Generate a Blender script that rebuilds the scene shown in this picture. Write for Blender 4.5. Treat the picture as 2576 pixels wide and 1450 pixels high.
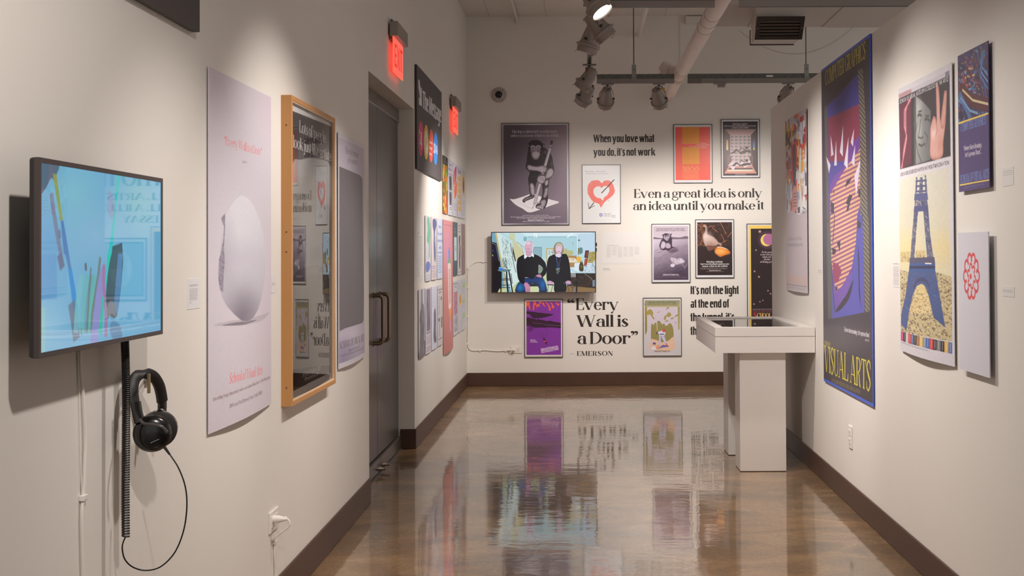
import bpy, math, random
import numpy as np
from mathutils import Vector, Matrix

for _o in list(bpy.data.objects):
    bpy.data.objects.remove(_o, do_unlink=True)
SC = bpy.context.scene
COL = SC.collection
R_ = math.radians

# ---------------------------------------------------------------- camera
F_PX = 3025.0                      # focal length in pixels of the 2576 x 1450 photograph
CAM_H = 1.418
PITCH, ROLL = R_(0.9), R_(0.28)
CAM_ROT = (Matrix.Rotation(R_(90) + PITCH, 3, 'X') @ Matrix.Rotation(-ROLL, 3, 'Z'))
_d = CAM_ROT.transposed() @ Vector((0, 1, 0))
PPX = 1460.0 - F_PX * _d.x / (-_d.z)
PPY = 632.0 + F_PX * _d.y / (-_d.z)
cam = bpy.data.objects.new('camera', bpy.data.cameras.new('camera'))
COL.objects.link(cam)
cam.location = (0, 0, CAM_H)
cam.rotation_euler = CAM_ROT.to_euler()
cam.data.sensor_width = 36.0
cam.data.lens = F_PX / 2576 * 36.0
cam.data.shift_x = -(PPX - 1288.0) / 2576
cam.data.shift_y = (PPY - 725.0) / 2576
cam.data.clip_start = 0.05
cam.data.clip_end = 100
SC.camera = cam

# ---------------------------------------------------------------- exposure, world, lights
SC.view_settings.view_transform = 'Standard'
SC.view_settings.look = 'None'
SC.view_settings.gamma = 1.0
SC.view_settings.use_curve_mapping = False
SC.view_settings.exposure = 0.08
SC.cycles.use_denoising = True
SC.cycles.max_bounces = 8
SC.cycles.diffuse_bounces = 4
SC.cycles.glossy_bounces = 4
SC.cycles.transparent_max_bounces = 12
SC.cycles.caustics_reflective = False
SC.cycles.caustics_refractive = False
SC.cycles.sample_clamp_indirect = 4.0

WARM = (1.0, 0.905, 0.835)
w = bpy.data.worlds.new('world'); SC.world = w
w.use_nodes = True
w.node_tree.nodes['Background'].inputs[0].default_value = (1.0, 0.955, 0.91, 1)
w.node_tree.nodes['Background'].inputs[1].default_value = 0.56

# room measures (metres)
XL, XR, YB = -1.20, 1.49, 12.69     # left wall, free-standing right wall, end wall
ZC = 3.905                          # ceiling
YN = -2.5                           # how far the room goes on behind the camera
TRK_X, TRK_Z = 0.08, 2.918          # long track
TRK_FAR, TRK_NEAR = 10.75, 7.39     # cross tracks

def spot(name, loc, target, power, size=70, blend=0.9, radius=0.045, color=WARM):
    l = bpy.data.lights.new(name, 'SPOT')
    l.energy = power * 1.62; l.spot_size = R_(size); l.spot_blend = blend
    l.shadow_soft_size = radius; l.color = color
    o = bpy.data.objects.new(name, l)
    COL.objects.link(o)
    o.location = loc
    d = Vector(target) - Vector(loc)
    o.rotation_euler = d.to_track_quat('-Z', 'Y').to_euler()
    return o

# lamps of the track that hang behind or above the picture (their cans are out of the frame)
spot('track_lamp_light', (0.05, 1.35, 2.72), (-1.2, 3.0, .95), 80, 78)
spot('track_lamp_light', (0.05, 3.30, 2.72), (-1.2, 3.7, .55), 50, 66)
spot('track_lamp_light', (0.05, 4.60, 2.72), (-1.2, 4.75, 1.0), 68, 76)
spot('track_lamp_light', (0.05, 5.75, 2.72), (-1.2, 5.95, .75), 62, 64)
spot('track_lamp_light', (0.10, 5.90, 2.72), (1.49, 5.1, .92), 88, 84)
spot('track_lamp_light', (0.10, 4.10, 2.72), (1.49, 4.2, .9), 26, 80)
spot('track_lamp_light', (0.10, 4.9, 2.72), (1.0, 7.6, .35), 120, 58)
# ---------------------------------------------------------------- picture-to-room measuring
def ray(px, py):
    return CAM_ROT @ Vector(((px - PPX) / F_PX, -(py - PPY) / F_PX, -1.0))
def onL(px, py, x=XL):             # a point of the left wall (or of a plane parallel to it)
    d = ray(px, py); t = x / d.x; return (d.y * t, CAM_H + d.z * t)
def onR(px, py, x=XR):
    d = ray(px, py); t = x / d.x; return (d.y * t, CAM_H + d.z * t)
def onB(px, py, y=YB):
    d = ray(px, py); t = y / d.y; return (d.x * t, CAM_H + d.z * t)

# ---------------------------------------------------------------- materials
def lin(c):
    c = np.asarray(c, dtype=float) / 255.0
    return np.where(c <= 0.04045, c / 12.92, ((c + 0.055) / 1.055) ** 2.4)
def to_srgb(v):
    v = np.clip(v, 0, 1)
    return np.where(v <= 0.0031308, v * 12.92, 1.055 * v ** (1 / 2.4) - 0.055)

MATS = {}
def mat(name, rgb=(200, 200, 200), rough=0.5, metal=0.0, noise=0.0, nscale=30, bump=0.0, bscale=80,
        coat=0.0, emit=None, estr=1.0, spec=0.5, stretch=(1, 1, 1)):
    if name in MATS: return MATS[name]
    m = bpy.data.materials.new(name); m.use_nodes = True
    nt = m.node_tree; b = nt.nodes['Principled BSDF']
    c = lin(rgb)
    b.inputs['Base Color'].default_value = (*c, 1)
    b.inputs['Roughness'].default_value = rough
    b.inputs['Metallic'].default_value = metal
    b.inputs['Coat Weight'].default_value = coat
    b.inputs['Specular IOR Level'].default_value = spec
    tc = nt.nodes.new('ShaderNodeTexCoord'); mp = nt.nodes.new('ShaderNodeMapping')
    nt.links.new(tc.outputs['Object'], mp.inputs['Vector'])
    mp.inputs['Scale'].default_value = stretch
    n = nt.nodes.new('ShaderNodeTexNoise'); n.inputs['Scale'].default_value = nscale
    n.inputs['Detail'].default_value = 4
    nt.links.new(mp.outputs['Vector'], n.inputs['Vector'])
    mx = nt.nodes.new('ShaderNodeMix'); mx.data_type = 'RGBA'
    k = max(noise, 0.02)
    mx.inputs['A'].default_value = (*(c * (1 - k)), 1)
    mx.inputs['B'].default_value = (*np.clip(c * (1 + k), 0, 1), 1)
    nt.links.new(n.outputs['Fac'], mx.inputs['Factor'])
    nt.links.new(mx.outputs['Result'], b.inputs['Base Color'])
    if bump:
        n2 = nt.nodes.new('ShaderNodeTexNoise'); n2.inputs['Scale'].default_value = bscale
        n2.inputs['Detail'].default_value = 5
        nt.links.new(mp.outputs['Vector'], n2.inputs['Vector'])
        bp = nt.nodes.new('ShaderNodeBump'); bp.inputs['Strength'].default_value = bump
        bp.inputs['Distance'].default_value = 0.002
        nt.links.new(n2.outputs['Fac'], bp.inputs['Height'])
        nt.links.new(bp.outputs['Normal'], b.inputs['Normal'])
    if emit is not None:
        b.inputs['Emission Color'].default_value = (*lin(emit), 1)
        b.inputs['Emission Strength'].default_value = estr
    MATS[name] = m
    return m

def glass_mat(name, tint=(1, 1, 1), rough=0.0, ior=1.5):
    m = bpy.data.materials.new(name); m.use_nodes = True
    nt = m.node_tree; nt.nodes.clear()
    out = nt.nodes.new('ShaderNodeOutputMaterial')
    tr = nt.nodes.new('ShaderNodeBsdfTransparent'); tr.inputs[0].default_value = (*tint, 1)
    gl = nt.nodes.new('ShaderNodeBsdfGlossy'); gl.inputs['Roughness'].default_value = rough
    fr = nt.nodes.new('ShaderNodeFresnel'); fr.inputs['IOR'].default_value = ior
    mx = nt.nodes.new('ShaderNodeMixShader')
    nt.links.new(fr.outputs[0], mx.inputs[0]); nt.links.new(tr.outputs[0], mx.inputs[1])
    nt.links.new(gl.outputs[0], mx.inputs[2]); nt.links.new(mx.outputs[0], out.inputs[0])
    return m

# ---------------------------------------------------------------- meshes
class MB:
    def __init__(s): s.v = []; s.f = []; s.uv = []; s.sm = []
    def add(s, vs, fs, uvs=None, smooth=False):
        n = len(s.v); s.v += [tuple(p) for p in vs]
        for i, f in enumerate(fs):
            s.f.append([n + k for k in f]); s.sm.append(smooth)
            s.uv.append(uvs[i] if uvs else None)
        return s
    def box(s, a, b):
        x0, x1 = sorted((a[0], b[0])); y0, y1 = sorted((a[1], b[1])); z0, z1 = sorted((a[2], b[2]))
        vs = [(x0, y0, z0), (x1, y0, z0), (x1, y1, z0), (x0, y1, z0), (x0, y0, z1), (x1, y0, z1), (x1, y1, z1), (x0, y1, z1)]
        return s.add(vs, [(0, 3, 2, 1), (4, 5, 6, 7), (0, 1, 5, 4), (1, 2, 6, 5), (2, 3, 7, 6), (3, 0, 4, 7)])
    def lathe(s, p0, axis, prof, n=24, smooth=True, closed=True):
        ax = Vector(axis).normalized()
        u = ax.orthogonal().normalized(); v = ax.cross(u)
        vs = []
        for (t, r) in prof:
            for k in range(n):
                a = 2 * math.pi * k / n
                vs.append(Vector(p0) + ax * t + (u * math.cos(a) + v * math.sin(a)) * r)
        fs = []
        for i in range(len(prof) - 1):
            for k in range(n):
                k2 = (k + 1) % n
                fs.append((i * n + k, i * n + k2, (i + 1) * n + k2, (i + 1) * n + k))
        s.add(vs, fs, smooth=smooth)
        if closed:
            m = len(s.v) - len(vs)
            s.f.append([m + k for k in range(n)][::-1]); s.sm.append(False); s.uv.append(None)
            m2 = m + (len(prof) - 1) * n
            s.f.append([m2 + k for k in range(n)]); s.sm.append(False); s.uv.append(None)
        return s
    def cyl(s, p0, p1, r, n=16, r1=None):
        d = Vector(p1) - Vector(p0)
        return s.lathe(p0, d, [(0, r), (d.length, r if r1 is None else r1)], n)
    def tube(s, pts, r, n=8, caps=True):
        pts = [Vector(p) for p in pts]
        m = len(pts); vs = []
        t0 = (pts[1] - pts[0]).normalized(); u = t0.orthogonal().normalized()
        for i, p in enumerate(pts):
            t = (pts[min(i + 1, m - 1)] - pts[max(i - 1, 0)]).normalized()
            u = (u - t * u.dot(t))
            u = u.normalized() if u.length > 1e-6 else t.orthogonal().normalized()
            v = t.cross(u)
            rr = r[i] if isinstance(r, (list, tuple)) else r
            for k in range(n):
                a = 2 * math.pi * k / n
                vs.append(p + (u * math.cos(a) + v * math.sin(a)) * rr)
        fs = [(i * n + k, i * n + (k + 1) % n, (i + 1) * n + (k + 1) % n, (i + 1) * n + k) for i in range(m - 1) for k in range(n)]
        s.add(vs, fs, smooth=True)
        if caps:
            b = len(s.v) - len(vs)
            s.f.append([b + k for k in range(n)][::-1]); s.sm.append(False); s.uv.append(None)
            s.f.append([b + (m - 1) * n + k for k in range(n)]); s.sm.append(False); s.uv.append(None)
        return s
    def frame(s, rect, w, d0, d1, P):
        """four mitred bars round rect=(u0,v0,u1,v1); w = bar width, d0..d1 = depth; P(u,v,d) -> world"""
        u0, v0, u1, v1 = rect
        o = [(u0, v0), (u1, v0), (u1, v1), (u0, v1)]
        i = [(u0 + w, v0 + w), (u1 - w, v0 + w), (u1 - w, v1 - w), (u0 + w, v1 - w)]
        vs = [P(*p, d) for d in (d0, d1) for p in o] + [P(*p, d) for d in (d0, d1) for p in i]
        fs = []
        for k in range(4):
            j = (k + 1) % 4
            fs += [(k, j, 4 + j, 4 + k), (8 + k, 12 + k, 12 + j, 8 + j), (4 + k, 4 + j, 12 + j, 12 + k), (k, 8 + k, 8 + j, j)]
        return s.add(vs, fs)
    def build(s, name, m, parent=None, bevel=0.0, solid=0.0, label=None):
        off = Vector(parent['_w']) if parent is not None and '_w' in parent else Vector((0, 0, 0))
        me = bpy.data.meshes.new(name)
        me.from_pydata([tuple(Vector(p) - off) for p in s.v], [], s.f)
        me.polygons.foreach_set('use_smooth', s.sm)
        if any(u is not None for u in s.uv):
            ul = me.uv_layers.new(name='UVMap')
            for p, u in zip(me.polygons, s.uv):
                if u is not None:
                    for li, c in zip(p.loop_indices, u): ul.data[li].uv = c
        me.materials.append(m)
        me.validate()
        if any(s.sm): me.set_sharp_from_angle(angle=R_(38))
        o = bpy.data.objects.new(name, me); COL.objects.link(o)
        if parent is not None: o.parent = parent
        if parent is not None and '_w' in parent: o['_w'] = tuple(off)
        if bevel:
            md = o.modifiers.new('bevel', 'BEVEL'); md.width = bevel; md.segments = 2; md.limit_method = 'ANGLE'
        if solid:
            md = o.modifiers.new('solid', 'SOLIDIFY'); md.thickness = solid; md.offset = -1
        if label: o['label'] = label
        return o

def thing(name, label, cat, loc=(0, 0, 0), group=None):
    o = bpy.data.objects.new(name, None); COL.objects.link(o)
    o.location = loc; o['label'] = label; o['category'] = cat; o['_w'] = tuple(float(c) for c in loc)
    o.empty_display_size = 0.05
    if group: o['group'] = group
    return o
def tag(o, label, cat, group=None):
    o['label'] = label; o['category'] = cat
    if group: o['group'] = group
    return o
def struct(o): o['kind'] = 'structure'; return o
def shift_origin(o, loc):
    """put the origin of a one-mesh thing where it stands"""
    loc = Vector(loc); o.data.transform(Matrix.Translation(-loc)); o.location = loc; return o

def PL(u, v, d): return (XL + d, u, v)       # left wall:  u = along the room, v = height, d = off the wall
def PR(u, v, d): return (XR - d, u, v)
def PB(u, v, d): return (u, YB - d, v)
# ---------------------------------------------------------------- lettering, drawn from strokes
class Face:
    def __init__(s, S=.16, H=.03, ser=.07, xh=.68, e=2.0, sl=0.0, gap=.05, bw=1.0):
        s.S, s.H, s.ser, s.xh, s.e, s.sl, s.gap, s.bw = S, H, ser, xh, e, sl, gap, bw; s.cache = {}
DIDOT = Face(S=.185, H=.035, ser=.055, xh=.69, gap=.012, bw=1.16)
DIDOTB = Face(S=.21, H=.055, ser=.05, xh=.71, gap=.02, bw=1.12)
DIDOTL = Face(S=.135, H=.04, ser=.045, xh=.68, gap=.015, bw=1.1)
GROT = Face(S=.225, H=.15, ser=0, xh=.77, e=3.4, gap=.05, bw=.94)
SANS = Face(S=.15, H=.13, ser=0, xh=.72, e=2.3, gap=.06)
SANSL = Face(S=.10, H=.09, ser=0, xh=.70, e=2.2, gap=.07)
ITAL = Face(S=.15, H=.05, ser=.05, xh=.68, sl=.25)

def glyph(ch, F):
    if ch in F.cache: return F.cache[ch]
    S, H, ser, xh, e, bw = F.S, F.H, F.ser, F.xh, F.e, F.bw
    out = []
    def R(x0, y0, x1, y1): out.append(('p', [(x0, y0), (x1, y0), (x1, y1), (x0, y1)]))
    def P(*pts): out.append(('p', list(pts)))
    def strip(o, i): out.append(('s', o, i))
    def el(cx, cy, rx, ry, a):
        c, q = math.cos(a), math.sin(a)
        return (cx + rx * math.copysign(abs(c) ** (2 / e), c), cy + ry * math.copysign(abs(q) ** (2 / e), q))
    def ring(x0, y0, x1, y1, a0=0, a1=360, tw=None, th=None, n=None):
        tw = S if tw is None else tw; th = H if th is None else th
        cx, cy, rx, ry = (x0 + x1) / 2, (y0 + y1) / 2, (x1 - x0) / 2, (y1 - y0) / 2
        n = n or max(6, int(abs(a1 - a0) / 12))
        A = [R_(a0 + (a1 - a0) * k / n) for k in range(n + 1)]
        strip([el(cx, cy, rx, ry, a) for a in A], [el(cx, cy, max(rx - tw, .01), max(ry - th, .01), a) for a in A])
    def ball(cx, cy, r):
        out.append(('p', [(cx + r * math.cos(k * math.pi / 6), cy + r * math.sin(k * math.pi / 6)) for k in range(12)]))
    def stroke(pts, wd):
        P0 = [Vector(p).to_2d() for p in pts]; m = len(P0); res = []; ws = []
        for i in range(m - 1):
            a, b, c, d = P0[max(i - 1, 0)], P0[i], P0[i + 1], P0[min(i + 2, m - 1)]
            for k in range(5):
                t = k / 5
                res.append(0.5 * ((2 * b) + (c - a) * t + (2 * a - 5 * b + 4 * c - d) * t * t + (3 * b - a - 3 * c + d) * t ** 3))
                ws.append(wd[i] * (1 - t) + wd[i + 1] * t)
        res.append(P0[-1]); ws.append(wd[-1])
        o, i_ = [], []
        for k, p in enumerate(res):
            t = (res[min(k + 1, len(res) - 1)] - res[max(k - 1, 0)])
            t = t.normalized() if t.length > 0 else Vector((1, 0))
            nn = Vector((-t.y, t.x)) * ws[k] / 2
            o.append(tuple(p + nn)); i_.append(tuple(p - nn))
        strip(o, i_)
    def diag(x0, y0, x1, y1, wd): P((x0 - wd / 2, y0), (x0 + wd / 2, y0), (x1 + wd / 2, y1), (x1 - wd / 2, y1))
    def foot(x, y, w0=None):      # serif bar centred on x
        if ser:
            k = S / 2 + ser if w0 is None else w0
            R(x - k, min(y, y + (H if y <= 0 else -H)), x + k, max(y, y + (H if y <= 0 else -H)))
    def stem(x, y0, y1, bot=True, top=None):
        R(x, y0, x + S, y1)
        if ser and bot: R(x - ser, y0, x + S + ser, y0 + H)
        if ser and top == 'l': P((x - ser, y1 - H * 1.6), (x, y1 - H * 1.6), (x, y1), (x - ser, y1 - H * .6))
        if ser and top == 'f': R(x - ser, y1 - H, x + S + ser, y1)
    o = ser; B = .36 * bw; asc = 1.03; W = 0
    low = 'abcdefghijklmnopqrstuvwxyz'
    ow = .60 * bw                    # width of an o
    sw = S
    if ch in 'nhmu':
        x0 = o; x1 = o + .38 * bw
        if ch == 'u':
            stem(x0, .2, xh, False, 'l'); stem(x1, 0, xh, False, 'l'); R(x1 + S, 0, x1 + S + ser, H)
            ring(x0, 0 - .01, x1 + S * .7, .44, 180, 360, S, H if ser else H); W = x1 + S + o
        else:
            stem(x0, 0, asc if ch == 'h' else xh, True, 'l')
            ring(x0 + S * .3, xh - .44, x1 + S, xh + .01, 0, 180, S, max(H, .05))
            stem(x1, 0, xh - .215, True); W = x1 + S + o
            if ch == 'm':
                x2 = x1 + .38 * bw
                ring(x1 + S * .3, xh - .44, x2 + S, xh + .01, 0, 180, S, max(H, .05)); stem(x2, 0, xh - .215, True); W = x2 + S + o
    elif ch == 'o': ring(0, -.01, ow, xh + .01); W = ow
    elif ch == 'c':
        ring(0, -.01, ow * .95, xh + .01, 42, 320)
        if ser: ball(ow * .78, xh * .76, S * .5)
        W = ow * .86
    elif ch == 'e': ring(0, -.01, ow * .98, xh + .01, 0, 322); R(S * .6, xh * .52, ow * .98 - .01, xh * .52 + max(H, .03)); W = ow * .95
    elif ch in 'dq':
        x = ow * .98 - S
        ring(0, -.01, ow, xh + .01, 60, 300)
        ring(0, -.01, ow, xh + .01, -60, 60, H, H)
        if ch == 'd': stem(x, 0, asc, False, 'l'); R(x + S, 0, x + S + ser, H)
        else: stem(x, -.3, xh, True, None)
        W = x + S + o
    elif ch in 'bp':
        if ch == 'b': stem(o, 0, asc, False, 'l')
        else: stem(o, -.3, xh, True, 'l')
        ring(o, -.01, o + ow, xh + .01, -120, 120); ring(o, -.01, o + ow, xh + .01, 120, 240, H, H); W = o + ow
    elif ch == 'a':
        x = .36 * bw
        R(x, .06 if ser else 0, x + S, xh * .72); ring(x - .30 * bw, xh - .36, x + S, xh + .01, 0, 165, S, max(H, .04))
        if ser: ball(x - .25 * bw, xh * .76, S * .46); P((x, 0), (x + S + ser, 0), (x + S + ser, H), (x + S, .1), (x, .1))
        ring(0, -.01, x + S * .9, xh * .62, 80, 300, S, H); ring(0, -.01, x + S * .9, xh * .62, -60, 80, H, H); W = x + S + o * .8
    elif ch == 'g':
        if ser:
            ring(.02, xh * .32, ow * .86, xh + .01, 0, 360, S * .85, H)
            ring(-.02, -.33, ow * .98, .1, 0, 360, S * .6, max(H * 1.6, .05)); stroke([(.12, xh * .36), (.06, .2), (.2, .1), (.42 * bw, .08)], [.04, .08, .12, .1])
            stroke([(ow * .7, xh * .9), (ow * .85, xh * .99), (ow * .98, xh * .94)], [.03, .04, .09]); W = ow * .98
        else:
            x = ow * .98 - S; ring(0, .0, ow, xh + .01, 40, 320); R(x, -.12, x + S, xh); ring(.02, -.32, x + S, .15, 200, 360, S, H); W = x + S
    elif ch in 'il':
        stem(o, 0, xh if ch == 'i' else asc, True, 'l'); W = o + S + o
        if ch == 'i':
            ball(o + S / 2, xh + .22, S * .6) if ser else R(o, xh + .1, o + S, xh + .25)
    elif ch == 'j': stem(o + .08, -.15, xh, False, 'l'); ring(-.12, -.32, o + .08 + S, .02, 200, 360, S, H); ball(o + .08 + S / 2, xh + .22, S * .55); W = o + .08 + S
    elif ch == 'r':
        stem(o, 0, xh, True, 'l')
        ring(o + S * .4, xh - .36, o + S + .36 * bw, xh + .01, 50, 170, S * .8, max(H, .05))
        if ser: ball(o + S + .23 * bw, xh - .11, S * .5)
        W = o + S + .30 * bw
    elif ch in 'tf':
        x = o + .04
        if ch == 't':
            R(x, .12, x + S, xh + (.16 if ser else .22)); ring(x, -.01, x + .40 * bw, .3, 180, 290, S, max(H, .04)); W = x + .30 * bw
        else:
            R(x, 0, x + S, asc - .18); foot(x + S / 2, 0); ring(x, asc - .4, x + .44 * bw, asc + .01, 55, 180, S, max(H, .04))
            if ser: ball(x + .33 * bw, asc - .12, S * .5)
            W = x + .34 * bw
        R(x - .07, xh - max(H, .04), x + .24 * bw, xh)
    elif ch == 'k':
        stem(o, 0, asc, True, 'l'); diag(o + S + .02, xh * .38, o + S + .32 * bw, xh, max(H, .04) * 1.3); diag(o + S + .36 * bw, 0, o + S + .13 * bw, xh * .55, S * 1.15)
        if ser: foot(o + S + .36 * bw, 0, S * .6 + .05); foot(o + S + .3 * bw, xh, .1)
        W = o + S + .42 * bw + o * .5
    elif ch in 'vwyx':
        t = max(H, .035); k = .25 * bw
        if ch == 'v' or ch == 'y':
            diag(.1 + k, 0, .1, xh, S * 1.05); diag(.1 + k, 0, .1 + 2 * k, xh, t * 1.3)
            if ser: foot(.1, xh, .15); foot(.1 + 2 * k, xh, .1)
            if ch == 'y': diag(.1 + k - .12, -.24, .1 + k + .0, .02, t * 1.6); ball(.02 + k - .1, -.24, .075) if ser else R(k - .14, -.3, k + .03, -.18)
            W = 2 * k + .2
        elif ch == 'w':
            k = .2 * bw
            for q in (0, 2 * k): diag(.1 + k + q, 0, .1 + q, xh, S * .95); diag(.1 + k + q, 0, .1 + 2 * k + q, xh, t * 1.4)
            if ser: foot(.1, xh, .14); foot(.1 + 2 * k, xh, .12); foot(.1 + 4 * k, xh, .09)
            W = 4 * k + .2
        else:
            diag(.1 + 2 * k, 0, .1, xh, S * 1.1); diag(.08, 0, .08 + 2 * k, xh, t * 1.3)
            if ser: foot(.1, xh, .13); foot(.1 + 2 * k, xh, .1); foot(.08, 0, .1); foot(.1 + 2 * k, 0, .13)
            W = 2 * k + .22
    elif ch == 'z':
        t = max(H, .06); R(0, xh - t, .42 * bw, xh); R(0, 0, .44 * bw, t); diag(.08, 0, .36 * bw, xh, S); W = .46 * bw
    elif ch in 's':
        a = .42 * bw; stroke([(a * .88, xh * .80), (a * .55, xh - .01), (a * .2, xh * .76), (a * .5, xh * .5), (a * .85, xh * .25), (a * .45, .01), (a * .08, xh * .2)],
               [S * .5, H * 1.2, S * .8, S * 1.1, S * .85, H * 1.2, S * .5]); W = a
    elif ch == 'I': stem(o, 0, 1, True, 'f'); W = S + 2 * o
    elif ch in 'EFL':
        stem(o, 0, 1, True, 'f' if ch == 'L' else 'l'); r = o + .52 * bw; t = max(H, .035)
        if ch in 'EF':
            R(o, 1 - t, r, 1); P((r - .04, 1 - .22), (r, 1 - .26), (r, 1), (r - .12, 1)) if ser else 0
            R(o + S, .5 - t / 2, r - .1, .5 + t / 2)
            if ser: R(r - .13, .40, r - .1, .60)
        if ch in 'EL':
            R(o, 0, r + .02, t); P((r - .02, .25), (r + .03, .30), (r + .02, 0), (r - .12, 0)) if ser else 0
        W = r + .03
    elif ch in 'TJ':
        if ch == 'T':
            c = .31 * bw; t = max(H, .035); R(0, 1 - t, 2 * c, 1); R(c - S / 2, 0, c + S / 2, 1); foot(c, 0)
            if ser: P((0, .74), (.03, .77), (.1, 1), (0, 1)); P((2 * c, .74), (2 * c - .03, .77), (2 * c - .1, 1), (2 * c, 1))
            W = 2 * c
        else: R(.22, .1, .22 + S, 1); ring(-.05, -.01, .22 + S, .4, 190, 360, S, H); W = .24 + S
    elif ch in 'HMNUK':
        x1 = o + .50 * bw
        if ch == 'H': stem(o, 0, 1, True, 'f'); stem(x1, 0, 1, True, 'f'); R(o, .5 - max(H, .04) / 2, x1, .5 + max(H, .04) / 2); W = x1 + S + o
        if ch == 'U':
            R(o, .25, o + S, 1); R(x1 + S * .35, .25, x1 + S * .35 + max(H, .04), 1); foot(o + S / 2, 1); foot(x1 + S * .5, 1, .1)
            ring(o, -.01, x1 + S * .35 + max(H, .04), .56, 180, 360, (S + H) / 2, max(H, .05)); W = x1 + S + o * .4
        if ch == 'N':
            t = max(H, .045); R(o, 0, o + t, 1); R(x1 + .08, 0, x1 + .08 + t, 1); diag(x1 + .05, 0, o + S * .4, 1, S * 1.1); foot(o + t / 2, 0, .1); foot(x1 + .1, 1, .1); W = x1 + .1 + t + o
        if ch == 'M':
            t = max(H, .05); x2 = x1 + .16 * bw; R(o, 0, o + t, 1); R(x2, 0, x2 + S, 1); c = (o + x2) / 2 + .03
            diag(c, 0, o + S * .45, 1, S * 1.05); diag(c, 0, x2 + S * .1, 1, t * 1.2); foot(o + t / 2, 0, .1); foot(x2 + S / 2, 0); foot(x2 + S / 2, 1); W = x2 + S + o
        if ch == 'K':
            stem(o, 0, 1, True, 'f'); diag(o + S, .36, o + S + .36 * bw, 1, max(H, .04) * 1.3); diag(o + S + .4 * bw, 0, o + S + .14 * bw, .6, S * 1.1); foot(o + S + .4 * bw, 0, .14); W = o + S + .46 * bw
    elif ch in 'PRBD':
        stem(o, 0, 1, True, 'l'); r = o + .55 * bw; t = max(H, .035)
        if ch in 'PR':
            ring(o + S - .28, .46, r, 1, -90, 90, S, t); W = r
            R(o, 1 - t, o + S + .02, 1)
            if ch == 'R': stroke([(o + S + .1, .48), (o + S + .22 * bw, .38), (o + S + .30 * bw, .08), (o + S + .42 * bw, .02)], [t * 1.5, S * .8, S, H * 1.5]); W = r + .08
        elif ch == 'B': ring(o + S - .28, .52, r - .02, 1, -90, 90, S, t); ring(o + S - .28, 0, r + .04, .55, -90, 90, S, t); W = r + .04
        else: ring(o - .32 * bw, 0, r + .16 * bw, 1, -90, 90, S, t); W = r + .16 * bw; R(o, 0, o + .25, t); R(o, 1 - t, o + .25, 1)
    elif ch in 'OQCG':
        w_ = .84 * bw
        if ch in 'OQ': ring(0, -.01, w_, 1.01)
        else: ring(0, -.01, w_, 1.01, 38, 322)
        if ch in 'CG' and ser: P((w_ * .82, .66), (w_ * .87, .68), (w_ * .87, .97), (w_ * .84, .95))
        if ch == 'G': R(w_ * .72, .0 + .06, w_ * .72 + S * .9, .42); foot(w_ * .75 + S * .3, .42, .14); W = w_ * .72 + S + .04
        elif ch == 'Q': diag(w_ * .9, -.16, w_ * .55, .2, S * .8); W = w_
        else: W = w_ if ch == 'O' else w_ * .9
    elif ch == 'S':
        a = .56 * bw; stroke([(a * .9, .74), (a * .8, .93), (a * .45, .99), (a * .14, .78), (a * .45, .54), (a * .88, .27), (a * .5, .01), (a * .12, .1), (a * .06, .30)],
               [H, H * 1.5, H * 1.5, S * .9, S * 1.15, S * .95, H * 1.5, H * 1.3, H]); W = a
        if ser: R(a * .86, .70, a * .90, .98); R(a * .04, .02, a * .08, .30)
    elif ch in 'AVWXYZ':
        t = max(H, .045)
        if ch == 'A':
            k = .32 * bw; diag(.1, 0, .1 + k, 1, t); diag(.1 + 2 * k, 0, .1 + k, 1, S * 1.1); R(.1 + k * .35, .30, .1 + k * 1.6, .30 + t * .8); foot(.1, 0, .1); foot(.1 + 2 * k, 0, .15); W = 2 * k + .22
        if ch == 'V': k = .31 * bw; diag(.1 + k, 0, .1, 1, S * 1.1); diag(.1 + k, 0, .1 + 2 * k, 1, t); foot(.1, 1, .16); foot(.1 + 2 * k, 1, .1); W = 2 * k + .18
        if ch == 'W':
            k = .25 * bw
            for q in (0, 2 * k): diag(.1 + k + q, 0, .1 + q, 1, S * 1.05); diag(.1 + k + q, 0, .1 + 2 * k + q, 1, t)
            foot(.1, 1, .15); foot(.1 + 2 * k, 1, .14); foot(.1 + 4 * k, 1, .1); W = 4 * k + .2
        if ch == 'X': k = .3 * bw; diag(.1 + 2 * k, 0, .1, 1, S * 1.1); diag(.1, 0, .1 + 2 * k, 1, t); foot(.1, 1, .15); foot(.1, 0, .1); foot(.1 + 2 * k, 1, .1); foot(.1 + 2 * k, 0, .15); W = 2 * k + .2
        if ch == 'Y': k = .28 * bw; diag(.1 + k, .42, .1, 1, S * 1.05); diag(.1 + k, .42, .1 + 2 * k, 1, t); R(.1 + k - S / 2, 0, .1 + k + S / 2, .45); foot(.1, 1, .15); foot(.1 + 2 * k, 1, .1); foot(.1 + k, 0); W = 2 * k + .2
        if ch == 'Z': R(0, 1 - t, .55 * bw, 1); R(0, 0, .57 * bw, t); diag(.1, 0, .48 * bw, 1, S * 1.1); W = .58 * bw
    elif ch in '.,':
        ball(.09, .07, .085) if ser else R(.02, 0, .02 + S, .15)
        if ch == ',': stroke([(.14, .06), (.13, -.08), (.04, -.18)], [.08, .06, .02])
        W = .18
    elif ch in "'\u2019\u201c\u201d":
        for q in ((0, .17) if ch in '\u201c\u201d' else (0,)):
            if ch == '\u201c': ball(.08 + q, .76, .085); stroke([(.02 + q, .77), (.04 + q, .9), (.13 + q, .99)], [.06, .06, .02])
            else: ball(.08 + q, .91, .085); stroke([(.14 + q, .9), (.13 + q, .77), (.03 + q, .67)], [.06, .06, .02])
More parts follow.
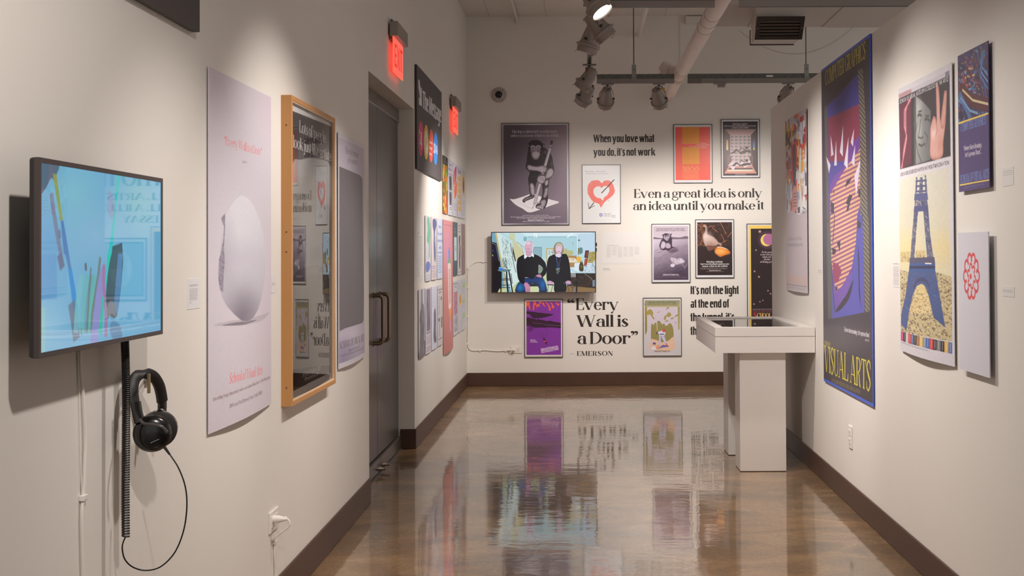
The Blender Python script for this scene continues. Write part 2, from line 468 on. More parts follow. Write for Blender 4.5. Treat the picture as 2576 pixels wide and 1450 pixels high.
        W = .17 if ch in "'\u2019" else .34
    elif ch == '-': R(.02, .30, .28, .30 + max(H, .06)); W = .3
    elif ch == '\u2014': R(0, .42, .9, .42 + max(H * .8, .03)); W = .9
    elif ch in '!': R(.04, .28, .04 + S, 1); ball(.04 + S / 2, .08, .085); W = .22
    elif ch == '4': P((.0, .25), (.56, .25), (.56, .25 + .14), (.17, .39), (.36, .8), (.36, 1), (.32, 1), (0, .36)); R(.30, 0, .30 + max(S, .16), 1); W = .6
    elif ch == '1': stem(.12, 0, 1, True, 'l'); W = .12 + S + .1
    elif ch == '0': ring(0, -.01, .55, 1.01); W = .55
    elif ch in '6': ring(0, -.01, .52, .6); stroke([(.09, .3), (.12, .7), (.42, .98)], [S, S, .05]); W = .55
    elif ch in '9': ring(0, .4, .52, 1.01); stroke([(.43, .7), (.40, .3), (.1, .02)], [S, S, .05]); W = .55
    elif ch in '8': ring(.03, .5, .5, 1.01); ring(0, -.01, .53, .54); W = .55
    elif ch in '235': stroke({'2': [(.05, .75), (.25, .98), (.45, .75), (.2, .3), (.03, .06), (.5, .06)], '3': [(.05, .85), (.28, .96), (.44, .75), (.2, .54), (.46, .28), (.25, .03), (.03, .15)],
                  '5': [(.46, .95), (.12, .95), (.08, .55), (.3, .6), (.46, .32), (.25, .03), (.03, .12)]}[ch], [.07, .08, S, S * .8, .09, .1] if ch == '2' else [.06, .07, S, .06, S, .06, .08]); W = .52
    elif ch == '7': R(0, .9, .5, 1); diag(.15, 0, .44, .95, S * .9); W = .5
    elif ch == ' ': W = .20 if ser else .15
    else: W = .3
    if F.sl:
        sh = lambda L: [(x + F.sl * y, y) for x, y in L]
        out = [(q[0], *[sh(L) for L in q[1:]]) for q in out]
    F.cache[ch] = (out, W)
    return F.cache[ch]

def layout(s, F, track=0.0):
    x = 0; res = []
    for ch in s:
        g, W = glyph(ch, F)
        for q in g: res.append((q[0], *[[(a + x, b) for a, b in L] for L in q[1:]]))
        x += W + F.gap + track
    return res, x - F.gap - track

def letter_mesh(mb, s, F, x0, x1, base, cap, P, d, track=0.0, flip=False):
    """text as flat cut vinyl: x0..x1 along the wall, base = baseline height, cap = cap height"""
    g, W = layout(s, F, track); k = (x1 - x0) / W
    T = lambda p: P(x0 + p[0] * k, base + p[1] * cap, d)
    for qi, q in enumerate(g):
        T = lambda p, dd=d + (qi % 29) * 2.5e-5: P(x0 + p[0] * k, base + p[1] * cap, dd)
        if q[0] == 'p':
            mb.add([T(p) for p in q[1]], [list(range(len(q[1])))])
        else:
            a, b = q[1], q[2]; n = len(a)
            mb.add([T(p) for p in a] + [T(p) for p in b], [(i, i + 1, n + i + 1, n + i) for i in range(n - 1)])
    return mb
# ---------------------------------------------------------------- prints: drawn in numpy, no files read
def vnoise(h, w, cell, seed, oct_=3):
    rs = np.random.RandomState(seed); acc = np.zeros((h, w)); amp = 1.0; tot = 0
    for o in range(oct_):
        c = max(2.0, cell / 2 ** o)
        gh, gw = int(h / c) + 3, int(w / c) + 3
        g = rs.rand(gh, gw)
        y = np.arange(h) / c; x = np.arange(w) / c
        yi = y.astype(int); xi = x.astype(int); fy = (y - yi)[:, None]; fx = (x - xi)[None, :]
        fy = fy * fy * (3 - 2 * fy); fx = fx * fx * (3 - 2 * fx)
        a = g[yi][:, xi]; b = g[yi][:, xi + 1]; cc = g[yi + 1][:, xi]; dd = g[yi + 1][:, xi + 1]
        acc += amp * ((a * (1 - fx) + b * fx) * (1 - fy) + (cc * (1 - fx) + dd * fx) * fy); tot += amp; amp *= .5
    return acc / tot

class Canvas:
    def __init__(s, W, H, bg, M=None):
        s.W, s.H = W, H; s.a = np.zeros((H, W, 3)); s.a[:] = bg; s.M = M or (lambda x, y: (x, y)); s.clipm = None; s.auto = {}
        s.rs = random.Random(W * 7 + H)
    def pts(s, P): return np.array([s.M(*p) for p in P], dtype=float)
    def mask(s, Q):
        """even-odd fill of polygon Q (canvas px) -> (y0,y1,x0,x1,mask)"""
        x0 = int(max(0, math.floor(Q[:, 0].min()))); x1 = int(min(s.W, math.ceil(Q[:, 0].max()) + 1))
        y0 = int(max(0, math.floor(Q[:, 1].min()))); y1 = int(min(s.H, math.ceil(Q[:, 1].max()) + 1))
        if x1 <= x0 or y1 <= y0: return None
        X = np.arange(x0, x1) + .5; Y = np.arange(y0, y1) + .5
        m = np.zeros((y1 - y0, x1 - x0), dtype=bool)
        n = len(Q)
        for i in range(n):
            ax, ay = Q[i]; bx, by = Q[(i + 1) % n]
            if ay == by: continue
            rows = np.nonzero((ay > Y) != (by > Y))[0]
            if not len(rows): continue
            xc = (bx - ax) * (Y[rows] - ay) / (by - ay) + ax
            m[rows] ^= X[None, :] < xc[:, None]
        return y0, y1, x0, x1, m
    def paint(s, r, col, a=1.0):
        if r is None: return
        y0, y1, x0, x1, m = r
        k = m.astype(float) * a
        if s.clipm is not None: k = k * s.clipm[y0:y1, x0:x1]
        k = k[..., None]; sub = s.a[y0:y1, x0:x1]
        s.a[y0:y1, x0:x1] = sub * (1 - k) + np.asarray(col, float) * k
    def poly(s, P, col, a=1.0): s.paint(s.mask(s.pts(P)), col, a)
    def rect(s, x0, y0, x1, y1, col, a=1.0): s.poly([(x0, y0), (x1, y0), (x1, y1), (x0, y1)], col, a)
    def smooth(s, P, col, a=1.0, n=5):
        out = []; m = len(P); P = [np.array(p, float) for p in P]
        for i in range(m):
            p0, p1, p2, p3 = P[i - 1], P[i], P[(i + 1) % m], P[(i + 2) % m]
            for k in range(n):
                t = k / n
                out.append(tuple(.5 * ((2 * p1) + (p2 - p0) * t + (2 * p0 - 5 * p1 + 4 * p2 - p3) * t * t + (3 * p1 - p0 - 3 * p2 + p3) * t ** 3)))
        s.poly(out, col, a)
        if isinstance(col, tuple) and col in s.auto: s.rim(out, *s.auto[col])
        return out
    def rim(s, P, col, r=8, a=.8):
        """darken a shape towards its edge"""
        q = s.mask(s.pts(P))
        if q is None: return
        y0, y1, x0, x1, m = q; r = int(r); b = np.pad(m.astype(float), r * 2)
        for ax in (0, 1):
            for _ in range(2):
                c = np.cumsum(np.pad(b, [(r, r) if k == ax else (0, 0) for k in (0, 1)], 'edge'), axis=ax)
                n = b.shape[ax]; b = (np.take(c, range(2 * r - 1, n + 2 * r - 1), ax) - np.take(c, range(0, n), ax)) / (2 * r)
        b = b[2 * r:-2 * r, 2 * r:-2 * r]; t = np.clip((1 - b) * 1.9, 0, 1) ** 1.2 * m
        s.paint((y0, y1, x0, x1, t), col, a)
    def ell(s, cx, cy, rx, ry, col, a=1.0, rot=0):
        c, q = math.cos(R_(rot)), math.sin(R_(rot))
        s.poly([(cx + rx * math.cos(t) * c - ry * math.sin(t) * q, cy + rx * math.cos(t) * q + ry * math.sin(t) * c) for t in [k * math.pi / 16 for k in range(32)]], col, a)
    def line(s, P, wd, col, a=1.0):
        Q = s.pts(P)
        k = np.hypot(*(np.array(s.M(P[0][0] + 1, P[0][1])) - Q[0])); k2 = np.hypot(*(np.array(s.M(P[0][0], P[0][1] + 1)) - Q[0]))
        w = wd * (k + k2) / 2 / 2
        for i in range(len(Q) - 1):
            d = Q[i + 1] - Q[i]; L = np.hypot(*d)
            if L < 1e-6: continue
            n = np.array([-d[1], d[0]]) / L * max(w, .55)
            s.paint(s.mask(np.array([Q[i] + n, Q[i + 1] + n, Q[i + 1] - n, Q[i] - n])), col, a)
    def text(s, t, x0, y0, x1, cap, col, F=DIDOT, y1=None, a=1.0, track=0.0):
        """baseline from (x0,y0) to (x1,y1), cap height at the left end, all in source units"""
        p0 = np.array(s.M(x0, y0)); p1 = np.array(s.M(x1, y0 if y1 is None else y1)); up = np.array(s.M(x0, y0 - cap)) - p0
        g, W = layout(t, F, track); ex = (p1 - p0) / W
        tot = None
        for q in g:
            L = q[1] if q[0] == 'p' else q[1] + q[2][::-1]
            s.paint(s.mask(np.array([p0 + ex * u + up * v for u, v in L])), col, a)
    def ctext(s, t, cx, y, wd, cap, col, F=DIDOT, **k): s.text(t, cx - wd / 2, y, cx + wd / 2, cap, col, F, **k)
    def greek(s, x0, y0, x1, y1, n, col, a=.8, fill=.55, ragged=.2):
        h = (y1 - y0) / n
        for i in range(n):
            y = y0 + i * h; x = x0; xe = x1 - (x1 - x0) * ragged * s.rs.random()
            while x < xe:
                wd = min((x1 - x0) * (.03 + .09 * s.rs.random()), xe - x)
                s.rect(x, y, x + wd, y + h * fill, col, a * (.7 + .3 * s.rs.random())); x += wd + (x1 - x0) * .015
    def grad(s, P, c0, c1, p0, p1, a=1.0, pw=1.0):
        """linear gradient polygon from c0 at p0 to c1 at p1 (source points)"""
        r = s.mask(s.pts(P))
        if r is None: return
        y0, y1, x0, x1, m = r
        q0 = np.array(s.M(*p0)); q1 = np.array(s.M(*p1)); d = q1 - q0; L2 = d @ d
        X, Y = np.meshgrid(np.arange(x0, x1) + .5, np.arange(y0, y1) + .5)
        t = np.clip(((X - q0[0]) * d[0] + (Y - q0[1]) * d[1]) / L2, 0, 1)[..., None] ** pw
        s.paint(r, np.array(c0, float) * (1 - t) + np.array(c1, float) * t, a)
    def glow(s, cx, cy, rx, ry, col, a=1.0, pw=1.0, P=None):
        """soft radial blob"""
        c = np.array(s.M(cx, cy)); ex = np.array(s.M(cx + rx, cy)) - c; ey = np.array(s.M(cx, cy + ry)) - c
        kx, ky = abs(ex[0]) + abs(ey[0]), abs(ex[1]) + abs(ey[1])
        x0 = int(max(0, c[0] - kx)); x1 = int(min(s.W, c[0] + kx + 1)); y0 = int(max(0, c[1] - ky)); y1 = int(min(s.H, c[1] + ky + 1))
        if x1 <= x0 or y1 <= y0: return
        X, Y = np.meshgrid(np.arange(x0, x1) + .5, np.arange(y0, y1) + .5)
        r = np.sqrt(((X - c[0]) / kx) ** 2 + ((Y - c[1]) / ky) ** 2)
        m = np.clip(1 - r, 0, 1) ** pw
        if P is not None:
            q = s.mask(s.pts(P)); full = np.zeros((s.H, s.W)); 
            if q is not None: full[q[0]:q[1], q[2]:q[3]] = q[4]
            m = m * full[y0:y1, x0:x1]
        s.paint((y0, y1, x0, x1, m), col, a)
    def clip(s, P):
        if P is None: s.clipm = None; return
        q = s.mask(s.pts(P)); s.clipm = np.zeros((s.H, s.W))
        if q is not None: s.clipm[q[0]:q[1], q[2]:q[3]] = q[4]
    def hatch(s, P, n, L, ang, jit, wd, col, a=.7, seed=1):
        rs = random.Random(seed); old = s.clipm; s.clip(P)
        if old is not None: s.clipm = s.clipm * old
        xs = [p[0] for p in P]; ys = [p[1] for p in P]
        for _ in range(n):
            x = rs.uniform(min(xs), max(xs)); y = rs.uniform(min(ys), max(ys)); t = R_(ang + rs.uniform(-jit, jit)); l = L * rs.uniform(.4, 1.2)
            s.line([(x, y), (x + math.cos(t) * l, y + math.sin(t) * l)], wd, col if not isinstance(col, list) else rs.choice(col), a)
        s.clipm = old
    def noise(s, amt, cell=6, seed=3):
        n = vnoise(s.H, s.W, cell, seed) - .5
        s.a = s.a * (1 + n[..., None] * amt * 1.2)
    def blur(s, k=1):
        for _ in range(k):
            p = np.pad(s.a, ((1, 1), (1, 1), (0, 0)), 'edge')
            s.a = (p[:-2, 1:-1] + p[2:, 1:-1] + p[1:-1, :-2] + p[1:-1, 2:] + 2 * s.a) / 6

# what white paper looks like in the photograph's light: prints are divided by it to get their own colour
PAPER = lin((224, 213, 202)) / 0.80
def print_mat(name, cv, gain=1.0, rough=0.45, emit=0.0, coat=0.0, spec=0.5, ior=1.5):
    H, W = cv.H, cv.W
    l = lin(np.clip(cv.a, 0, 255))
    if not emit: l = np.clip(l / PAPER * gain, 0, 0.88)
    img = bpy.data.images.new(name, W, H)
    buf = np.ones((H, W, 4), dtype=np.float32); buf[..., :3] = to_srgb(l)[::-1]
    img.pixels.foreach_set(buf.ravel()); img.update(); img.pack()
    m = bpy.data.materials.new(name); m.use_nodes = True
    nt = m.node_tree; b = nt.nodes['Principled BSDF']
    t = nt.nodes.new('ShaderNodeTexImage'); t.image = img; t.extension = 'EXTEND'
    uv = nt.nodes.new('ShaderNodeUVMap'); uv.uv_map = 'UVMap'
    nt.links.new(uv.outputs[0], t.inputs[0])
    b.inputs['Roughness'].default_value = rough; b.inputs['Specular IOR Level'].default_value = spec
    b.inputs['Coat Weight'].default_value = coat; b.inputs['IOR'].default_value = ior
    if emit:
        b.inputs['Base Color'].default_value = (.005, .005, .006, 1)
        nt.links.new(t.outputs[0], b.inputs['Emission Color']); b.inputs['Emission Strength'].default_value = emit
    else:
        nt.links.new(t.outputs[0], b.inputs['Base Color'])
    return m

def affine(W, H, x0, y0, x1, y1):
    return lambda x, y: ((x - x0) / (x1 - x0) * W, (y - y0) / (y1 - y0) * H)
def persp(W, H, wall, rect, x=None, crop=None):
    """source = photograph pixels (or a zoomed crop of it: (ox, oy, scale)) on a side wall; rect = (Y0, Y1, z0, z1)"""
    Y0, Y1, z0, z1 = rect
    def M(px, py):
        if crop: px, py = crop[0] + px / crop[2], crop[1] + py / crop[2]
        Y, z = (onL if wall == 'L' else onR)(px, py, (XL if wall == 'L' else XR) if x is None else x)
        u = (Y - Y0) / (Y1 - Y0) if wall == 'L' else (Y1 - Y) / (Y1 - Y0)
        return u * W, (z1 - z) / (z1 - z0) * H
    return M
def uvM(W, H): return lambda u, v: (u * W, v * H)      # fractions of the sheet, v downwards

def sheet(wall, rect, m, parent, name='print', d=0.006, bow=0.0, th=0.002, nu=14, nv=10, bowtop=0.0, tilt=0.0):
    """paper or board face with the print on it; rect = (u0, u1, z0, z1); bow lifts the middle off the wall towards its foot"""
    P = {'L': PL, 'R': PR, 'B': PB}[wall]; u0, u1, z0, z1 = rect
    if not bow and not bowtop and not tilt: nu = nv = 1
    mb = MB(); vs = []; 
    for j in range(nv + 1):
        for i in range(nu + 1):
            u, v = i / nu, j / nv
            off = d + (bow * v ** 1.5 + bowtop) * math.sin(math.pi * u) + tilt * v
            vs.append(P(u0 + (u1 - u0) * u, z1 - (z1 - z0) * v, off))
    fs = []; uvs = []
    for j in range(nv):
        for i in range(nu):
            q = [(i, j), (i, j + 1), (i + 1, j + 1), (i + 1, j)]
            if wall == 'R': q = q[::-1]
            if wall == 'L': q = q
            fs.append([b * (nu + 1) + a for a, b in q])
            uvs.append([((a / nu) if wall != 'R' else 1 - a / nu, 1 - b / nv) for a, b in q])
    mb.add(vs, fs, uvs, smooth=bool(bow))
    O = Vector(P(0, 0, 0)) - Vector(P(0, 0, th)); bk = [tuple(Vector(v) + O) for v in vs]
    mb.add(bk, [f[::-1] for f in fs], [[(.001, .001)] * 4] * len(fs))
    n1 = nu + 1; loop = [i for i in range(n1)] + [j * n1 + nu for j in range(1, nv + 1)] + [nv * n1 + i for i in range(nu - 1, -1, -1)] + [j * n1 for j in range(nv - 1, 0, -1)]
    m_ = len(loop); mb.add([vs[i] for i in loop] + [bk[i] for i in loop], [(i, (i + 1) % m_, m_ + (i + 1) % m_, m_ + i) for i in range(m_)], [[(.001, .001)] * 4] * m_)
    return mb.build(name, m, parent)
# ---------------------------------------------------------------- structure
WALL_M = mat('wall_paint', (229, 226, 221), rough=0.62, noise=0.012, nscale=3, bump=0.12, bscale=160, spec=0.3)
CEIL_M = mat('ceiling_paint', (222, 218, 212), rough=0.8, noise=0.02, nscale=2)
BASE_M = mat('brown_vinyl_base', (80, 57, 46), rough=0.46, noise=0.10, nscale=8, spec=.35)
WHITE_M = mat('white_plastic', (232, 228, 222), rough=0.35)
PED_M = mat('white_satin_paint', (230, 226, 222), rough=0.42, noise=0.01, nscale=5)
BLACK_M = mat('black_plastic', (22, 21, 22), rough=0.42)
GREYP_M = mat('grey_lacquer', (142, 134, 130), rough=0.45, noise=0.04, nscale=20)
STEEL_M = mat('brushed_steel', (160, 150, 142), rough=0.32, metal=1.0, noise=0.06, nscale=60, stretch=(1, 1, .1))
GALV_M = mat('galvanised_steel', (104, 104, 100), rough=0.5, metal=0.5, noise=0.5, nscale=45)

def floor_mat():
    m = bpy.data.materials.new('stained_concrete'); m.use_nodes = True
    nt = m.node_tree; b = nt.nodes['Principled BSDF']; L = nt.links.new
    tc = nt.nodes.new('ShaderNodeTexCoord')
    def noise(scale, det=4, stretch=(1, 1, 1), dist=0.0, rough=.55):
        mp = nt.nodes.new('ShaderNodeMapping'); mp.inputs['Scale'].default_value = stretch
        L(tc.outputs['Object'], mp.inputs['Vector'])
        n = nt.nodes.new('ShaderNodeTexNoise'); n.inputs['Scale'].default_value = scale
        n.inputs['Detail'].default_value = det; n.inputs['Distortion'].default_value = dist; n.inputs['Roughness'].default_value = rough
        L(mp.outputs['Vector'], n.inputs['Vector']); return n
    def ramp(src, stops):
        r = nt.nodes.new('ShaderNodeValToRGB'); L(src, r.inputs[0])
        while len(r.color_ramp.elements) < len(stops): r.color_ramp.elements.new(.5)
        for e, (p, c) in zip(r.color_ramp.elements, stops): e.position = p; e.color = (*(lin(c) if len(c) == 3 else c[:3]), 1)
        return r
    def mix(f, a, c, mode='MIX'):
        x = nt.nodes.new('ShaderNodeMix'); x.data_type = 'RGBA'; x.blend_type = mode
        (L(f, x.inputs['Factor']) if not isinstance(f, float) else setattr(x.inputs['Factor'], 'default_value', f))
        L(a, x.inputs['A']); (L(c, x.inputs['B']) if not isinstance(c, tuple) else setattr(x.inputs['B'], 'default_value', c)); return x.outputs['Result']
    base = ramp(noise(1.1, 5, dist=.6).outputs['Fac'], [(.28, (78, 62, 45)), (.44, (116, 91, 62)), (.56, (148, 112, 72)), (.72, (178, 142, 100))])
    big = ramp(noise(3.2, 8, (.7, 1.1, 1), .8, .62).outputs['Fac'], [(.36, (92, 80, 66)), (.52, (146, 116, 80)), (.66, (192, 158, 114))])
    c = mix(0.45, base.outputs[0], big.outputs[0])
    fine = ramp(noise(42, 6, rough=.7).outputs['Fac'], [(.35, (120, 120, 120)), (.65, (200, 200, 200))])
    c = mix(0.5, c, fine.outputs[0], 'OVERLAY')
    # pale grit specks
    v = nt.nodes.new('ShaderNodeTexVoronoi'); v.inputs['Scale'].default_value = 26; v.inputs['Randomness'].default_value = 1.0
    L(tc.outputs['Object'], v.inputs['Vector'])
    lt = nt.nodes.new('ShaderNodeMath'); lt.operation = 'LESS_THAN'; lt.inputs[1].default_value = 0.13; L(v.outputs['Distance'], lt.inputs[0])
    gt = nt.nodes.new('ShaderNodeMath'); gt.operation = 'GREATER_THAN'; gt.inputs[1].default_value = 0.56; L(noise(1.7, 2).outputs['Fac'], gt.inputs[0])
    mu = nt.nodes.new('ShaderNodeMath'); mu.operation = 'MULTIPLY'; L(lt.outputs[0], mu.inputs[0]); L(gt.outputs[0], mu.inputs[1])
    mu2 = nt.nodes.new('ShaderNodeMath'); mu2.operation = 'MULTIPLY'; mu2.inputs[1].default_value = .6; L(mu.outputs[0], mu2.inputs[0])
    c = mix(mu2.outputs[0], c, (*lin((206, 182, 150)), 1))
    # hairline cracks that wander across the room
    cr = nt.nodes.new('ShaderNodeTexVoronoi'); cr.feature = 'DISTANCE_TO_EDGE'; cr.inputs['Scale'].default_value = .42
    mpc = nt.nodes.new('ShaderNodeMapping'); L(tc.outputs['Object'], mpc.inputs['Vector'])
    wob = noise(3.0, 4); ad = nt.nodes.new('ShaderNodeVectorMath'); ad.operation = 'MULTIPLY_ADD'
    ad.inputs[1].default_value = (.25, .25, 0); L(wob.outputs['Color'], ad.inputs[0]); L(mpc.outputs[0], ad.inputs[2]); L(ad.outputs[0], cr.inputs['Vector'])
    cl = nt.nodes.new('ShaderNodeMath'); cl.operation = 'LESS_THAN'; cl.inputs[1].default_value = .0022; L(cr.outputs['Distance'], cl.inputs[0])
    cl2 = nt.nodes.new('ShaderNodeMath'); cl2.operation = 'MULTIPLY'; cl2.inputs[1].default_value = .40; L(cl.outputs[0], cl2.inputs[0])
    c = mix(cl2.outputs[0], c, (*lin((52, 40, 30)), 1))
    L(c, b.inputs['Base Color'])
    b.inputs['Roughness'].default_value = 0.42
    b.inputs['Coat Weight'].default_value = 1.0; b.inputs['Coat IOR'].default_value = 1.7
    rr = nt.nodes.new('ShaderNodeMapRange'); L(noise(2.4, 4).outputs['Fac'], rr.inputs[0])
    rr.inputs['To Min'].default_value = 0.015; rr.inputs['To Max'].default_value = 0.075; L(rr.outputs[0], b.inputs['Coat Roughness'])
    # waves of the hand-poured sealer
    bp = nt.nodes.new('ShaderNodeBump'); bp.inputs['Strength'].default_value = .50; bp.inputs['Distance'].default_value = .0022
    L(noise(7, 3, (.55, 1.3, 1), .4).outputs['Fac'], bp.inputs['Height'])
    bp2 = nt.nodes.new('ShaderNodeBump'); bp2.inputs['Strength'].default_value = .18; bp2.inputs['Distance'].default_value = .0006
    L(noise(38, 3, (.5, 1.2, 1)).outputs['Fac'], bp2.inputs['Height']); L(bp.outputs[0], bp2.inputs['Normal'])
    L(bp2.outputs[0], b.inputs['Coat Normal'])
    return m

struct(MB().box((-2.2, YN, -.10), (5.2, YB + .15, 0)).build('floor', floor_mat()))
struct(MB().box((-2.2, YN, ZC), (5.2, YB + .15, ZC + .12)).build('ceiling', CEIL_M))
# left wall with the recessed doorway
DY0, DY1, DZ, DD = 6.82, 8.683, 2.45, 0.115
wl = MB()
wl.box((XL - .30, YN, 0), (XL, DY0, ZC)); wl.box((XL - .30, DY1, 0), (XL, YB, ZC)); wl.box((XL - .30, DY0, DZ), (XL, DY1, ZC))
wl.box((XL - .30, DY0, 0), (XL - DD - .06, DY1, DZ))
struct(wl.build('wall_left', WALL_M))
struct(MB().box((-2.2, YB, 0), (5.2, YB + .15, ZC)).build('wall_back', WALL_M))
wr = MB().box((XR, YN, 0), (XR + .16, 9.36, 2.52)); struct(wr.build('wall_right', WALL_M))
# skirting: flat vinyl with a rounded top edge
def base(name, segs):
    mb = MB()
    for a, b in segs: mb.box(a, b)
    o = mb.build(name, BASE_M, bevel=.004); struct(o); return o
BH, BT = .142, .011
base('baseboard_left', [((XL, YN, 0), (XL + BT, DY0, BH)), ((XL, DY1, 0), (XL + BT, YB - BT, BH)), ((XL - DD + .012, DY1 - BT, 0), (XL + BT, DY1, BH))])
base('baseboard_back', [((XL, YB - BT, 0), (5.2, YB, BH - .002))])
base('baseboard_right', [((XR - BT, YN, 0), (XR, 9.36, BH - .012))])
# ceiling board joint lines, a little darker than the boards
tj = MB()
for x in (-.95, -.35, .9, 2.1): tj.box((x, 5, ZC - .003), (x + .006, YB, ZC))
struct(tj.build('trim_1', mat('joint_grey', (196, 190, 182), rough=.9)))

# ---------------------------------------------------------------- double metal door in the recess
XD = XL - DD
DOOR_M = mat('door_grey_steel', (97, 94, 91), rough=0.34, metal=0.35, noise=0.05, nscale=6, coat=.1)
DFR_M = mat('door_header_metal', (124, 116, 110), rough=0.30, metal=0.7, noise=.04)
dr = thing('door_1', 'grey steel double door', 'door', (XD, 7.75, 0)); dr['kind'] = 'structure'; del dr['label']; del dr['category']
YM = 7.775
for y0, y1 in ((DY0 + .012, YM - .004), (YM + .004, DY1 - .012)):
    MB().box((XD - .045, y0, .100), (XD, y1, 2.350)).build('door_leaf', DOOR_M, dr, bevel=.002)
    MB().box((XD - .045, y0 + .01, 2.356), (XD + .010, y1 - .001, 2.438)).build('header_cover', DFR_M, dr, bevel=.003)
    MB().box((XD - .03, y0, 2.350), (XD + .016, y1, 2.357)).build('header_lip', mat('bright_edge', (190, 184, 178), rough=.25, metal=.9), dr)
    b = MB().box((XD - .045, y0 + .002, .012), (XD + .022, y1 - .002, .094))
    b.build('bottom_rail', DFR_M, dr, bevel=.003)
MB().box((XD - .05, DY0, .0), (XD + .03, DY1, .010)).build('threshold', GALV_M, dr)
for yh, s in ((7.632, 1), (7.876, 1)):
    z0, z1 = .838, 1.142; ex = .062
    pts = [(XD, yh, z1)]
    for k in range(7):
        a = R_(k * 15); pts.append((XD + ex - .03 + .03 * math.sin(a), yh, z1 - .03 + .03 * math.cos(a)))
    for k in range(7):
        a = R_(k * 15); pts.append((XD + ex - .03 + .03 * math.cos(a), yh, z0 + .03 - .03 * math.sin(a)))
    pts.append((XD, yh, z0))
    h = MB().tube(pts, .0125, 14).build('pull_handle', mat('bronze_steel', (150, 132, 118), rough=.28, metal=1), dr)
    for z in (z0, z1): MB().cyl((XD, yh, z), (XD + .006, yh, z), .019, 18).build('handle_rose', mat('bronze_steel'), h)
for y in (7.67, 7.83):
    s_ = MB().lathe((XD + .022, y, .040), (1, 0, 0), [(0, .016), (.012, .016), (.02, .011), (.045, .011), (.05, .006)], 14)
    s_.build('bumper_stop', STEEL_M, dr)

# ---------------------------------------------------------------- services under the ceiling
def pipe(name, label, p0, p1, r, cat='pipe', m=None):
    t = thing(name, label, cat, p1); MB().cyl(p0, p1, r, 20).build('pipe_run', m or CEIL_M, t); return t
PIPE_M = mat('white_pipe_paint', (228, 216, 208), rough=.5, noise=.03, nscale=9)
t = thing('drain_pipe', 'thick white pipe running to the end wall with a capped side branch', 'pipe', (.93, YB, 3.02))
MB().cyl((.890, 6.2, 3.00), (.913, 11.05, 3.022), .058, 28).build('pipe_run', PIPE_M, t)
MB().cyl((.913, 11.05, 3.022), (.950, YB, 3.045), .050, 28).build('pipe_run', PIPE_M, t)
for y, r, l in ((11.00, .068, .05), (11.12, .064, .035), (10.60, .064, .03)):
    MB().lathe((.912, y, 3.021), (0.008, 1, .006), [(0, r - .008), (.006, r), (l - .006, r), (l, r - .008)], 28).build('coupling', PIPE_M, t)
MB().lathe((.905, 10.90, 3.025), (-.86, .12, .30), [(0, .056), (.10, .056), (.102, .068), (.160, .070), (.175, .058)], 26).build('side_branch', PIPE_M, t)
MB().lathe((.905 - .86 * .18, 10.90 + .12 * .18, 3.025 + .3 * .18), (-.86, .12, .30), [(0, .036), (.02, .034), (.024, .02)], 22).build('end_cap', PIPE_M, t)
for k in range(3):
    y = 8.0 + k * .28
    pts = [(.898 + .060 * math.cos(a), y + .05 * math.sin(a * .5 + k), 3.008 + .060 * math.sin(a)) for a in [R_(d) for d in range(0, 361, 20)]]
    MB().tube(pts, .0013, 5, False).build('wire_tie', mat('dull_wire', (120, 110, 100), rough=.5), t)
pipe('conduit', 'thin white conduit ending on the end wall above the message board side', (-.66, 4.0, 3.868), (-.66, YB - .02, 3.868), .014)
e_ = MB().tube([(-.66, YB - .06, 3.868), (-.66, YB - .017, 3.862), (-.66, YB - .014, 3.82)], .013, 10)
shift_origin(tag(e_.build('conduit_elbow', CEIL_M), 'small bent elbow where the thin white conduit meets the end wall', 'pipe'), (-.66, YB, 3.77))
pipe('sprinkler_pipe', 'short slim white pipe beside the hanging rod, between pipe and lamps', (.63, 7.0, 3.70), (.63, YB, 3.70), .021)
jb = thing('junction_box', 'flat white cover plate on the end wall behind the thick pipe', 'box', (1.22, YB, 3.87))
MB().box((1.125, YB - .035, 3.815), (1.335, YB, 3.895)).build('cover', CEIL_M, jb, bevel=.004)
c_ = MB().tube([(1.066, YB - .008, 3.93 - .05), (1.066, YB - .008, 3.50), (1.062, YB - .008, 3.40)], .0035, 8)
shift_origin(tag(c_.build('wall_conduit', CEIL_M), 'thin vertical cable down the end wall behind the thick pipe', 'cable'), (1.066, YB, 3.4))
k_ = MB().tube([(1.69 + 1.25 * q, YB - .01, 3.745 - 1.08 * q + 1.15 * q * q) for q in [i / 24 for i in range(25)]], .0013, 6)
shift_origin(tag(k_.build('hanging_cable', mat('grey_cable', (110, 102, 95), rough=.6)), 'thin dark cable sagging across the end wall right of the grille', 'cable'), (1.7, YB, 3.5))

# air duct with its grille box
dk = thing('air_duct', 'white rectangular air duct crossing under the ceiling at the top right', 'duct', (2.4, 10.0, 3.3))
DUCT_M = mat('duct_paint', (196, 188, 182), rough=.6, noise=.03, nscale=4)
MB().box((1.13, 9.12, 3.285), (1.40, 10.0, 3.89)).build('duct_section', DUCT_M, dk, bevel=.004)
MB().box((1.40, 9.10, 3.278), (2.02, 10.0, 3.89)).build('duct_section', DUCT_M, dk, bevel=.004)
MB().box((2.02, 9.12, 3.272), (2.60, 10.0, 3.89)).build('duct_section', DUCT_M, dk, bevel=.004)
bx = MB()
g0, g1 = 1.338, 1.690
bx.add([(1.392, 9.70, 3.085), (1.728, 9.70, 3.085), (1.728, 9.70, 3.30), (1.392, 9.70, 3.30), (g0, 9.135, 3.032), (g1, 9.135, 3.032), (g1 + .01, 8.995, 3.30), (g0 - .01, 8.995, 3.30)],
       [(0, 1, 5, 4), (1, 2, 6, 5), (2, 3, 7, 6), (3, 0, 4, 7), (4, 5, 6, 7), (3, 2, 1, 0)])
bx.build('outlet_box', DUCT_M, dk)
MB().box((1.385, 9.70, 3.076), (1.735, 9.706, 3.087)).build('flange', mat('dark_edge', (70, 55, 55), rough=.6), dk)
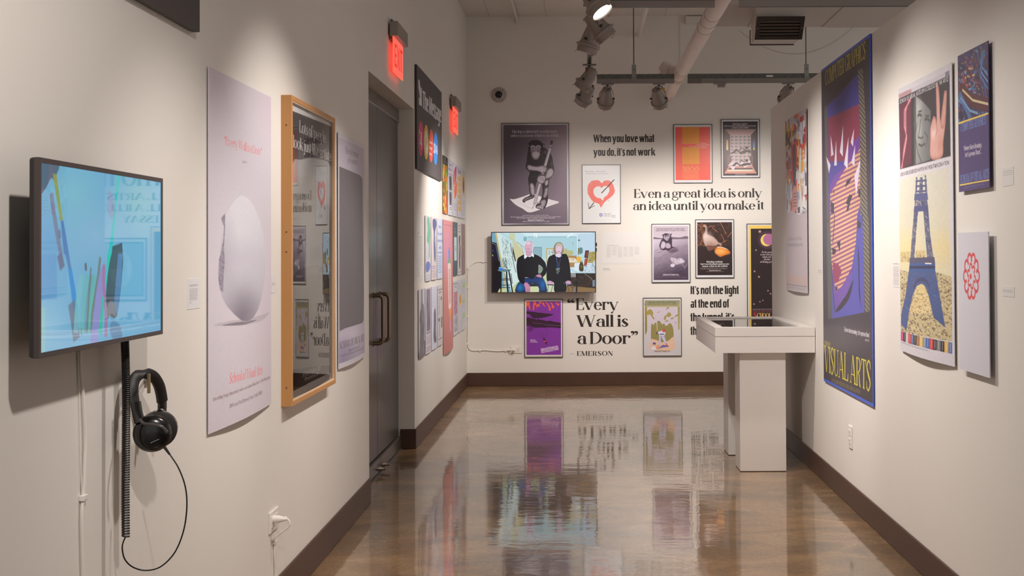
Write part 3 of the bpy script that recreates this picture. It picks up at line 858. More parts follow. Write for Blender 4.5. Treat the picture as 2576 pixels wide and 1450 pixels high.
MB().box((1.378, 9.70, 3.076), (1.385, 9.706, 3.20)).build('flange', mat('dark_edge'), dk)
gv = thing('vent_grille', 'dark metal air grille with four louvre blades facing into the room', 'vent', (1.54, 9.0, 3.25))
GR_M = mat('dark_grille', (66, 60, 56), rough=.45, metal=.3)
def G(u, v, d):               # u across, v up the sloping face, d outwards
    return (1.334 + u, 9.132 - .68 * v - .73 * d, 3.028 + .733 * v - .68 * d)
MB().frame((0, 0, .360, .198), .030, .0, .012, G).build('grille_frame', GR_M, gv)
MB().add([G(.025, .025, .0015), G(.335, .025, .0015), G(.335, .172, .0015), G(.025, .172, .0015)], [(0, 1, 2, 3)]).build('dark_backing', mat('duct_dark', (16, 13, 12), rough=.9), gv)
for k in range(5):
    v = .034 + k * .0275
    mb = MB(); a = [G(.03, v, .003), G(.33, v, .003), G(.33, v + .016, .010), G(.03, v + .016, .010)]; b2 = [G(.03, v + .002, .002), G(.33, v + .002, .002), G(.33, v + .018, .008), G(.03, v + .018, .008)]
    mb.add(a + b2, [(0, 1, 2, 3), (7, 6, 5, 4), (0, 4, 5, 1), (1, 5, 6, 2), (2, 6, 7, 3), (3, 7, 4, 0)]).build('louvre_blade', mat('louvre_brown', (112, 98, 90), rough=.4, metal=.3), gv)
for u in (.014, .346): MB().lathe(G(u, .10, .012), (0, -.73, -.68), [(0, .005), (.002, .003)], 10).build('screw', STEEL_M, gv)
# camera dome on the end wall
dm = thing('security_camera', 'small round security camera with a dark dome on the end wall', 'camera', (-.862, YB, 3.077))
cx, cz = onB(1255, 239)
MB().lathe((cx, YB, cz), (0, -1, 0), [(0, .083), (.010, .082), (.020, .072), (.024, .045)], 36).build('mount_plate', mat('camera_grey', (176, 168, 166), rough=.4), dm)
MB().lathe((cx, YB - .022, cz), (0, -1, 0), [(0, .044), (.006, .044), (.008, .041)], 32).build('trim_ring', mat('chrome', (200, 195, 190), rough=.15, metal=1), dm)
MB().lathe((cx, YB - .028, cz), (0, -1, 0), [(0, .040), (.015, .036), (.028, .024), (.034, .008)], 28).build('dome', mat('smoked_dome', (24, 20, 18), rough=.06), dm)
for a in (50, 130, 230, 310): MB().cyl((cx + .064 * math.cos(R_(a)), YB - .018, cz + .064 * math.sin(R_(a))), (cx + .064 * math.cos(R_(a)), YB - .024, cz + .064 * math.sin(R_(a))), .004, 8).build('screw', BLACK_M, dm)

# ---------------------------------------------------------------- lighting track
def track(name, label, pieces, rods=()):
    x0, x1, y0, y1 = pieces[0]
    t = thing(name, label, 'track', ((x0 + x1) / 2, (y0 + y1) / 2, TRK_Z), 'lighting track hung under the ceiling')
    for (a0, a1, b0, b1) in pieces:
        along = a1 - a0 > b1 - b0
        c0, c1, e0, e1 = a0, a1, b0, b1
        MB().box((a0, b0, TRK_Z), (a1, b1, TRK_Z + .040)).build('track_bar', GREYP_M, t, bevel=.002)
        k = .010
        if along: MB().box((a0, b0 + k, TRK_Z - .001), (a1, b1 - k, TRK_Z + .002)).build('slot', BLACK_M, t)
        else: MB().box((a0 + k, b0, TRK_Z - .001), (a1 - k, b1, TRK_Z + .002)).build('slot', BLACK_M, t)
        MB().box((a0, b0 + .001, TRK_Z + .040), (a1, b1 - .001, TRK_Z + .082)).build('support_channel', GALV_M, t)
    for (rx_, ry) in rods:
        MB().cyl((rx_, ry, TRK_Z + .09), (rx_, ry, ZC), .0052, 10).build('hanging_rod', mat('rod_steel', (110, 108, 100), rough=.4, metal=.7), t)
        MB().box((rx_ - .020, ry - .026, TRK_Z + .030), (rx_ + .020, ry - .020, TRK_Z + .165)).build('rod_bracket', mat('bracket_zinc', (150, 154, 148), rough=.45, metal=.5), t, bevel=.002)
        for z in (.045, .12): MB().cyl((rx_, ry - .026, TRK_Z + z), (rx_, ry - .030, TRK_Z + z), .006, 8).build('bolt', GALV_M, t)
    return t
HW = .018
track('lighting_track', 'grey far cross track left of the thick pipe', [(.155, .849, TRK_FAR - HW, TRK_FAR + HW)], [(.487, TRK_FAR)])
t2 = track('lighting_track', 'grey far cross track right of the thick pipe, with a small white tag', [(.969, 3.6, TRK_FAR - HW, TRK_FAR + HW)], [(2.03, TRK_FAR)])
MB().box((.969, TRK_FAR - HW - .003, TRK_Z - .002), (1.092, TRK_FAR + HW + .002, TRK_Z + .038)).build('feed_box', mat('feed_grey', (112, 106, 102), rough=.5), t2)
MB().box((1.67, TRK_FAR - HW - .003, TRK_Z + .050), (1.73, TRK_FAR - HW - .001, TRK_Z + .066)).build('white_tag', WHITE_M, t2)
MB().box((1.20, TRK_FAR - .025, TRK_Z - .014), (1.31, TRK_FAR + .015, TRK_Z)).build('track_adapter', GREYP_M, t2)
MB().box((1.235, TRK_FAR - .028, TRK_Z - .040), (1.30, TRK_FAR + .015, TRK_Z - .012)).build('empty_socket', GREYP_M, t2)
track('lighting_track', 'grey near cross track left of the thick pipe at the top edge', [(.155, .835, TRK_NEAR - HW, TRK_NEAR + HW)])
track('lighting_track', 'grey near cross track right of the thick pipe at the top edge', [(.985, 3.2, TRK_NEAR - HW, TRK_NEAR + HW)])
track('lighting_track', 'grey long track seen end-on behind the column of lamps', [(TRK_X - HW, TRK_X + HW, .5, TRK_FAR + HW)], [(TRK_X, 3.0)])

# ---------------------------------------------------------------- track lamps
CAN_M = mat('lamp_grey', (146, 136, 130), rough=.40, noise=.05, nscale=14)
CANIN_M = mat('lamp_inside', (60, 56, 54), rough=.5)
LENS_ON = mat('lit_reflector', (255, 236, 214), emit=(255, 240, 222), estr=9.0)
def lamp(pos, target, label, track_pt, light=None, tape=None, s=1.0):
    """pos = middle of the can; target = where it points; track_pt = where its yoke hangs"""
    p = Vector(pos); ax = (Vector(target) - p).normalized()
    s = s * .94; t = thing('track_lamp', label, 'lamp', track_pt, 'grey can lamps on the track')
    b = p - ax * .10 * s
    prof = [(0, .030), (.002, .042), (.006, .044), (.09, .058), (.115, .060), (.13, .066), (.140, .070), (.141, .080), (.144, .084), (.156, .084), (.159, .080), (.160, .072), (.198, .070), (.200, .067)]
    prof = [(a * s, r * s) for a, r in prof]
    MB().lathe(b, ax, prof, 32, closed=False).build('can', CAN_M, t, solid=0)
    MB().lathe(b, ax, [(0, .030 * s), (.001, .0)], 24, closed=False).build('back_cap', CAN_M, t)
    u = ax.orthogonal().normalized(); v = ax.cross(u)
    for k in range(8):
        q = b + (u * math.cos(k * math.pi / 4) + v * math.sin(k * math.pi / 4)) * .024 * s
        MB().cyl(q, q - ax * .0015, .0032 * s, 8).build('vent_hole', BLACK_M, t)
    MB().lathe(b, ax, [(.200 * s, .0668 * s), (.188 * s, .0655 * s), (.150 * s, .062 * s)], 32, closed=False).build('hood_inside', CANIN_M, t)
    MB().lathe(b + ax * (.190 if light and 'glow' in label and 'just' not in label else .150) * s, ax, [(0, (.0652 if light and 'glow' in label and 'just' not in label else .0618) * s), (.001, 0.0)], 32, closed=False).build('bulb_face', LENS_ON if light else CANIN_M, t)
    # yoke
    tp = Vector(track_pt)
    side = ax.cross(Vector((0, 0, 1)));  side = side.normalized() if side.length > .05 else Vector((1, 0, 0))
    piv = b + ax * .11 * s
    mb = MB()
    for sg in (-1, 1):
        a = piv + side * sg * .072 * s; top = tp + side * sg * .030 * s - Vector((0, 0, .030))
        mid = a + (top - a) * .45 + side * sg * .012
        arm = MB(); n_ = ax.cross(side).normalized() * .009
        for (p0, p1) in ((a, mid), (mid, top)):
            e = side * .0018
            arm.add([p0 - n_ - e, p0 + n_ - e, p1 + n_ - e, p1 - n_ - e, p0 - n_ + e, p0 + n_ + e, p1 + n_ + e, p1 - n_ + e],
                    [(0, 1, 2, 3), (7, 6, 5, 4), (0, 4, 5, 1), (1, 5, 6, 2), (2, 6, 7, 3), (3, 7, 4, 0)])
        arm.build('yoke_arm', CAN_M, t)
        MB().cyl(a - side * sg * .006, a + side * sg * .012, .009 * s, 12).build('pivot_knob', BLACK_M, t)
        if tape and sg == tape[0]:
            q = mid + (top - mid) * .55
            MB().box(tuple(q - Vector((.011, .011, .012))), tuple(q + Vector((.011, .011, .012)))).build('tape_mark', mat('tape_' + tape[1], {'red': (170, 40, 30), 'yellow': (214, 160, 30)}[tape[1]], rough=.5), t, label=tape[1] + ' tape mark')
    MB().box(tuple(tp - Vector((.034, .012, .034))), tuple(tp + Vector((.034, .012, -.026)))).build('yoke_bridge', CAN_M, t)
    MB().cyl(tp - Vector((0, 0, .030)), tp, .010, 12).build('swivel', BLACK_M, t)
    MB().box(tuple(tp - Vector((.055, .014, .014))), tuple(tp + Vector((.055, .014, 0)))).build('track_adapter', GREYP_M, t, bevel=.002)
    pts = [tp - Vector((-.02, 0, .02)), tp + side * .03 - Vector((0, 0, .05)), b + side * .03 - ax * .01, b]
    MB().tube(pts, .0028, 6).build('lamp_cord', BLACK_M, t)
    for k in range(3):
        a = R_(120 * k + 35); q = b + ax * .200 * s + (u * math.cos(a) + v * math.sin(a)) * .068 * s
        MB().cyl(q, q + (u * math.cos(a) + v * math.sin(a)) * .010 + ax * .012, .0032, 6).build('clip_pin', STEEL_M, t)
    if light:
        spot('track_lamp_light', tuple(b + ax * .212 * s), target, *light)
    return t
tz = TRK_Z
lamp((.080, 6.72, 2.825), (1.49, 6.0, .75), 'lit grey can lamp at the very top, glowing towards the right wall', (TRK_X, 6.74, tz), (85, 84))
lamp((.115, 7.30, 2.785), (1.49, 7.5, 1.05), 'grey can lamp tilted right, just below the glowing one', (TRK_X, 7.27, tz), (68, 84))
lamp((.070, 7.72, 2.785), (-.40, 7.9, 1.2), 'grey can lamp aimed down left, third from the top of the column', (TRK_X, 7.74, tz), (14, 70))
lamp((.062, 9.60, 2.795), (-1.2, 10.1, 1.0), 'grey can lamp with a red tape mark below the bare length of track', (TRK_X, 9.62, tz), (108, 90), (-1, 'red'))
lamp((.055, 10.42, 2.775), (-1.1, 11.9, .9), 'grey can lamp lowest in the column at the track corner', (TRK_X, 10.44, tz), (60, 84))
lamp((.235, TRK_FAR, 2.79), (.10, YB, 1.0), 'grey can lamp facing the end wall, first on the far cross track', (.25, TRK_FAR, tz), (62, 88))
lamp((.705, TRK_FAR, 2.79), (1.42, YB, .85), 'grey can lamp with a yellow tape mark beside the thick pipe', (.71, TRK_FAR, tz), (62, 88), (1, 'yellow'))
lamp((1.855, TRK_FAR, 2.80), (1.75, YB, 1.15), 'grey can lamp half hidden behind the top edge of the right wall', (1.87, TRK_FAR, tz), (58, 86), (1, 'red'))
# exit signs
def exit_sign(y0, L, zt, label, xo=.062):
    t = thing('exit_sign', label, 'sign', (XL, y0 + L / 2, zt - .3), 'red edge-lit exit signs')
    MB().box((XL + .010, y0, zt - .092), (XL + xo, y0 + L, zt)).build('housing', mat('exit_housing', (150, 144, 138), rough=.35, metal=.3), t, bevel=.003)
    MB().box((XL, y0 + .10, zt - .02), (XL + .012, y0 + .16, zt + .03)).build('wall_bracket', GALV_M, t)
    MB().box((XL, y0 + .03, zt - .11), (XL + .02, y0 + L - .03, zt - .08)).build('wall_bracket', GALV_M, t)
    xp = XL + .030
    pm = bpy.data.materials.new('exit_panel'); pm.use_nodes = True
    b = pm.node_tree.nodes['Principled BSDF']; b.inputs['Base Color'].default_value = (.5, .03, .015, 1); b.inputs['Roughness'].default_value = .15
    b.inputs['Emission Color'].default_value = (0.84, .105, .075, 1); b.inputs['Emission Strength'].default_value = .95
    MB().box((xp - .003, y0 + .02, zt - .315), (xp + .003, y0 + L - .02, zt - .088)).build('acrylic_panel', pm, t)
    em = mat('exit_edge_glow', (255, 90, 60), emit=(255, 70, 45), estr=2.2)
    MB().box((xp - .0034, y0 + .0185, zt - .3165), (xp + .0034, y0 + L - .0185, zt - .3145)).build('glowing_edge', em, t)
    MB().box((xp - .0034, y0 + .0185, zt - .3165), (xp + .0034, y0 + .0205, zt - .088)).build('glowing_edge', em, t)
    mb = MB(); letter_mesh(mb, 'EXIT', SANS, y0 + .06, y0 + L - .06, zt - .275, .145, lambda u, v, d: (xp + d, u, v), .0036)
    mb.build('exit_letters', mat('exit_letter', (190, 18, 12), emit=(222, 46, 34), estr=.75), t)
exit_sign(7.52, .44, 2.868, 'larger red exit sign above the grey steel door')
exit_sign(11.06, .48, 2.852, 'red exit sign beyond the dark message board, near the corner')
# ---------------------------------------------------------------- end wall: prints
INK = (44, 36, 34)
VINYL_M = mat('black_vinyl', (46, 38, 35), rough=.5)
FRB_M = mat('black_frame', (44, 36, 32), rough=.35)
def framed(name, label, crop, board, cv, cat='poster', gain=1.0, group='framed posters on the end wall'):
    """crop = (ox, oy, scale) of the zoomed view the measures were taken in; board = outer edge of the frame in it"""
    ox, oy, s = crop
    x0, z1 = onB(ox + board[0] / s, oy + board[1] / s); x1, z0 = onB(ox + board[2] / s, oy + board[3] / s)
    t = thing(name, label, cat, ((x0 + x1) / 2, YB, z0), group)
    MB().frame((x0, z0, x1, z1), .0055, .0, .014, PB).build('frame', FRB_M, t)
    sheet('B', (x0 + .005, x1 - .005, z0 + .005, z1 - .005), print_mat(name + '_print', cv, gain, rough=.35), t, d=.010)
    return t
MATC = (216, 207, 202)
# -- ape with a pencil
def art_ape():
    cv = Canvas(700, 1060, MATC, affine(700, 1060, 14, 36, 940, 1426))
    cv.grad([(35, 55), (918, 55), (918, 1405), (35, 1405)], (84, 72, 80), (138, 118, 126), (100, 300), (918, 500))
    cv.glow(860, 300, 420, 420, (142, 120, 124), .6); cv.glow(500, 800, 430, 400, (112, 96, 108), .6); cv.glow(140, 220, 320, 420, (76, 64, 72), .6)
    cv.glow(476, 1400, 700, 330, (86, 74, 84), .7)
    K, Lt, Md = (38, 29, 32), (212, 197, 197), (140, 122, 126)
    for c_ in (Lt, (196, 180, 182), (192, 176, 178), (188, 172, 174), (180, 164, 166)): cv.auto[c_] = ((70, 54, 60), 11, .9)
    cv.auto[(150, 132, 136)] = (K, 8, .9)
    cv.smooth([(122, 1070), (175, 1075), (300, 1040), (400, 1005), (470, 1000), (540, 1035), (690, 1082), (808, 1118), (700, 1160), (560, 1210), (395, 1258), (300, 1205), (200, 1150)], (226, 215, 216), n=3)
    cv.line([(262, 1135), (300, 1142), (350, 1175), (390, 1190), (432, 1205)], 2, (120, 100, 105), .8)
    body = [(470, 262), (530, 270), (575, 305), (602, 330), (610, 370), (650, 400), (692, 450), (716, 520), (727, 600), (738, 660), (735, 720), (700, 780), (672, 800), (666, 860), (657, 930), (652, 1010), (650, 1080), (632, 1150), (600, 1205), (545, 1212), (482, 1192), (490, 1150), (540, 1100), (568, 1030), (575, 960), (570, 880), (545, 850), (500, 835), (478, 900), (470, 980), (458, 1050), (400, 1078), (345, 1100), (325, 1122), (303, 1112), (298, 1085), (340, 1050), (400, 1020), (392, 960), (385, 880), (375, 790), (398, 720), (385, 690), (350, 662), (343, 620), (358, 540), (368, 450), (380, 400), (372, 335), (398, 290), (430, 268)]
    cv.smooth(body, K, n=4)
    cv.ell(383, 340, 13, 24, K); cv.ell(383, 342, 7, 15, Md); cv.ell(592, 342, 20, 30, K); cv.ell(596, 345, 11, 20, Md)
    cv.hatch(body, 900, 22, 75, 30, 1.6, [(84, 70, 76), (110, 94, 100), (64, 50, 56)], .55, 2); cv.hatch([(560, 400), (740, 560), (735, 800), (600, 800)], 260, 20, 60, 40, 1.8, [(150, 132, 136), (120, 104, 110)], .6, 4)
    # face
    cv.smooth([(412, 345), (440, 322), (480, 338), (520, 325), (555, 345), (552, 390), (545, 430), (540, 480), (505, 530), (465, 532), (430, 500), (418, 450), (412, 390)], (122, 104, 108))
    for x in (445, 520): cv.ell(x, 360, 30, 20, (182, 165, 166)); cv.ell(x + 2, 364, 18, 10, (52, 40, 42)); cv.ell(x + 4, 362, 4, 4, (190, 178, 176))
    cv.line([(412, 335), (445, 328), (478, 342), (520, 326), (556, 340)], 9, (60, 48, 52), .9)
    cv.smooth([(425, 430), (455, 415), (500, 410), (540, 425), (548, 470), (520, 520), (480, 535), (445, 515), (425, 480)], Lt)
    cv.ell(478, 400, 30, 20, (150, 132, 134)); cv.ell(465, 402, 7, 5, K); cv.ell(492, 400, 7, 5, K)
    cv.line([(430, 490), (455, 505), (490, 506), (520, 494), (542, 478)], 4, (70, 56, 60), .9)
    cv.hatch([(412, 320), (556, 320), (548, 530), (430, 530)], 90, 16, 80, 50, 1.6, [(70, 56, 60), (196, 180, 182)], .5, 4)
    # shoulder light
    for P in ([(668, 450), (700, 470), (706, 500), (680, 490)], [(600, 400), (640, 400), (630, 470), (596, 450)], [(690, 540), (718, 560), (716, 640), (690, 620)]): cv.smooth(P, (150, 132, 136), .6)
    # far arm / thigh
    cv.smooth([(640, 680), (690, 645), (728, 670), (735, 720), (700, 775), (650, 795), (612, 800), (618, 745)], Lt)
    # pencil
    cv.poly([(690, 285), (724, 290), (560, 870), (478, 1150), (446, 1140), (520, 860)], (172, 156, 158)); cv.poly([(700, 340), (712, 342), (548, 868), (470, 1130), (462, 1126), (535, 864)], (205, 192, 192))
    cv.smooth([(688, 290), (700, 272), (722, 275), (720, 300), (704, 370), (676, 362)], (52, 40, 44)); cv.poly([(678, 330), (714, 338), (708, 366), (672, 358)], (160, 146, 148)); cv.line([(684, 318), (716, 324)], 3, Lt)
    cv.poly([(446, 1138), (480, 1148), (432, 1208)], (196, 182, 184)); cv.poly([(436, 1184), (446, 1188), (432, 1210)], K); cv.line([(690, 300), (520, 862), (446, 1140)], 2.5, K, .9); cv.line([(724, 295), (560, 870), (480, 1148)], 2.5, K, .9)
    # arms and hands
    cv.smooth([(362, 612), (400, 600), (440, 618), (520, 622), (575, 610), (636, 632), (640, 660), (630, 700), (575, 722), (520, 695), (440, 684), (375, 672)], Lt)
    for y0, y1 in ((640, 648), (660, 668), (680, 690), (700, 706)): cv.line([(580, y0), (612, y0 - 6), (632, y1)], 3, K, .85)
    cv.smooth([(497, 800), (512, 762), (560, 742), (612, 750), (624, 790), (600, 850), (555, 868), (505, 835)], Lt)
    for k in range(4): cv.line([(515 + k * 8, 780 + k * 13), (560 + k * 8, 772 + k * 14), (592 + k * 2, 780 + k * 14)], 3.2, K, .85)
    cv.smooth([(520, 725), (560, 735), (600, 728), (618, 742), (570, 755), (530, 748)], (180, 164, 166))
    # legs and feet
    cv.smooth([(398, 870), (425, 848), (455, 870), (470, 930), (468, 1010), (440, 1035), (412, 1000), (402, 940)], Lt)
    cv.smooth([(312, 1080), (360, 1052), (430, 1032), (455, 1048), (400, 1068), (345, 1092), (328, 1115), (312, 1105)], (188, 172, 174))
    cv.smooth([(604, 835), (650, 800), (664, 830), (652, 885), (612, 895)], Lt); cv.smooth([(612, 930), (654, 905), (650, 1000), (618, 1060), (582, 1050), (598, 980)], (196, 180, 182))
    cv.smooth([(545, 1105), (585, 1078), (625, 1085), (620, 1150), (575, 1200), (520, 1195), (492, 1190), (510, 1160), (550, 1150)], (192, 176, 178))
    for k in range(3): cv.ell(508 + k * 32, 1182 + k * 8, 17, 10, (202, 188, 190), rot=-30); cv.line([(494 + k * 32, 1192 + k * 6), (520 + k * 32, 1170 + k * 6)], 3, K, .8)
    cv.smooth([(480, 1122), (530, 1116), (545, 1128), (500, 1136)], (180, 166, 168))
    for P, a in (([(362, 605), (560, 612), (560, 700), (375, 680)], 100), ([(620, 650), (735, 660), (720, 770), (612, 800)], 40), ([(395, 850), (470, 870), (465, 1030), (405, 1010)], 80), ([(585, 905), (655, 900), (640, 1060), (590, 1050)], 80), ([(500, 1080), (630, 1080), (610, 1190), (500, 1190)], 60), ([(300, 1040), (450, 1040), (340, 1110)], 150)):
        cv.hatch(P, 210, 14, a, 40, 1.3, [K, (90, 74, 80), (222, 208, 208)], .5, 7)
    tc = (196, 182, 176)
    cv.text("Having a talent isn\u2019t worth much", 158, 165, 782, 44, tc, DIDOTL); cv.text("unless you know what to do with it.", 135, 220, 812, 44, tc, DIDOTL)
    for y, a, b, s in ((1302, 297, 662, 'Degree and Non-Degree Programs. Day and Evening.'), (1324, 130, 832, 'Film, Photography, Media Arts (Advertising, Fashion, Illustration, Design), Crafts (Ceramics, Jewelry)'), (1341, 215, 748, 'Fine Arts (Painting, Sculpture, Printmaking), Video Tape, Dance, Humanities'), (1387, 297, 668, '209 East 23rd Street, New York, New York 10010')):
        cv.text(s, a, y, b, 13, (205, 192, 190), DIDOTB)
    cv.text('School of Visual Arts', 368, 1371, 598, 23, (226, 214, 212), DIDOTB)
    cv.noise(.07, 3, 5); return cv
framed('framed_poster', 'largest framed purple-grey poster with an ape holding a giant pencil', (1260, 305, 5.472), (8, 30, 943, 1432), art_ape())

def art_heart():
    cv = Canvas(480, 720, (226, 218, 218), affine(480, 720, 1088, 610, 1550, 1312))
    cv.text('\u201cThe image ... always has', 1115, 693, 1370, 16, (150, 138, 140), DIDOTL); cv.text('the last word\u201d', 1132, 719, 1265, 16, (150, 138, 140), DIDOTL); cv.rect(1272, 711, 1415, 716, (180, 170, 172))
    cv.rect(1520, 680, 1523, 870, (205, 198, 198))
    red = (252, 112, 98)
    outer = [(1326, 828), (1350, 803), (1395, 794), (1432, 806), (1462, 845), (1478, 890), (1484, 930), (1460, 975), (1420, 1010), (1384, 1035), (1350, 1068), (1313, 1122), (1295, 1085), (1262, 1068), (1218, 1050), (1178, 1000), (1155, 955), (1150, 905), (1158, 850), (1195, 805), (1245, 792), (1290, 796)]
    cv.smooth(outer, red, n=4)
    cv.smooth([(1322, 886), (1345, 868), (1385, 862), (1412, 885), (1416, 925), (1390, 975), (1355, 1000), (1335, 1040), (1310, 1012), (1270, 1005), (1235, 975), (1222, 930), (1230, 895), (1262, 870), (1300, 868)], (226, 218, 218), n=4)
    cv.hatch([(1150, 840), (1200, 800), (1180, 1000), (1150, 960)], 40, 26, 80, 12, 2, (240, 180, 172), .8, 3)
    cv.hatch([(1380, 1040), (1490, 920), (1470, 980), (1350, 1080)], 40, 20, -40, 15, 3, (226, 218, 218), .8, 5); cv.hatch([(1290, 1050), (1350, 1050), (1320, 1130)], 30, 26, 75, 15, 2, (228, 190, 186), .7, 6)
    cv.line([(1478, 785), (1400, 868), (1320, 950)], 11, (58, 46, 46)); cv.line([(1230, 1060), (1195, 1105), (1168, 1138)], 9, (58, 46, 46))
    cv.line([(1158, 1062), (1162, 1100), (1168, 1140)], 6, (58, 46, 46)); cv.line([(1236, 1098), (1200, 1118), (1168, 1140)], 6, (58, 46, 46)); cv.line([(1395, 1040), (1412, 1034), (1405, 1048)], 2, (90, 80, 80))
    for k in range(12): cv.ell(1313 + 17 * math.cos(k * .5236), 1213 + 17 * math.sin(k * .5236), 6, 6, (150, 140, 186), .9)
    cv.ell(1313, 1213, 13, 13, (150, 140, 186)); cv.ell(1313, 1213, 7, 7, (222, 214, 220))
    cv.text('School of', 1345, 1209, 1436, 17, (112, 100, 108), DIDOTL); cv.text('VISUAL ARTS', 1345, 1232, 1492, 16, (112, 100, 108), DIDOTL); cv.rect(1445, 1240, 1492, 1245, (150, 140, 146)); return cv
framed('framed_poster', 'white framed poster with a red brush heart pierced by a black arrow', (1240, 290, 4.833), (1081, 604, 1555, 1318), art_heart())

def art_grid():
    cv = Canvas(480, 720, MATC, affine(480, 720, 46, 42, 947, 1405))
    cv.rect(78, 93, 912, 1345, (234, 92, 74)); o, y = (240, 140, 60), (250, 186, 92)
    for y0, y1 in ((93, 487), (572, 968)):
        cv.rect(243, y0, 647, y1, (206, 108, 34))
        for i in range(21): cv.rect(243 + i * 19.6, y0, 243 + i * 19.6 + 11, y1, (244, 152, 56), .85)
        n = 16
        for j in range(n + 1): cv.rect(243, y0 + j * (y1 - y0) / n - 4, 647, y0 + j * (y1 - y0) / n + 5, (250, 176, 80), .6)
    c = (246, 206, 190)
    cv.text('\u201cScience', 655, 488, 830, 26, c, ITAL); cv.text('states meanings.', 568, 523, 905, 24, c, ITAL); cv.text('Art expresses them.\u201d', 405, 560, 838, 24, c, ITAL); cv.text('John Dewey', 660, 597, 852, 24, c, ITAL)
    cv.text('SCHOOL OF', 245, 1058, 640, 46, (246, 160, 84), SANS); cv.text('VISUAL ARTS', 245, 1104, 648, 40, (246, 160, 84), SANS)
    cv.greek(245, 1116, 648, 1335, 9, (246, 154, 84), .85, .5, .05); cv.noise(.03, 3); return cv
framed('framed_poster', 'orange-red framed poster with two yellow grid squares', (1690, 310, 9.358), (36, 32, 956, 1412), art_grid())

def art_bed():
    cv = Canvas(480, 720, MATC, affine(480, 720, 40, 50, 935, 1398))
    cv.rect(74, 92, 900, 1358, (48, 36, 44))
    cv.poly([(98, 275), (865, 275), (868, 1310), (98, 1310)], (104, 78, 76)); cv.poly([(125, 275), (862, 275), (735, 412), (245, 412)], (186, 142, 132)); cv.grad([(125, 275), (862, 275), (735, 412), (245, 412)], (160, 116, 106), (196, 156, 148), (0, 275), (0, 412))
    cv.poly([(735, 412), (862, 275), (868, 1310), (770, 1180)], (82, 60, 58)); cv.poly([(98, 1310), (200, 1150), (780, 1150), (868, 1310)], (206, 138, 116)); cv.poly([(160, 1258), (200, 1215), (770, 1215), (800, 1258)], (216, 200, 176))
    cv.rect(245, 412, 735, 1050, (200, 168, 166))
    for j in range(8):
        for i in range(5):
            x, y = 293 + i * 99, 452 + j * 76.5
            if j >= 7 and i > 3: continue
            cv.ell(x - 10, y, 22, 22, (106, 122, 104)); cv.ell(x - 8, y + 2, 11, 11, (200, 168, 166)); cv.line([(x - 30, y), (x + 25, y)], 8, (98, 112, 96)); cv.line([(x - 18, y + 28), (x - 4, y)], 6, (98, 112, 96)); cv.ell(x + 24, y - 4, 9, 13, (98, 112, 96))
    cv.grad([(152, 520), (196, 520), (196, 760), (152, 760)], (200, 160, 80), (232, 206, 140), (0, 520), (0, 700)); cv.grad([(784, 530), (828, 520), (828, 762), (784, 762)], (92, 80, 140), (110, 140, 190), (0, 520), (0, 640)); cv.rect(786, 715, 828, 762, (214, 184, 80))
    cv.auto[(90, 62, 58)] = ((52, 34, 34), 5, .8); cv.auto[(94, 66, 60)] = ((52, 34, 34), 5, .8)
    def figure(dy, c):
        cv.smooth([(240, 828), (300, 805), (360, 745), (410, 735), (450, 775), (500, 800), (560, 768), (640, 762), (690, 758), (735, 790), (735, 822), (690, 815), (640, 810), (560, 845), (500, 858), (440, 815), (400, 785), (340, 838), (260, 842)], c) if not dy else cv.smooth([(p[0], p[1] + dy) for p in [(225, 828), (300, 815), (360, 755), (410, 745), (450, 785), (500, 805), (560, 775), (640, 765), (690, 762), (725, 790), (720, 822), (690, 815), (640, 820), (560, 845), (500, 858), (440, 815), (400, 790), (340, 838), (260, 842)]], c)
        cv.line([(470, 770 + dy), (480, 728 + dy), (515, 706 + dy), (560, 735 + dy), (600, 745 + dy)], 22, c); cv.ell(632, 712 + dy, 32, 34, c); cv.ell(640, 700 + dy, 30, 22, (52, 38, 38))
    cv.poly([(190, 905), (270, 895), (270, 1040), (200, 1140), (188, 1140)], (120, 88, 84)); cv.poly([(700, 895), (770, 905), (770, 1140), (700, 1050)], (110, 80, 78)); cv.line([(190, 1150), (190, 905), (270, 893)], 7, (190, 150, 140)); cv.line([(700, 893), (770, 905), (770, 1235)], 7, (190, 150, 140))
    cv.smooth([(205, 1110), (275, 1040), (420, 1035), (560, 1035), (700, 1010), (725, 1080), (765, 1125), (700, 1150), (520, 1140), (240, 1145)], (214, 192, 192)); cv.ell(700, 1030, 22, 28, (222, 200, 200))
    figure(0, (90, 62, 58)); figure(298, (94, 66, 60))
    cv.poly([(205, 1140), (765, 1130), (765, 1185), (210, 1195)], (190, 134, 122)); cv.rect(205, 1185, 770, 1215, (70, 48, 46)); cv.poly([(235, 1125), (365, 1145), (320, 1235), (290, 1225)], (220, 198, 200)); cv.poly([(545, 1140), (650, 1115), (700, 1120), (580, 1175)], (222, 200, 200))
    tc = (206, 182, 174)
    cv.ctext('Having a talent', 485, 168, 345, 42, tc, DIDOTB); cv.ctext('isn\u2019t worth much unless you know', 485, 210, 760, 36, tc, DIDOTB); cv.ctext('what to do with it.', 488, 255, 400, 36, tc, DIDOTB)
    cv.ctext('School of Visual Arts', 485, 1332, 245, 18, tc, DIDOTB); cv.rect(340, 1340, 630, 1346, (140, 120, 124)); cv.noise(.06, 3, 9); return cv
framed('framed_poster', 'dark framed poster with a figure floating above its bed, topmost at the right', (1810, 296, 9.295), (30, 42, 945, 1408), art_bed())

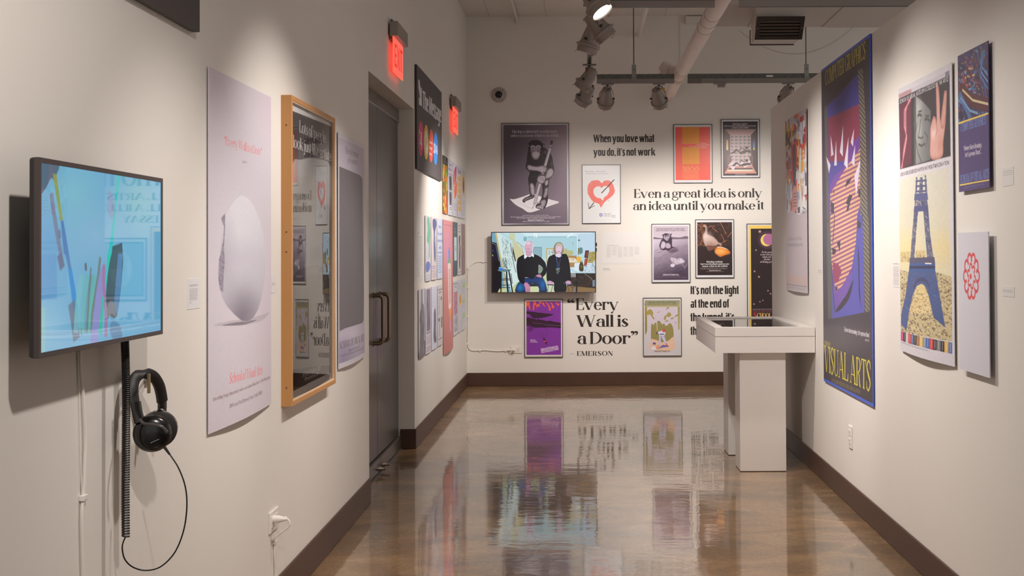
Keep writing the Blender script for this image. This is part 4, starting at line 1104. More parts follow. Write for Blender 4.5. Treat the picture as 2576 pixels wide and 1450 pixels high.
def art_cat():
    cv = Canvas(480, 730, (212, 202, 198), affine(480, 730, 44, 46, 940, 1398))
    A = [(78, 92), (905, 92), (905, 1348), (78, 1348)]
    cv.grad(A, (186, 164, 168), (196, 178, 182), (0, 92), (0, 380)); cv.grad([(78, 385), (905, 385), (905, 1348), (78, 1348)], (196, 178, 184), (72, 56, 70), (150, 420), (480, 1240), pw=1.2); cv.clip(A)
    cv.smooth([(78, 345), (180, 358), (300, 368), (520, 345), (620, 352), (740, 350), (820, 326), (905, 335), (905, 388), (78, 388)], (112, 92, 102))
    cv.smooth([(78, 830), (240, 800), (420, 700), (600, 640), (905, 560), (905, 720), (700, 760), (420, 850), (240, 960), (78, 1010)], (140, 120, 132), .6)
    cv.hatch([(78, 620), (905, 520), (905, 1200), (78, 1150)], 420, 90, -26, 12, 5, [(84, 66, 80), (110, 92, 106), (190, 172, 182), (96, 78, 92), (150, 132, 144)], .4, 12); cv.blur(2)
    K = (62, 46, 56)
    for c_ in ((206, 190, 198), (190, 172, 180), (190, 172, 178), (212, 196, 200), (202, 184, 190), (220, 206, 210)): cv.auto[c_] = ((104, 84, 96), 10, .5)
    cv.auto[(88, 68, 82)] = ((150, 130, 142), 14, .8)
    cv.smooth([(270, 275), (300, 290), (340, 262), (400, 258), (470, 272), (515, 262), (500, 320), (520, 380), (522, 420), (524, 560), (600, 590), (655, 625), (700, 660), (620, 690), (500, 720), (430, 700), (400, 650), (280, 648), (225, 580), (222, 520), (262, 420), (300, 370), (300, 320)], K)
    cv.smooth([(318, 330), (345, 300), (388, 310), (404, 360), (388, 410), (350, 400), (322, 370)], (190, 172, 178)); cv.smooth([(398, 300), (470, 282), (480, 320), (440, 400), (402, 430)], (150, 130, 140), .8); cv.ell(370, 330, 16, 26, K, rot=10); cv.ell(372, 332, 9, 16, (120, 102, 112)); cv.ell(432, 356, 20, 12, (200, 184, 188)); cv.line([(392, 330), (398, 400)], 9, (206, 190, 196)); cv.line([(440, 310), (490, 280)], 6, (200, 184, 190)); cv.smooth([(370, 402), (400, 392), (430, 405), (420, 432), (385, 430)], (212, 196, 200)); cv.line([(385, 412), (415, 414)], 3, K)
    cv.smooth([(255, 520), (290, 440), (350, 460), (380, 520), (340, 600), (280, 620), (248, 580)], (206, 190, 198)); cv.smooth([(370, 500), (440, 480), (490, 540), (480, 600), (420, 610), (370, 590)], (190, 172, 180))
    cv.hatch([(230, 270), (520, 270), (520, 640), (240, 640)], 330, 22, 95, 30, 2.6, [K, (214, 198, 206), (130, 112, 122)], .4, 3)
    cv.smooth([(480, 640), (560, 600), (700, 650), (640, 700), (500, 730), (420, 690)], (88, 68, 82))
    cv.smooth([(470, 830), (560, 820), (640, 850), (730, 830), (800, 880), (832, 930), (760, 970), (680, 980), (600, 1000), (540, 960), (490, 900)], (202, 184, 190)); cv.ell(530, 1008, 52, 42, (208, 190, 196)); cv.smooth([(640, 860), (740, 840), (820, 920), (760, 965), (670, 960)], (220, 206, 210)); cv.line([(690, 950), (760, 962), (826, 932)], 5, K, .7); cv.ell(690, 880, 12, 12, (110, 88, 98)); cv.line([(555, 880), (545, 940), (590, 975)], 8, (100, 80, 92))
    cv.hatch([(470, 830), (820, 830), (820, 1000), (480, 1000)], 220, 26, -20, 40, 2.4, [(120, 100, 112), (224, 208, 214)], .45, 8)
    for k in range(7): cv.line([(740 + k * 8, 985 + k * 4), (820, 1020 + k * 14), (880, 1020 - k * 16)], 3, (190, 172, 182), .6)
    t = (56, 40, 48)
    cv.text('Having a talent isn\u2019t worth much', 158, 166, 808, 34, t, DIDOTL); cv.text('unless you know what to do with it.', 135, 206, 845, 34, t, DIDOTL)
    cv.ctext('School of Visual Arts', 488, 1234, 370, 30, (226, 212, 212), DIDOTB); cv.rect(285, 1244, 695, 1251, (170, 150, 158)); cv.greek(105, 1272, 875, 1312, 3, (130, 110, 124), .7, .4, .05); cv.clip(None); cv.noise(.05, 3, 2); return cv
framed('framed_poster', 'mauve framed poster of a cat seated by water with a sunlit reflection', (1635, 560, 9.352), (34, 36, 950, 1412), art_cat())

def art_goose():
    cv = Canvas(480, 720, MATC, affine(480, 720, 46, 34, 962, 1415))
    cv.rect(80, 92, 927, 1362, (50, 34, 30)); cv.clip([(80, 92), (927, 92), (927, 1362), (80, 1362)])
    cv.auto[(206, 176, 160)] = ((120, 84, 70), 14, .8); cv.auto[(232, 140, 54)] = ((150, 74, 36), 16, .7)
    rs = random.Random(5); R1 = [(80, 92), (927, 92), (927, 700), (80, 700)]
    cv.hatch(R1, 1100, 36, 60, 80, 3, [(124, 70, 46), (158, 92, 62), (92, 52, 38), (70, 44, 36), (186, 116, 84)], .65, 21)
    cv.hatch([(80, 92), (240, 92), (240, 700), (80, 700)], 160, 50, 80, 50, 5, [(196, 112, 66), (150, 84, 52)], .7, 22)
    cv.hatch([(80, 92), (927, 92), (927, 700), (80, 700)], 100, 16, 60, 90, 9, (40, 26, 24), .7, 29)
    for P in ([(635, 95), (700, 200), (740, 290), (785, 372)], [(340, 215), (420, 178), (520, 195)], [(440, 215), (500, 262), (575, 330)], [(680, 585), (800, 525)], [(815, 455), (920, 330)], [(190, 520), (130, 700)], [(650, 370), (710, 470), (740, 570)], [(85, 130), (180, 205)]): cv.line(P, 11, (206, 128, 88), .85)
    cv.smooth([(80, 700), (300, 690), (500, 760), (927, 650), (927, 1362), (80, 1362)], (46, 32, 30), .85)
    cv.smooth([(210, 195), (206, 180), (222, 150), (260, 140), (298, 152), (322, 200), (330, 270), (326, 340), (345, 388), (420, 408), (500, 455), (560, 520), (600, 572), (668, 590), (675, 655), (640, 668), (600, 625), (540, 655), (440, 665), (380, 655), (330, 665), (275, 670), (240, 600), (214, 520), (212, 430), (235, 370), (268, 310), (272, 220), (250, 206)], (206, 176, 160))
    cv.glow(300, 420, 200, 150, (226, 200, 186), .7, 1, [(210, 150), (330, 150), (600, 570), (540, 655), (275, 670), (212, 430)]); cv.glow(420, 640, 220, 120, (150, 104, 84), .7, 1, [(330, 400), (600, 570), (560, 660), (275, 675)])
    cv.hatch([(240, 430), (500, 450), (590, 580), (540, 655), (280, 665), (230, 560)], 120, 24, 15, 30, 3, [(150, 112, 92), (226, 200, 184)], .6, 3)
    cv.smooth([(205, 182), (190, 180), (196, 192), (212, 196)], (190, 100, 50)); cv.ell(236, 172, 4, 4, (50, 34, 30))
    cv.smooth([(310, 660), (420, 655), (520, 670), (600, 660), (500, 730), (400, 770), (340, 770)], (112, 72, 60)); cv.ell(345, 690, 40, 45, (120, 78, 64))
    cv.smooth([(500, 790), (520, 720), (590, 672), (700, 690), (800, 730), (870, 790), (880, 840), (820, 870), (740, 890), (640, 925), (560, 880), (515, 840)], (232, 140, 54)); cv.glow(640, 790, 170, 90, (250, 186, 110), .8); cv.smooth([(560, 700), (600, 672), (720, 692), (830, 748), (780, 740), (680, 712)], (224, 190, 160), .8); cv.smooth([(740, 890), (830, 865), (885, 850), (850, 900), (700, 925)], (60, 40, 34))
    t = (232, 222, 216)
    cv.ctext('Having a talent', 498, 1058, 390, 42, t, DIDOTB); cv.ctext('isn\u2019t worth much unless you', 503, 1110, 690, 38, t, DIDOTB); cv.ctext('know what to do with it.', 510, 1162, 620, 38, t, DIDOTB)
    cv.greek(150, 1182, 855, 1232, 3, (176, 156, 148), .8, .4, .1); cv.ctext('School of Visual Arts', 505, 1260, 285, 24, t, DIDOTB); cv.greek(298, 1270, 715, 1282, 1, (176, 156, 148), .8, .6, 0); cv.clip(None); cv.noise(.06, 3, 6); return cv
framed('framed_poster', 'dark framed poster of a white goose beside a glowing orange egg', (1745, 550, 9.543), (36, 24, 972, 1425), art_goose())

def art_ball():
    cv = Canvas(480, 720, (208, 196, 186), affine(480, 720, 40, 44, 942, 1402))
    cv.auto[(222, 212, 224)] = ((150, 140, 170), 6, .6); cv.auto[(232, 224, 226)] = ((160, 150, 170), 6, .5)
    cv.rect(75, 97, 915, 1360, (206, 192, 188)); cv.grad([(75, 97), (915, 97), (915, 250), (75, 250)], (140, 138, 104), (176, 160, 112), (0, 97), (0, 250))
    cv.grad([(75, 250), (122, 250), (122, 830), (75, 920)], (160, 132, 56), (134, 126, 62), (0, 250), (0, 900)); cv.grad([(865, 250), (915, 250), (912, 780), (865, 800)], (150, 138, 84), (186, 164, 112), (0, 250), (0, 800))
    cv.glow(95, 190, 50, 60, (122, 124, 90), .8)
    cv.rect(122, 250, 865, 760, (206, 188, 190))
    cv.hatch([(122, 250), (865, 250), (865, 740), (122, 740)], 260, 22, 0, 90, 3, [(186, 150, 160), (196, 168, 172), (176, 160, 176)], .7, 9)
    g = (164, 144, 76)
    for P in ([(100, 420), (150, 330), (200, 305), (245, 330), (275, 400), (260, 450), (300, 520), (285, 545), (240, 490), (200, 430), (150, 440)], [(530, 545), (545, 470), (600, 440), (615, 395), (670, 385), (705, 420), (690, 470), (640, 490), (590, 480), (575, 550)], [(570, 325), (610, 260), (655, 255), (640, 290), (600, 305)], [(365, 385), (400, 372), (435, 345), (425, 370), (385, 392)], [(695, 520), (720, 508), (770, 500), (755, 530), (705, 545)], [(790, 490), (800, 460), (870, 420), (870, 460)], [(548, 605), (580, 572), (630, 565), (625, 600), (605, 590)], [(795, 608), (828, 625), (815, 640)]): cv.smooth(P, g)
    cv.smooth([(225, 1040), (225, 680), (258, 655), (290, 680), (305, 635), (340, 625), (368, 650), (370, 590), (430, 585), (465, 640), (490, 665), (520, 642), (550, 665), (570, 698), (625, 680), (650, 645), (700, 650), (750, 760), (752, 980), (640, 1030), (480, 1090), (340, 1060)], (150, 134, 78))
    cv.rect(225, 1000, 752, 1075, (150, 134, 78)); cv.smooth([(225, 1025), (300, 1020), (380, 1045), (440, 1080), (560, 1080), (660, 1030), (752, 975), (752, 1270), (225, 1262)], (226, 184, 150))
    cv.line([(640, 1145), (752, 1080)], 6, (236, 214, 200)); cv.poly([(350, 625), (366, 620), (378, 825), (366, 828)], (214, 196, 190))
    cv.smooth([(375, 1250), (440, 1200), (500, 1150), (560, 1160), (640, 1175), (620, 1195), (500, 1210), (420, 1235)], (104, 100, 160))
    cv.smooth([(410, 900), (440, 900), (520, 905), (560, 1000), (600, 1130), (570, 1145), (500, 1030), (460, 960), (452, 1090), (420, 1160), (380, 1150), (405, 1060)], (222, 212, 224)); cv.smooth([(385, 850), (430, 820), (500, 812), (565, 850), (560, 900), (520, 950), (415, 945), (425, 900), (395, 885)], (232, 224, 226)); cv.poly([(430, 885), (520, 885), (540, 905), (440, 912)], (86, 90, 120)); cv.line([(420, 950), (520, 945)], 6, (90, 90, 130))
    cv.ell(528, 808, 38, 38, (200, 70, 76)); cv.ell(520, 798, 12, 9, (230, 140, 140)); cv.poly([(500, 845), (545, 840), (530, 870)], (216, 160, 140)); cv.ell(355, 875, 16, 22, (80, 66, 88)); cv.ell(372, 832, 12, 14, (190, 80, 80)); cv.smooth([(565, 1140), (600, 1140), (645, 1175), (600, 1178), (565, 1160)], (206, 90, 90)); cv.smooth([(556, 1120), (590, 1110), (600, 1150), (570, 1155)], (200, 130, 150))
    cv.ell(296, 1122, 38, 34, (88, 84, 150)); cv.ell(300, 1160, 40, 26, (214, 170, 140)); cv.smooth([(225, 1215), (290, 1170), (340, 1200), (360, 1255), (290, 1265), (222, 1245)], (224, 212, 214)); cv.smooth([(340, 1180), (400, 1155), (445, 1170), (430, 1215), (350, 1250), (330, 1220)], (226, 150, 120))
    t = (66, 60, 44)
    cv.text('Having a talent isn\u2019t worth much', 160, 156, 825, 36, t, DIDOTL); cv.text('unless you know what to do with it.', 145, 195, 850, 34, t, DIDOTL); cv.rect(140, 208, 865, 214, (120, 110, 76), .8)
    cv.ctext('School of Visual Arts', 485, 1308, 385, 30, (52, 40, 40), DIDOTB); cv.rect(320, 1320, 655, 1325, (140, 126, 124)); cv.noise(.03, 3, 2); return cv
framed('framed_poster', 'pale green framed poster with a batter swinging above a sliding player', (1614, 746, 9.415), (30, 34, 950, 1412), art_ball())

def art_plane():
    cv = Canvas(480, 720, (218, 202, 192), affine(480, 720, 56, 74, 956, 1430))
    A = [(92, 115), (921, 115), (921, 1385), (92, 1385)]; cv.poly(A, (132, 54, 148)); cv.clip(A); og, K = (248, 98, 62), (58, 26, 48)
    for P in ([(92, 115), (180, 120), (172, 200), (200, 310), (160, 305), (140, 230), (110, 225), (92, 310)], [(268, 118), (320, 118), (335, 190), (290, 220), (282, 320), (244, 325), (255, 215)], [(335, 190), (400, 180), (400, 118), (455, 118), (460, 150), (412, 175), (412, 240), (350, 245), (330, 300)], [(460, 150), (515, 140), (520, 190), (565, 260), (500, 215)], [(520, 118), (600, 150), (670, 260), (685, 330), (635, 340), (630, 260), (575, 165)], [(640, 125), (700, 150), (750, 230), (775, 250), (730, 290), (705, 270), (700, 190)], [(795, 130), (825, 135), (850, 180), (890, 170), (880, 210), (845, 225), (815, 180)], [(860, 125), (900, 128), (885, 155)]): cv.poly(P, og)
    for k in range(12): cv.line([(300 + k * 42, 270 + (k % 3) * 30), (330 + k * 38, 420)], 2.2, (92, 34, 100), .8)
    cv.hatch([(640, 460), (760, 360), (740, 560), (650, 560)], 40, 60, 100, 12, 2, (92, 34, 90), .7, 5)
    cv.smooth([(92, 350), (300, 372), (520, 398), (740, 430), (600, 480), (480, 510), (380, 520), (250, 510), (180, 430), (92, 400)], K, n=3)
    for x in (140, 190, 480, 560): cv.line([(x, 440), (x + 40, 540)], 5, K); cv.line([(x + 70, 480), (x - 20, 540)], 3, K)
    cv.smooth([(92, 505), (200, 515), (350, 545), (480, 555), (560, 580), (600, 598), (640, 575), (760, 600), (921, 638), (921, 748), (760, 740), (600, 735), (420, 735), (280, 730), (180, 705), (92, 690)], K, n=3)
    cv.ell(365, 538, 34, 24, (132, 54, 148)); cv.ell(372, 546, 20, 18, K); cv.ell(590, 540, 40, 48, (132, 54, 148)); cv.ell(600, 590, 20, 14, K); cv.ell(505, 520, 26, 22, (132, 54, 148))
    cv.line([(235, 620), (300, 628), (500, 655)], 5, (168, 120, 150), .9); cv.line([(520, 668), (720, 685), (921, 700)], 5, (170, 130, 160), .9); cv.line([(92, 668), (200, 690)], 5, (140, 60, 150))
    for r, w in ((50, 11), (24, 8)):
        cv.line([(180 + r * math.cos(k * .35), 778 + r * math.sin(k * .35)) for k in range(19)], w, K)
    cv.ell(180, 778, 9, 9, K); cv.line([(180, 778), (240, 740), (330, 735), (480, 735), (600, 755)], 9, K); cv.line([(140, 740), (200, 715), (260, 770)], 7, K)
    for x0, x1, y0 in ((300, 480, 750), (350, 490, 740), (645, 545, 760), (620, 535, 745), (470, 500, 780), (560, 530, 820), (390, 495, 850)): cv.line([(x0, y0), ((x0 + x1) / 2, (y0 + 1000) / 2), (x1, 1010)], 2.4, (84, 30, 88), .85)
    cv.hatch([(440, 880), (600, 830), (560, 980), (480, 1000)], 30, 50, 110, 15, 2, (84, 30, 88), .7, 7)
    cv.smooth([(495, 1010), (520, 1000), (545, 1015), (550, 1045), (510, 1050)], K); cv.rect(512, 1045, 552, 1082, (240, 76, 66)); cv.smooth([(535, 1075), (570, 1080), (582, 1150), (550, 1115)], K)
    for k in range(6): cv.line([(180, 1015 + k * 14), (300 + k * 14, 1024 + k * 13)], 8, (206, 170, 192), .85)
    cv.poly([(425, 1240), (845, 1165), (862, 1268), (448, 1348)], (216, 186, 198), .35)
    cv.text('School of Visual Arts', 432, 1272, 848, 42, (226, 206, 212), DIDOTB, y1=1198); cv.text('209 East 23rd Street', 440, 1308, 855, 34, (226, 206, 212), DIDOTB, y1=1232); cv.text('New York, n.y. 3-8397', 448, 1345, 862, 34, (226, 206, 212), DIDOTB, y1=1268)
    for k in range(14): cv.line([(885, 360 + k * 16), (888, 368 + k * 16)], 4, (176, 112, 180), .9)
    cv.clip(None); cv.noise(.04, 3, 4); return cv
framed('framed_poster', 'purple framed poster with a dark biplane and a parachutist below the television', (1314, 746, 9.415), (48, 66, 964, 1440), art_plane())

def art_moon():
    cv = Canvas(400, 900, (210, 200, 196), affine(400, 900, 48, 26, 800, 1870))
    cv.rect(70, 45, 790, 1850, (238, 192, 92)); cv.rect(100, 90, 762, 1800, (46, 32, 32))
    cv.glow(340, 250, 150, 140, (150, 88, 130), .9, .7); cv.ell(325, 250, 90, 90, (92, 62, 34)); cv.ell(325, 250, 85, 85, (238, 204, 104)); cv.ell(362, 240, 85, 78, (176, 104, 140))
    for x, y, r in ((230, 130, 14), (173, 389, 8), (150, 685, 9), (213, 762, 10), (341, 957, 8), (377, 999, 8), (266, 1091, 7), (224, 1110, 7), (138, 1142, 8), (560, 480, 9), (640, 900, 9), (520, 1080, 8)): cv.glow(x, y, r * 1.8, r * 1.8, (226, 170, 150), 1, .6); cv.ell(x, y, r * .4, r * .4, (246, 214, 196))
    t = (232, 206, 200)
    for s, y, a, b in (('To be good', 430, 250, 412), ('is not enough,', 463, 235, 432), ('when you', 497, 262, 385), ('dream', 530, 282, 372), ('of being great.', 565, 228, 440)): cv.text(s, a, y, b, 26, t, ITAL)
    cv.rect(118, 1210, 745, 1216, (160, 120, 120)); cv.greek(120, 1222, 745, 1236, 1, (180, 140, 140), .7, .6, 0)
    cv.rect(118, 1245, 745, 1700, (150, 70, 70)); cv.rect(124, 1251, 739, 1694, (52, 32, 34)); cv.text('S', 135, 1340, 178, 84, (190, 66, 62), DIDOTB); cv.text('CHOOL', 180, 1338, 385, 72, (226, 178, 96), DIDOTB); cv.text('OF', 400, 1338, 480, 72, (226, 178, 96), DIDOTB)
    cv.text('VISUAL ARTS', 150, 1450, 700, 80, (226, 178, 96), DIDOTB); cv.noise(.05, 3, 2); return cv
framed('framed_poster', 'tall black framed poster with a yellow border and a crescent moon', (1870, 560, 5.573), (44, 18, 806, 1880), art_moon())

# ---------------------------------------------------------------- end wall: cut lettering
def wall_text(name, label, lines, F, cat='lettering', d=.0012):
    q_ = lines[-1][0] if isinstance(lines[-1], list) else lines[-1]; x0, z0 = onB(q_[1], q_[3])
    t = thing(name, label, cat, (x0, YB, z0), 'black vinyl sayings on the end wall')
    for ln in lines:
        mb = MB()
        for s, xl, xr, yb, yt in (ln if isinstance(ln, list) else [ln]):
            xa, z = onB(xl, yb); xb, _ = onB(xr, yb); _, zt = onB(xl, yt)
            letter_mesh(mb, s, F, xa, xb, z, zt - z, PB, d, .10 if s == 'EMERSON' else 0)
        mb.build('text_line', VINYL_M, t)
    return t
wall_text('wall_lettering', 'black serif lettering in quotes about a wall being a door, with its author line', [
    [('\u201c', 1427.8, 1446, 784, 752), ('Every', 1448.5, 1556.5, 780.3, 751)], ('Wall is', 1451, 1580.6, 822.7, 793.5), [('a Door', 1452.5, 1586, 866, 835.5), ('\u201d', 1587, 1605, 866, 833)],
    ('EMERSON', 1451.4, 1541.8, 895.5, 884), ('\u2014', 1433, 1443, 895.5, 883)], DIDOT)
wall_text('wall_lettering', 'black serif lettering in two lines about a great idea', [
    ('Even a great idea is only', 1594.5, 1917.5, 498.2, 476), ('an idea until you make it', 1592.6, 1923.3, 529, 507)], DIDOT)
wall_text('wall_lettering', 'black narrow bold lettering above the heart poster about loving your work', [
    ('When you love what', 1492.8, 1646, 358.3, 339.2), ('you do, it\u2019s not work', 1492.8, 1648, 392.4, 373.4)], GROT)
wall_text('wall_lettering', 'black narrow bold lettering about the light and the tunnel, cut off by the display case', [
    ('It\u2019s not the light', 1737.2, 1858.8, 740.4, 720.2), ('at the end of', 1737.2, 1834.6, 774.4, 754.2), ('the tunnel, it\u2019s', 1737.2, 1847, 808.6, 788.4), ('the train', 1737.2, 1805, 842.8, 822.6)], GROT)
def caption(name, label, wall, rect, rows, W=220, H=None, bg=None, gain=1.0, group='small printed wall labels', x=None, d=.0011):
    u0, u1, z0, z1 = rect; H = H or int(W * (z1 - z0) / (u1 - u0)); cv = Canvas(W, H, bg or (220, 208, 196), uvM(W, H)); rows(cv)
    o = sheet(wall, rect, print_mat(name, cv, gain), None, name=name, d=d, th=.0009)
    P = {'L': PL, 'R': PR, 'B': PB}[wall]
    return shift_origin(tag(o, label, 'label', group), P((u0 + u1) / 2, z0, 0))
x0, z1 = onB(1511, 586); x1, z0 = onB(1622, 664)
def rows(cv):
    for k in range(26): cv.ell(.13 + .74 * random.Random(k).random(), .12 + .20 * random.Random(k + 50).random(), .005, .006, (196, 180, 178))
    for k in range(7): cv.rect(.12 + k * .11, .14, .122 + k * .11, .32, (210, 204, 206), .6)
    cv.rect(.12, .11, .92, .113, (212, 204, 204)); cv.rect(.12, .36, .92, .363, (212, 204, 204))
    cv.text('Aspirational Messages', .135, .425, .40, .035, (150, 140, 136), DIDOTL)
    for k, e in enumerate((.80, .73, .80, .76, .78, .71)): cv.greek(.13 + k * .128, .45, .245 + k * .128, e, 20, (168, 158, 156), .65, .5, .25)
caption('wall_panel', 'large pale text panel with six columns between the television and the cat poster', 'B', (x0, x1, z0, z1), rows, 640, bg=(220, 208, 197))
x0, z1 = onB(1515, 674); x1, z0 = onB(1538, 682)
caption('wall_label', 'tiny caption strip below the pale six-column text panel', 'B', (x0, x1, z0, z1), lambda cv: cv.greek(.08, .1, .95, .9, 2, (150, 140, 136), .8, .5, .2), 200)

# television on the end wall
def art_tv():
    cv = Canvas(1100, 620, (206, 232, 240), affine(1100, 620, 66, 72, 2365, 1368))
    cv.grad([(66, 72), (2365, 72), (2365, 720), (66, 720)], (196, 228, 240), (186, 222, 228), (66, 0), (2365, 0)); cv.poly([(880, 180), (1960, 180), (1960, 640), (880, 640)], (176, 214, 224)); cv.poly([(700, 72), (2365, 72), (1940, 165), (860, 160)], (214, 238, 246)); cv.poly([(860, 150), (1950, 155), (1950, 185), (860, 180)], (160, 200, 212))
    cv.poly([(1000, 80), (1022, 80), (1030, 178), (1012, 178)], (248, 252, 252)); cv.poly([(1040, 82), (1062, 82), (1078, 178), (1056, 178)], (248, 252, 252)); cv.poly([(1850, 82), (1885, 84), (1760, 184), (1730, 180)], (248, 252, 252)); cv.rect(1960, 100, 2365, 560, (196, 220, 238)); cv.rect(1975, 90, 1990, 480, (232, 244, 246)); cv.rect(1990, 130, 2003, 470, (150, 190, 196))
    cv.rect(770, 165, 848, 255, (134, 182, 190)); cv.rect(985, 390, 1175, 640, (132, 168, 182)); cv.rect(1000, 402, 1160, 640, (146, 180, 190)); cv.line([(990, 392), (1172, 392), (1172, 620)], 8, (90, 134, 150)); cv.rect(445, 80, 585, 240, (204, 214, 176))
    cv.rect(1275, 412, 1452, 740, (196, 176, 120)); cv.rect(1300, 440, 1440, 740, (206, 228, 228)); cv.hatch([(1300, 450), (1440, 450), (1440, 600), (1300, 600)], 40, 40, 20, 40, 6, [(60, 70, 70), (150, 110, 90)], .7, 3)
    cv.smooth([(1680, 440), (1740, 420), (1750, 460), (1870, 470), (1880, 500), (1860, 560), (1770, 580), (1660, 560)], (190, 186, 130)); cv.poly([(1760, 580), (1950, 580), (1955, 700), (1770, 690)], (176, 136, 84)); cv.poly([(1770, 620), (1930, 640), (1980, 725), (1790, 728)], (232, 224, 200)); cv.poly([(1790, 728), (1990, 728), (1900, 830), (1800, 830)], (176, 136, 86)); cv.rect(1830, 640, 1836, 680, (180, 90, 90)); cv.rect(1868, 648, 1884, 680, (200, 90, 90)); cv.rect(1800, 635, 1808, 670, (110, 130, 170))
    cv.smooth([(1955, 615), (2000, 595), (2050, 620), (2045, 700), (2000, 740), (1960, 700)], (232, 184, 78)); cv.smooth([(2010, 420), (2050, 400), (2085, 420), (2085, 520), (2020, 540)], (96, 140, 140)); cv.rect(1985, 415, 2008, 560, (116, 110, 60)); cv.ell(2010, 245, 26, 18, (90, 130, 130)); cv.rect(1862, 270, 1884, 360, (190, 214, 216)); cv.line([(1868, 280), (1878, 350)], 6, (90, 110, 110))
    cv.poly([(2150, 465), (2232, 468), (2208, 638), (2125, 620)], (66, 40, 30)); cv.poly([(2168, 485), (2215, 488), (2200, 612), (2150, 600)], (136, 70, 44)); cv.poly([(2140, 640), (2210, 640), (2180, 790), (2110, 810)], (170, 70, 50)); cv.poly([(2240, 500), (2365, 490), (2365, 740), (2200, 740)], (176, 160, 86)); cv.hatch([(2240, 500), (2365, 490), (2365, 740), (2200, 740)], 60, 60, 120, 30, 8, [(130, 110, 60), (206, 190, 120)], .6, 2)
    cv.poly([(1905, 740), (2020, 732), (2012, 905), (1900, 900)], (226, 236, 244)); cv.smooth([(2120, 830), (2200, 760), (2230, 735), (2310, 740), (2365, 690), (2365, 930), (2110, 920)], (206, 222, 236)); cv.hatch([(2120, 800), (2365, 720), (2365, 930), (2110, 925)], 70, 46, 0, 90, 8, [(130, 150, 170), (236, 242, 248), (86, 100, 110)], .7, 4)
    cv.smooth([(2030, 740), (2045, 690), (2075, 690), (2090, 740), (2105, 800), (2098, 915), (2015, 905), (2010, 800)], (70, 66, 36)); cv.rect(2048, 690, 2072, 720, (200, 214, 210)); cv.rect(2030, 790, 2090, 850, (100, 92, 50))
    cv.poly([(1800, 850), (1960, 930), (2365, 935), (2365, 965), (1950, 965), (1790, 880)], (186, 214, 226)); cv.poly([(1800, 960), (2365, 965), (2365, 1368), (1700, 1368)], (50, 38, 32)); cv.poly([(1690, 1230), (2365, 1290), (2365, 1368), (1690, 1368)], (140, 110, 70)); cv.rect(1815, 965, 1955, 1050, (150, 150, 150)); cv.line([(2130, 970), (2300, 1100)], 10, (150, 170, 160)); cv.rect(2305, 1110, 2360, 1255, (120, 134, 150)); cv.rect(1935, 960, 1965, 1368, (24, 22, 26)); cv.hatch([(1820, 1000), (2300, 1000), (2300, 1280), (1820, 1280)], 60, 90, 10, 40, 9, [(84, 60, 44), (32, 26, 26), (110, 84, 60)], .7, 9)
    # left: paintings leaning on the wall
    cv.poly([(66, 72), (160, 72), (330, 900), (500, 1368), (66, 1368)], (120, 170, 190)); cv.poly([(160, 75), (260, 80), (640, 560), (625, 1080), (660, 1130), (515, 1260), (320, 860)], (214, 234, 232)); cv.poly([(135, 75), (170, 75), (320, 860), (385, 1262), (345, 1255), (290, 860)], (206, 186, 128)); cv.poly([(520, 225), (620, 300), (740, 460), (780, 540), (700, 590), (600, 700), (545, 500)], (208, 204, 160)); cv.line([(250, 72), (540, 220), (780, 400)], 8, (170, 190, 180)); cv.line([(620, 268), (775, 392)], 14, (196, 176, 110)); cv.line([(700, 330), (780, 540)], 14, (200, 180, 120))
    cv.hatch([(280, 150), (400, 170), (520, 500), (540, 840), (330, 850), (310, 500)], 190, 70, 75, 25, 7, [(90, 120, 124), (150, 180, 180), (60, 84, 84), (226, 240, 238)], .6, 5); cv.hatch([(285, 600), (400, 620), (420, 850), (320, 860)], 80, 46, 100, 50, 9, [(44, 62, 60), (90, 110, 104)], .7, 6); cv.line([(480, 300), (515, 520), (560, 800), (600, 940)], 12, (40, 44, 50), .8); cv.poly([(520, 360), (560, 500), (600, 700), (580, 700), (530, 520)], (50, 54, 60))
    cv.poly([(66, 270), (165, 300), (255, 820), (270, 1368), (66, 1368)], (26, 26, 44)); cv.line([(66, 300), (150, 325), (245, 800)], 9, (150, 160, 160)); cv.line([(66, 275), (165, 300), (262, 830)], 8, (40, 36, 40)); cv.poly([(66, 540), (100, 575), (90, 585), (66, 560)], (180, 226, 90)); cv.poly([(66, 640), (240, 700), (230, 1368), (66, 1368)], (24, 18, 24)); cv.ell(85, 460, 14, 26, (40, 60, 130))
    cv.poly([(515, 1262), (650, 1130), (700, 1160), (620, 1368), (500, 1368)], (196, 206, 150)); cv.poly([(230, 1290), (390, 1270), (390, 1368), (190, 1368)], (200, 206, 150)); cv.poly([(1160, 1060), (1280, 960), (1290, 1368), (900, 1368), (900, 1250)], (206, 214, 168)); cv.rect(1290, 1200, 1470, 1368, (206, 216, 184))
    cv.poly([(470, 960), (500, 960), (530, 1180), (500, 1190)], (110, 120, 116), .7)
    cv.poly([(180, 880), (300, 860), (480, 872), (490, 892), (380, 925), (220, 912)], (96, 130, 138)); cv.poly([(212, 835), (300, 830), (308, 885), (225, 888)], (60, 130, 226)); cv.ell(256, 832, 44, 12, (120, 190, 240))
    for P, w_ in (([(225, 910), (200, 1100), (150, 1368)], 26), ([(390, 920), (400, 1150), (420, 1368)], 30), ([(440, 900), (475, 1100), (520, 1368)], 26), ([(270, 920), (262, 1368)], 26)): cv.line(P, w_, (20, 18, 24))
    for y in (1078, 1106, 1215, 1270): cv.line([(190, y), (470, y - 4)], 12, (26, 26, 32))
    # seated man
    sk, bl = (232, 196, 214), (24, 22, 30)
    for c_ in (sk, (206, 150, 184), (206, 144, 176), (222, 184, 214), (244, 224, 236)): cv.auto[c_] = ((170, 112, 138), 9, .6)
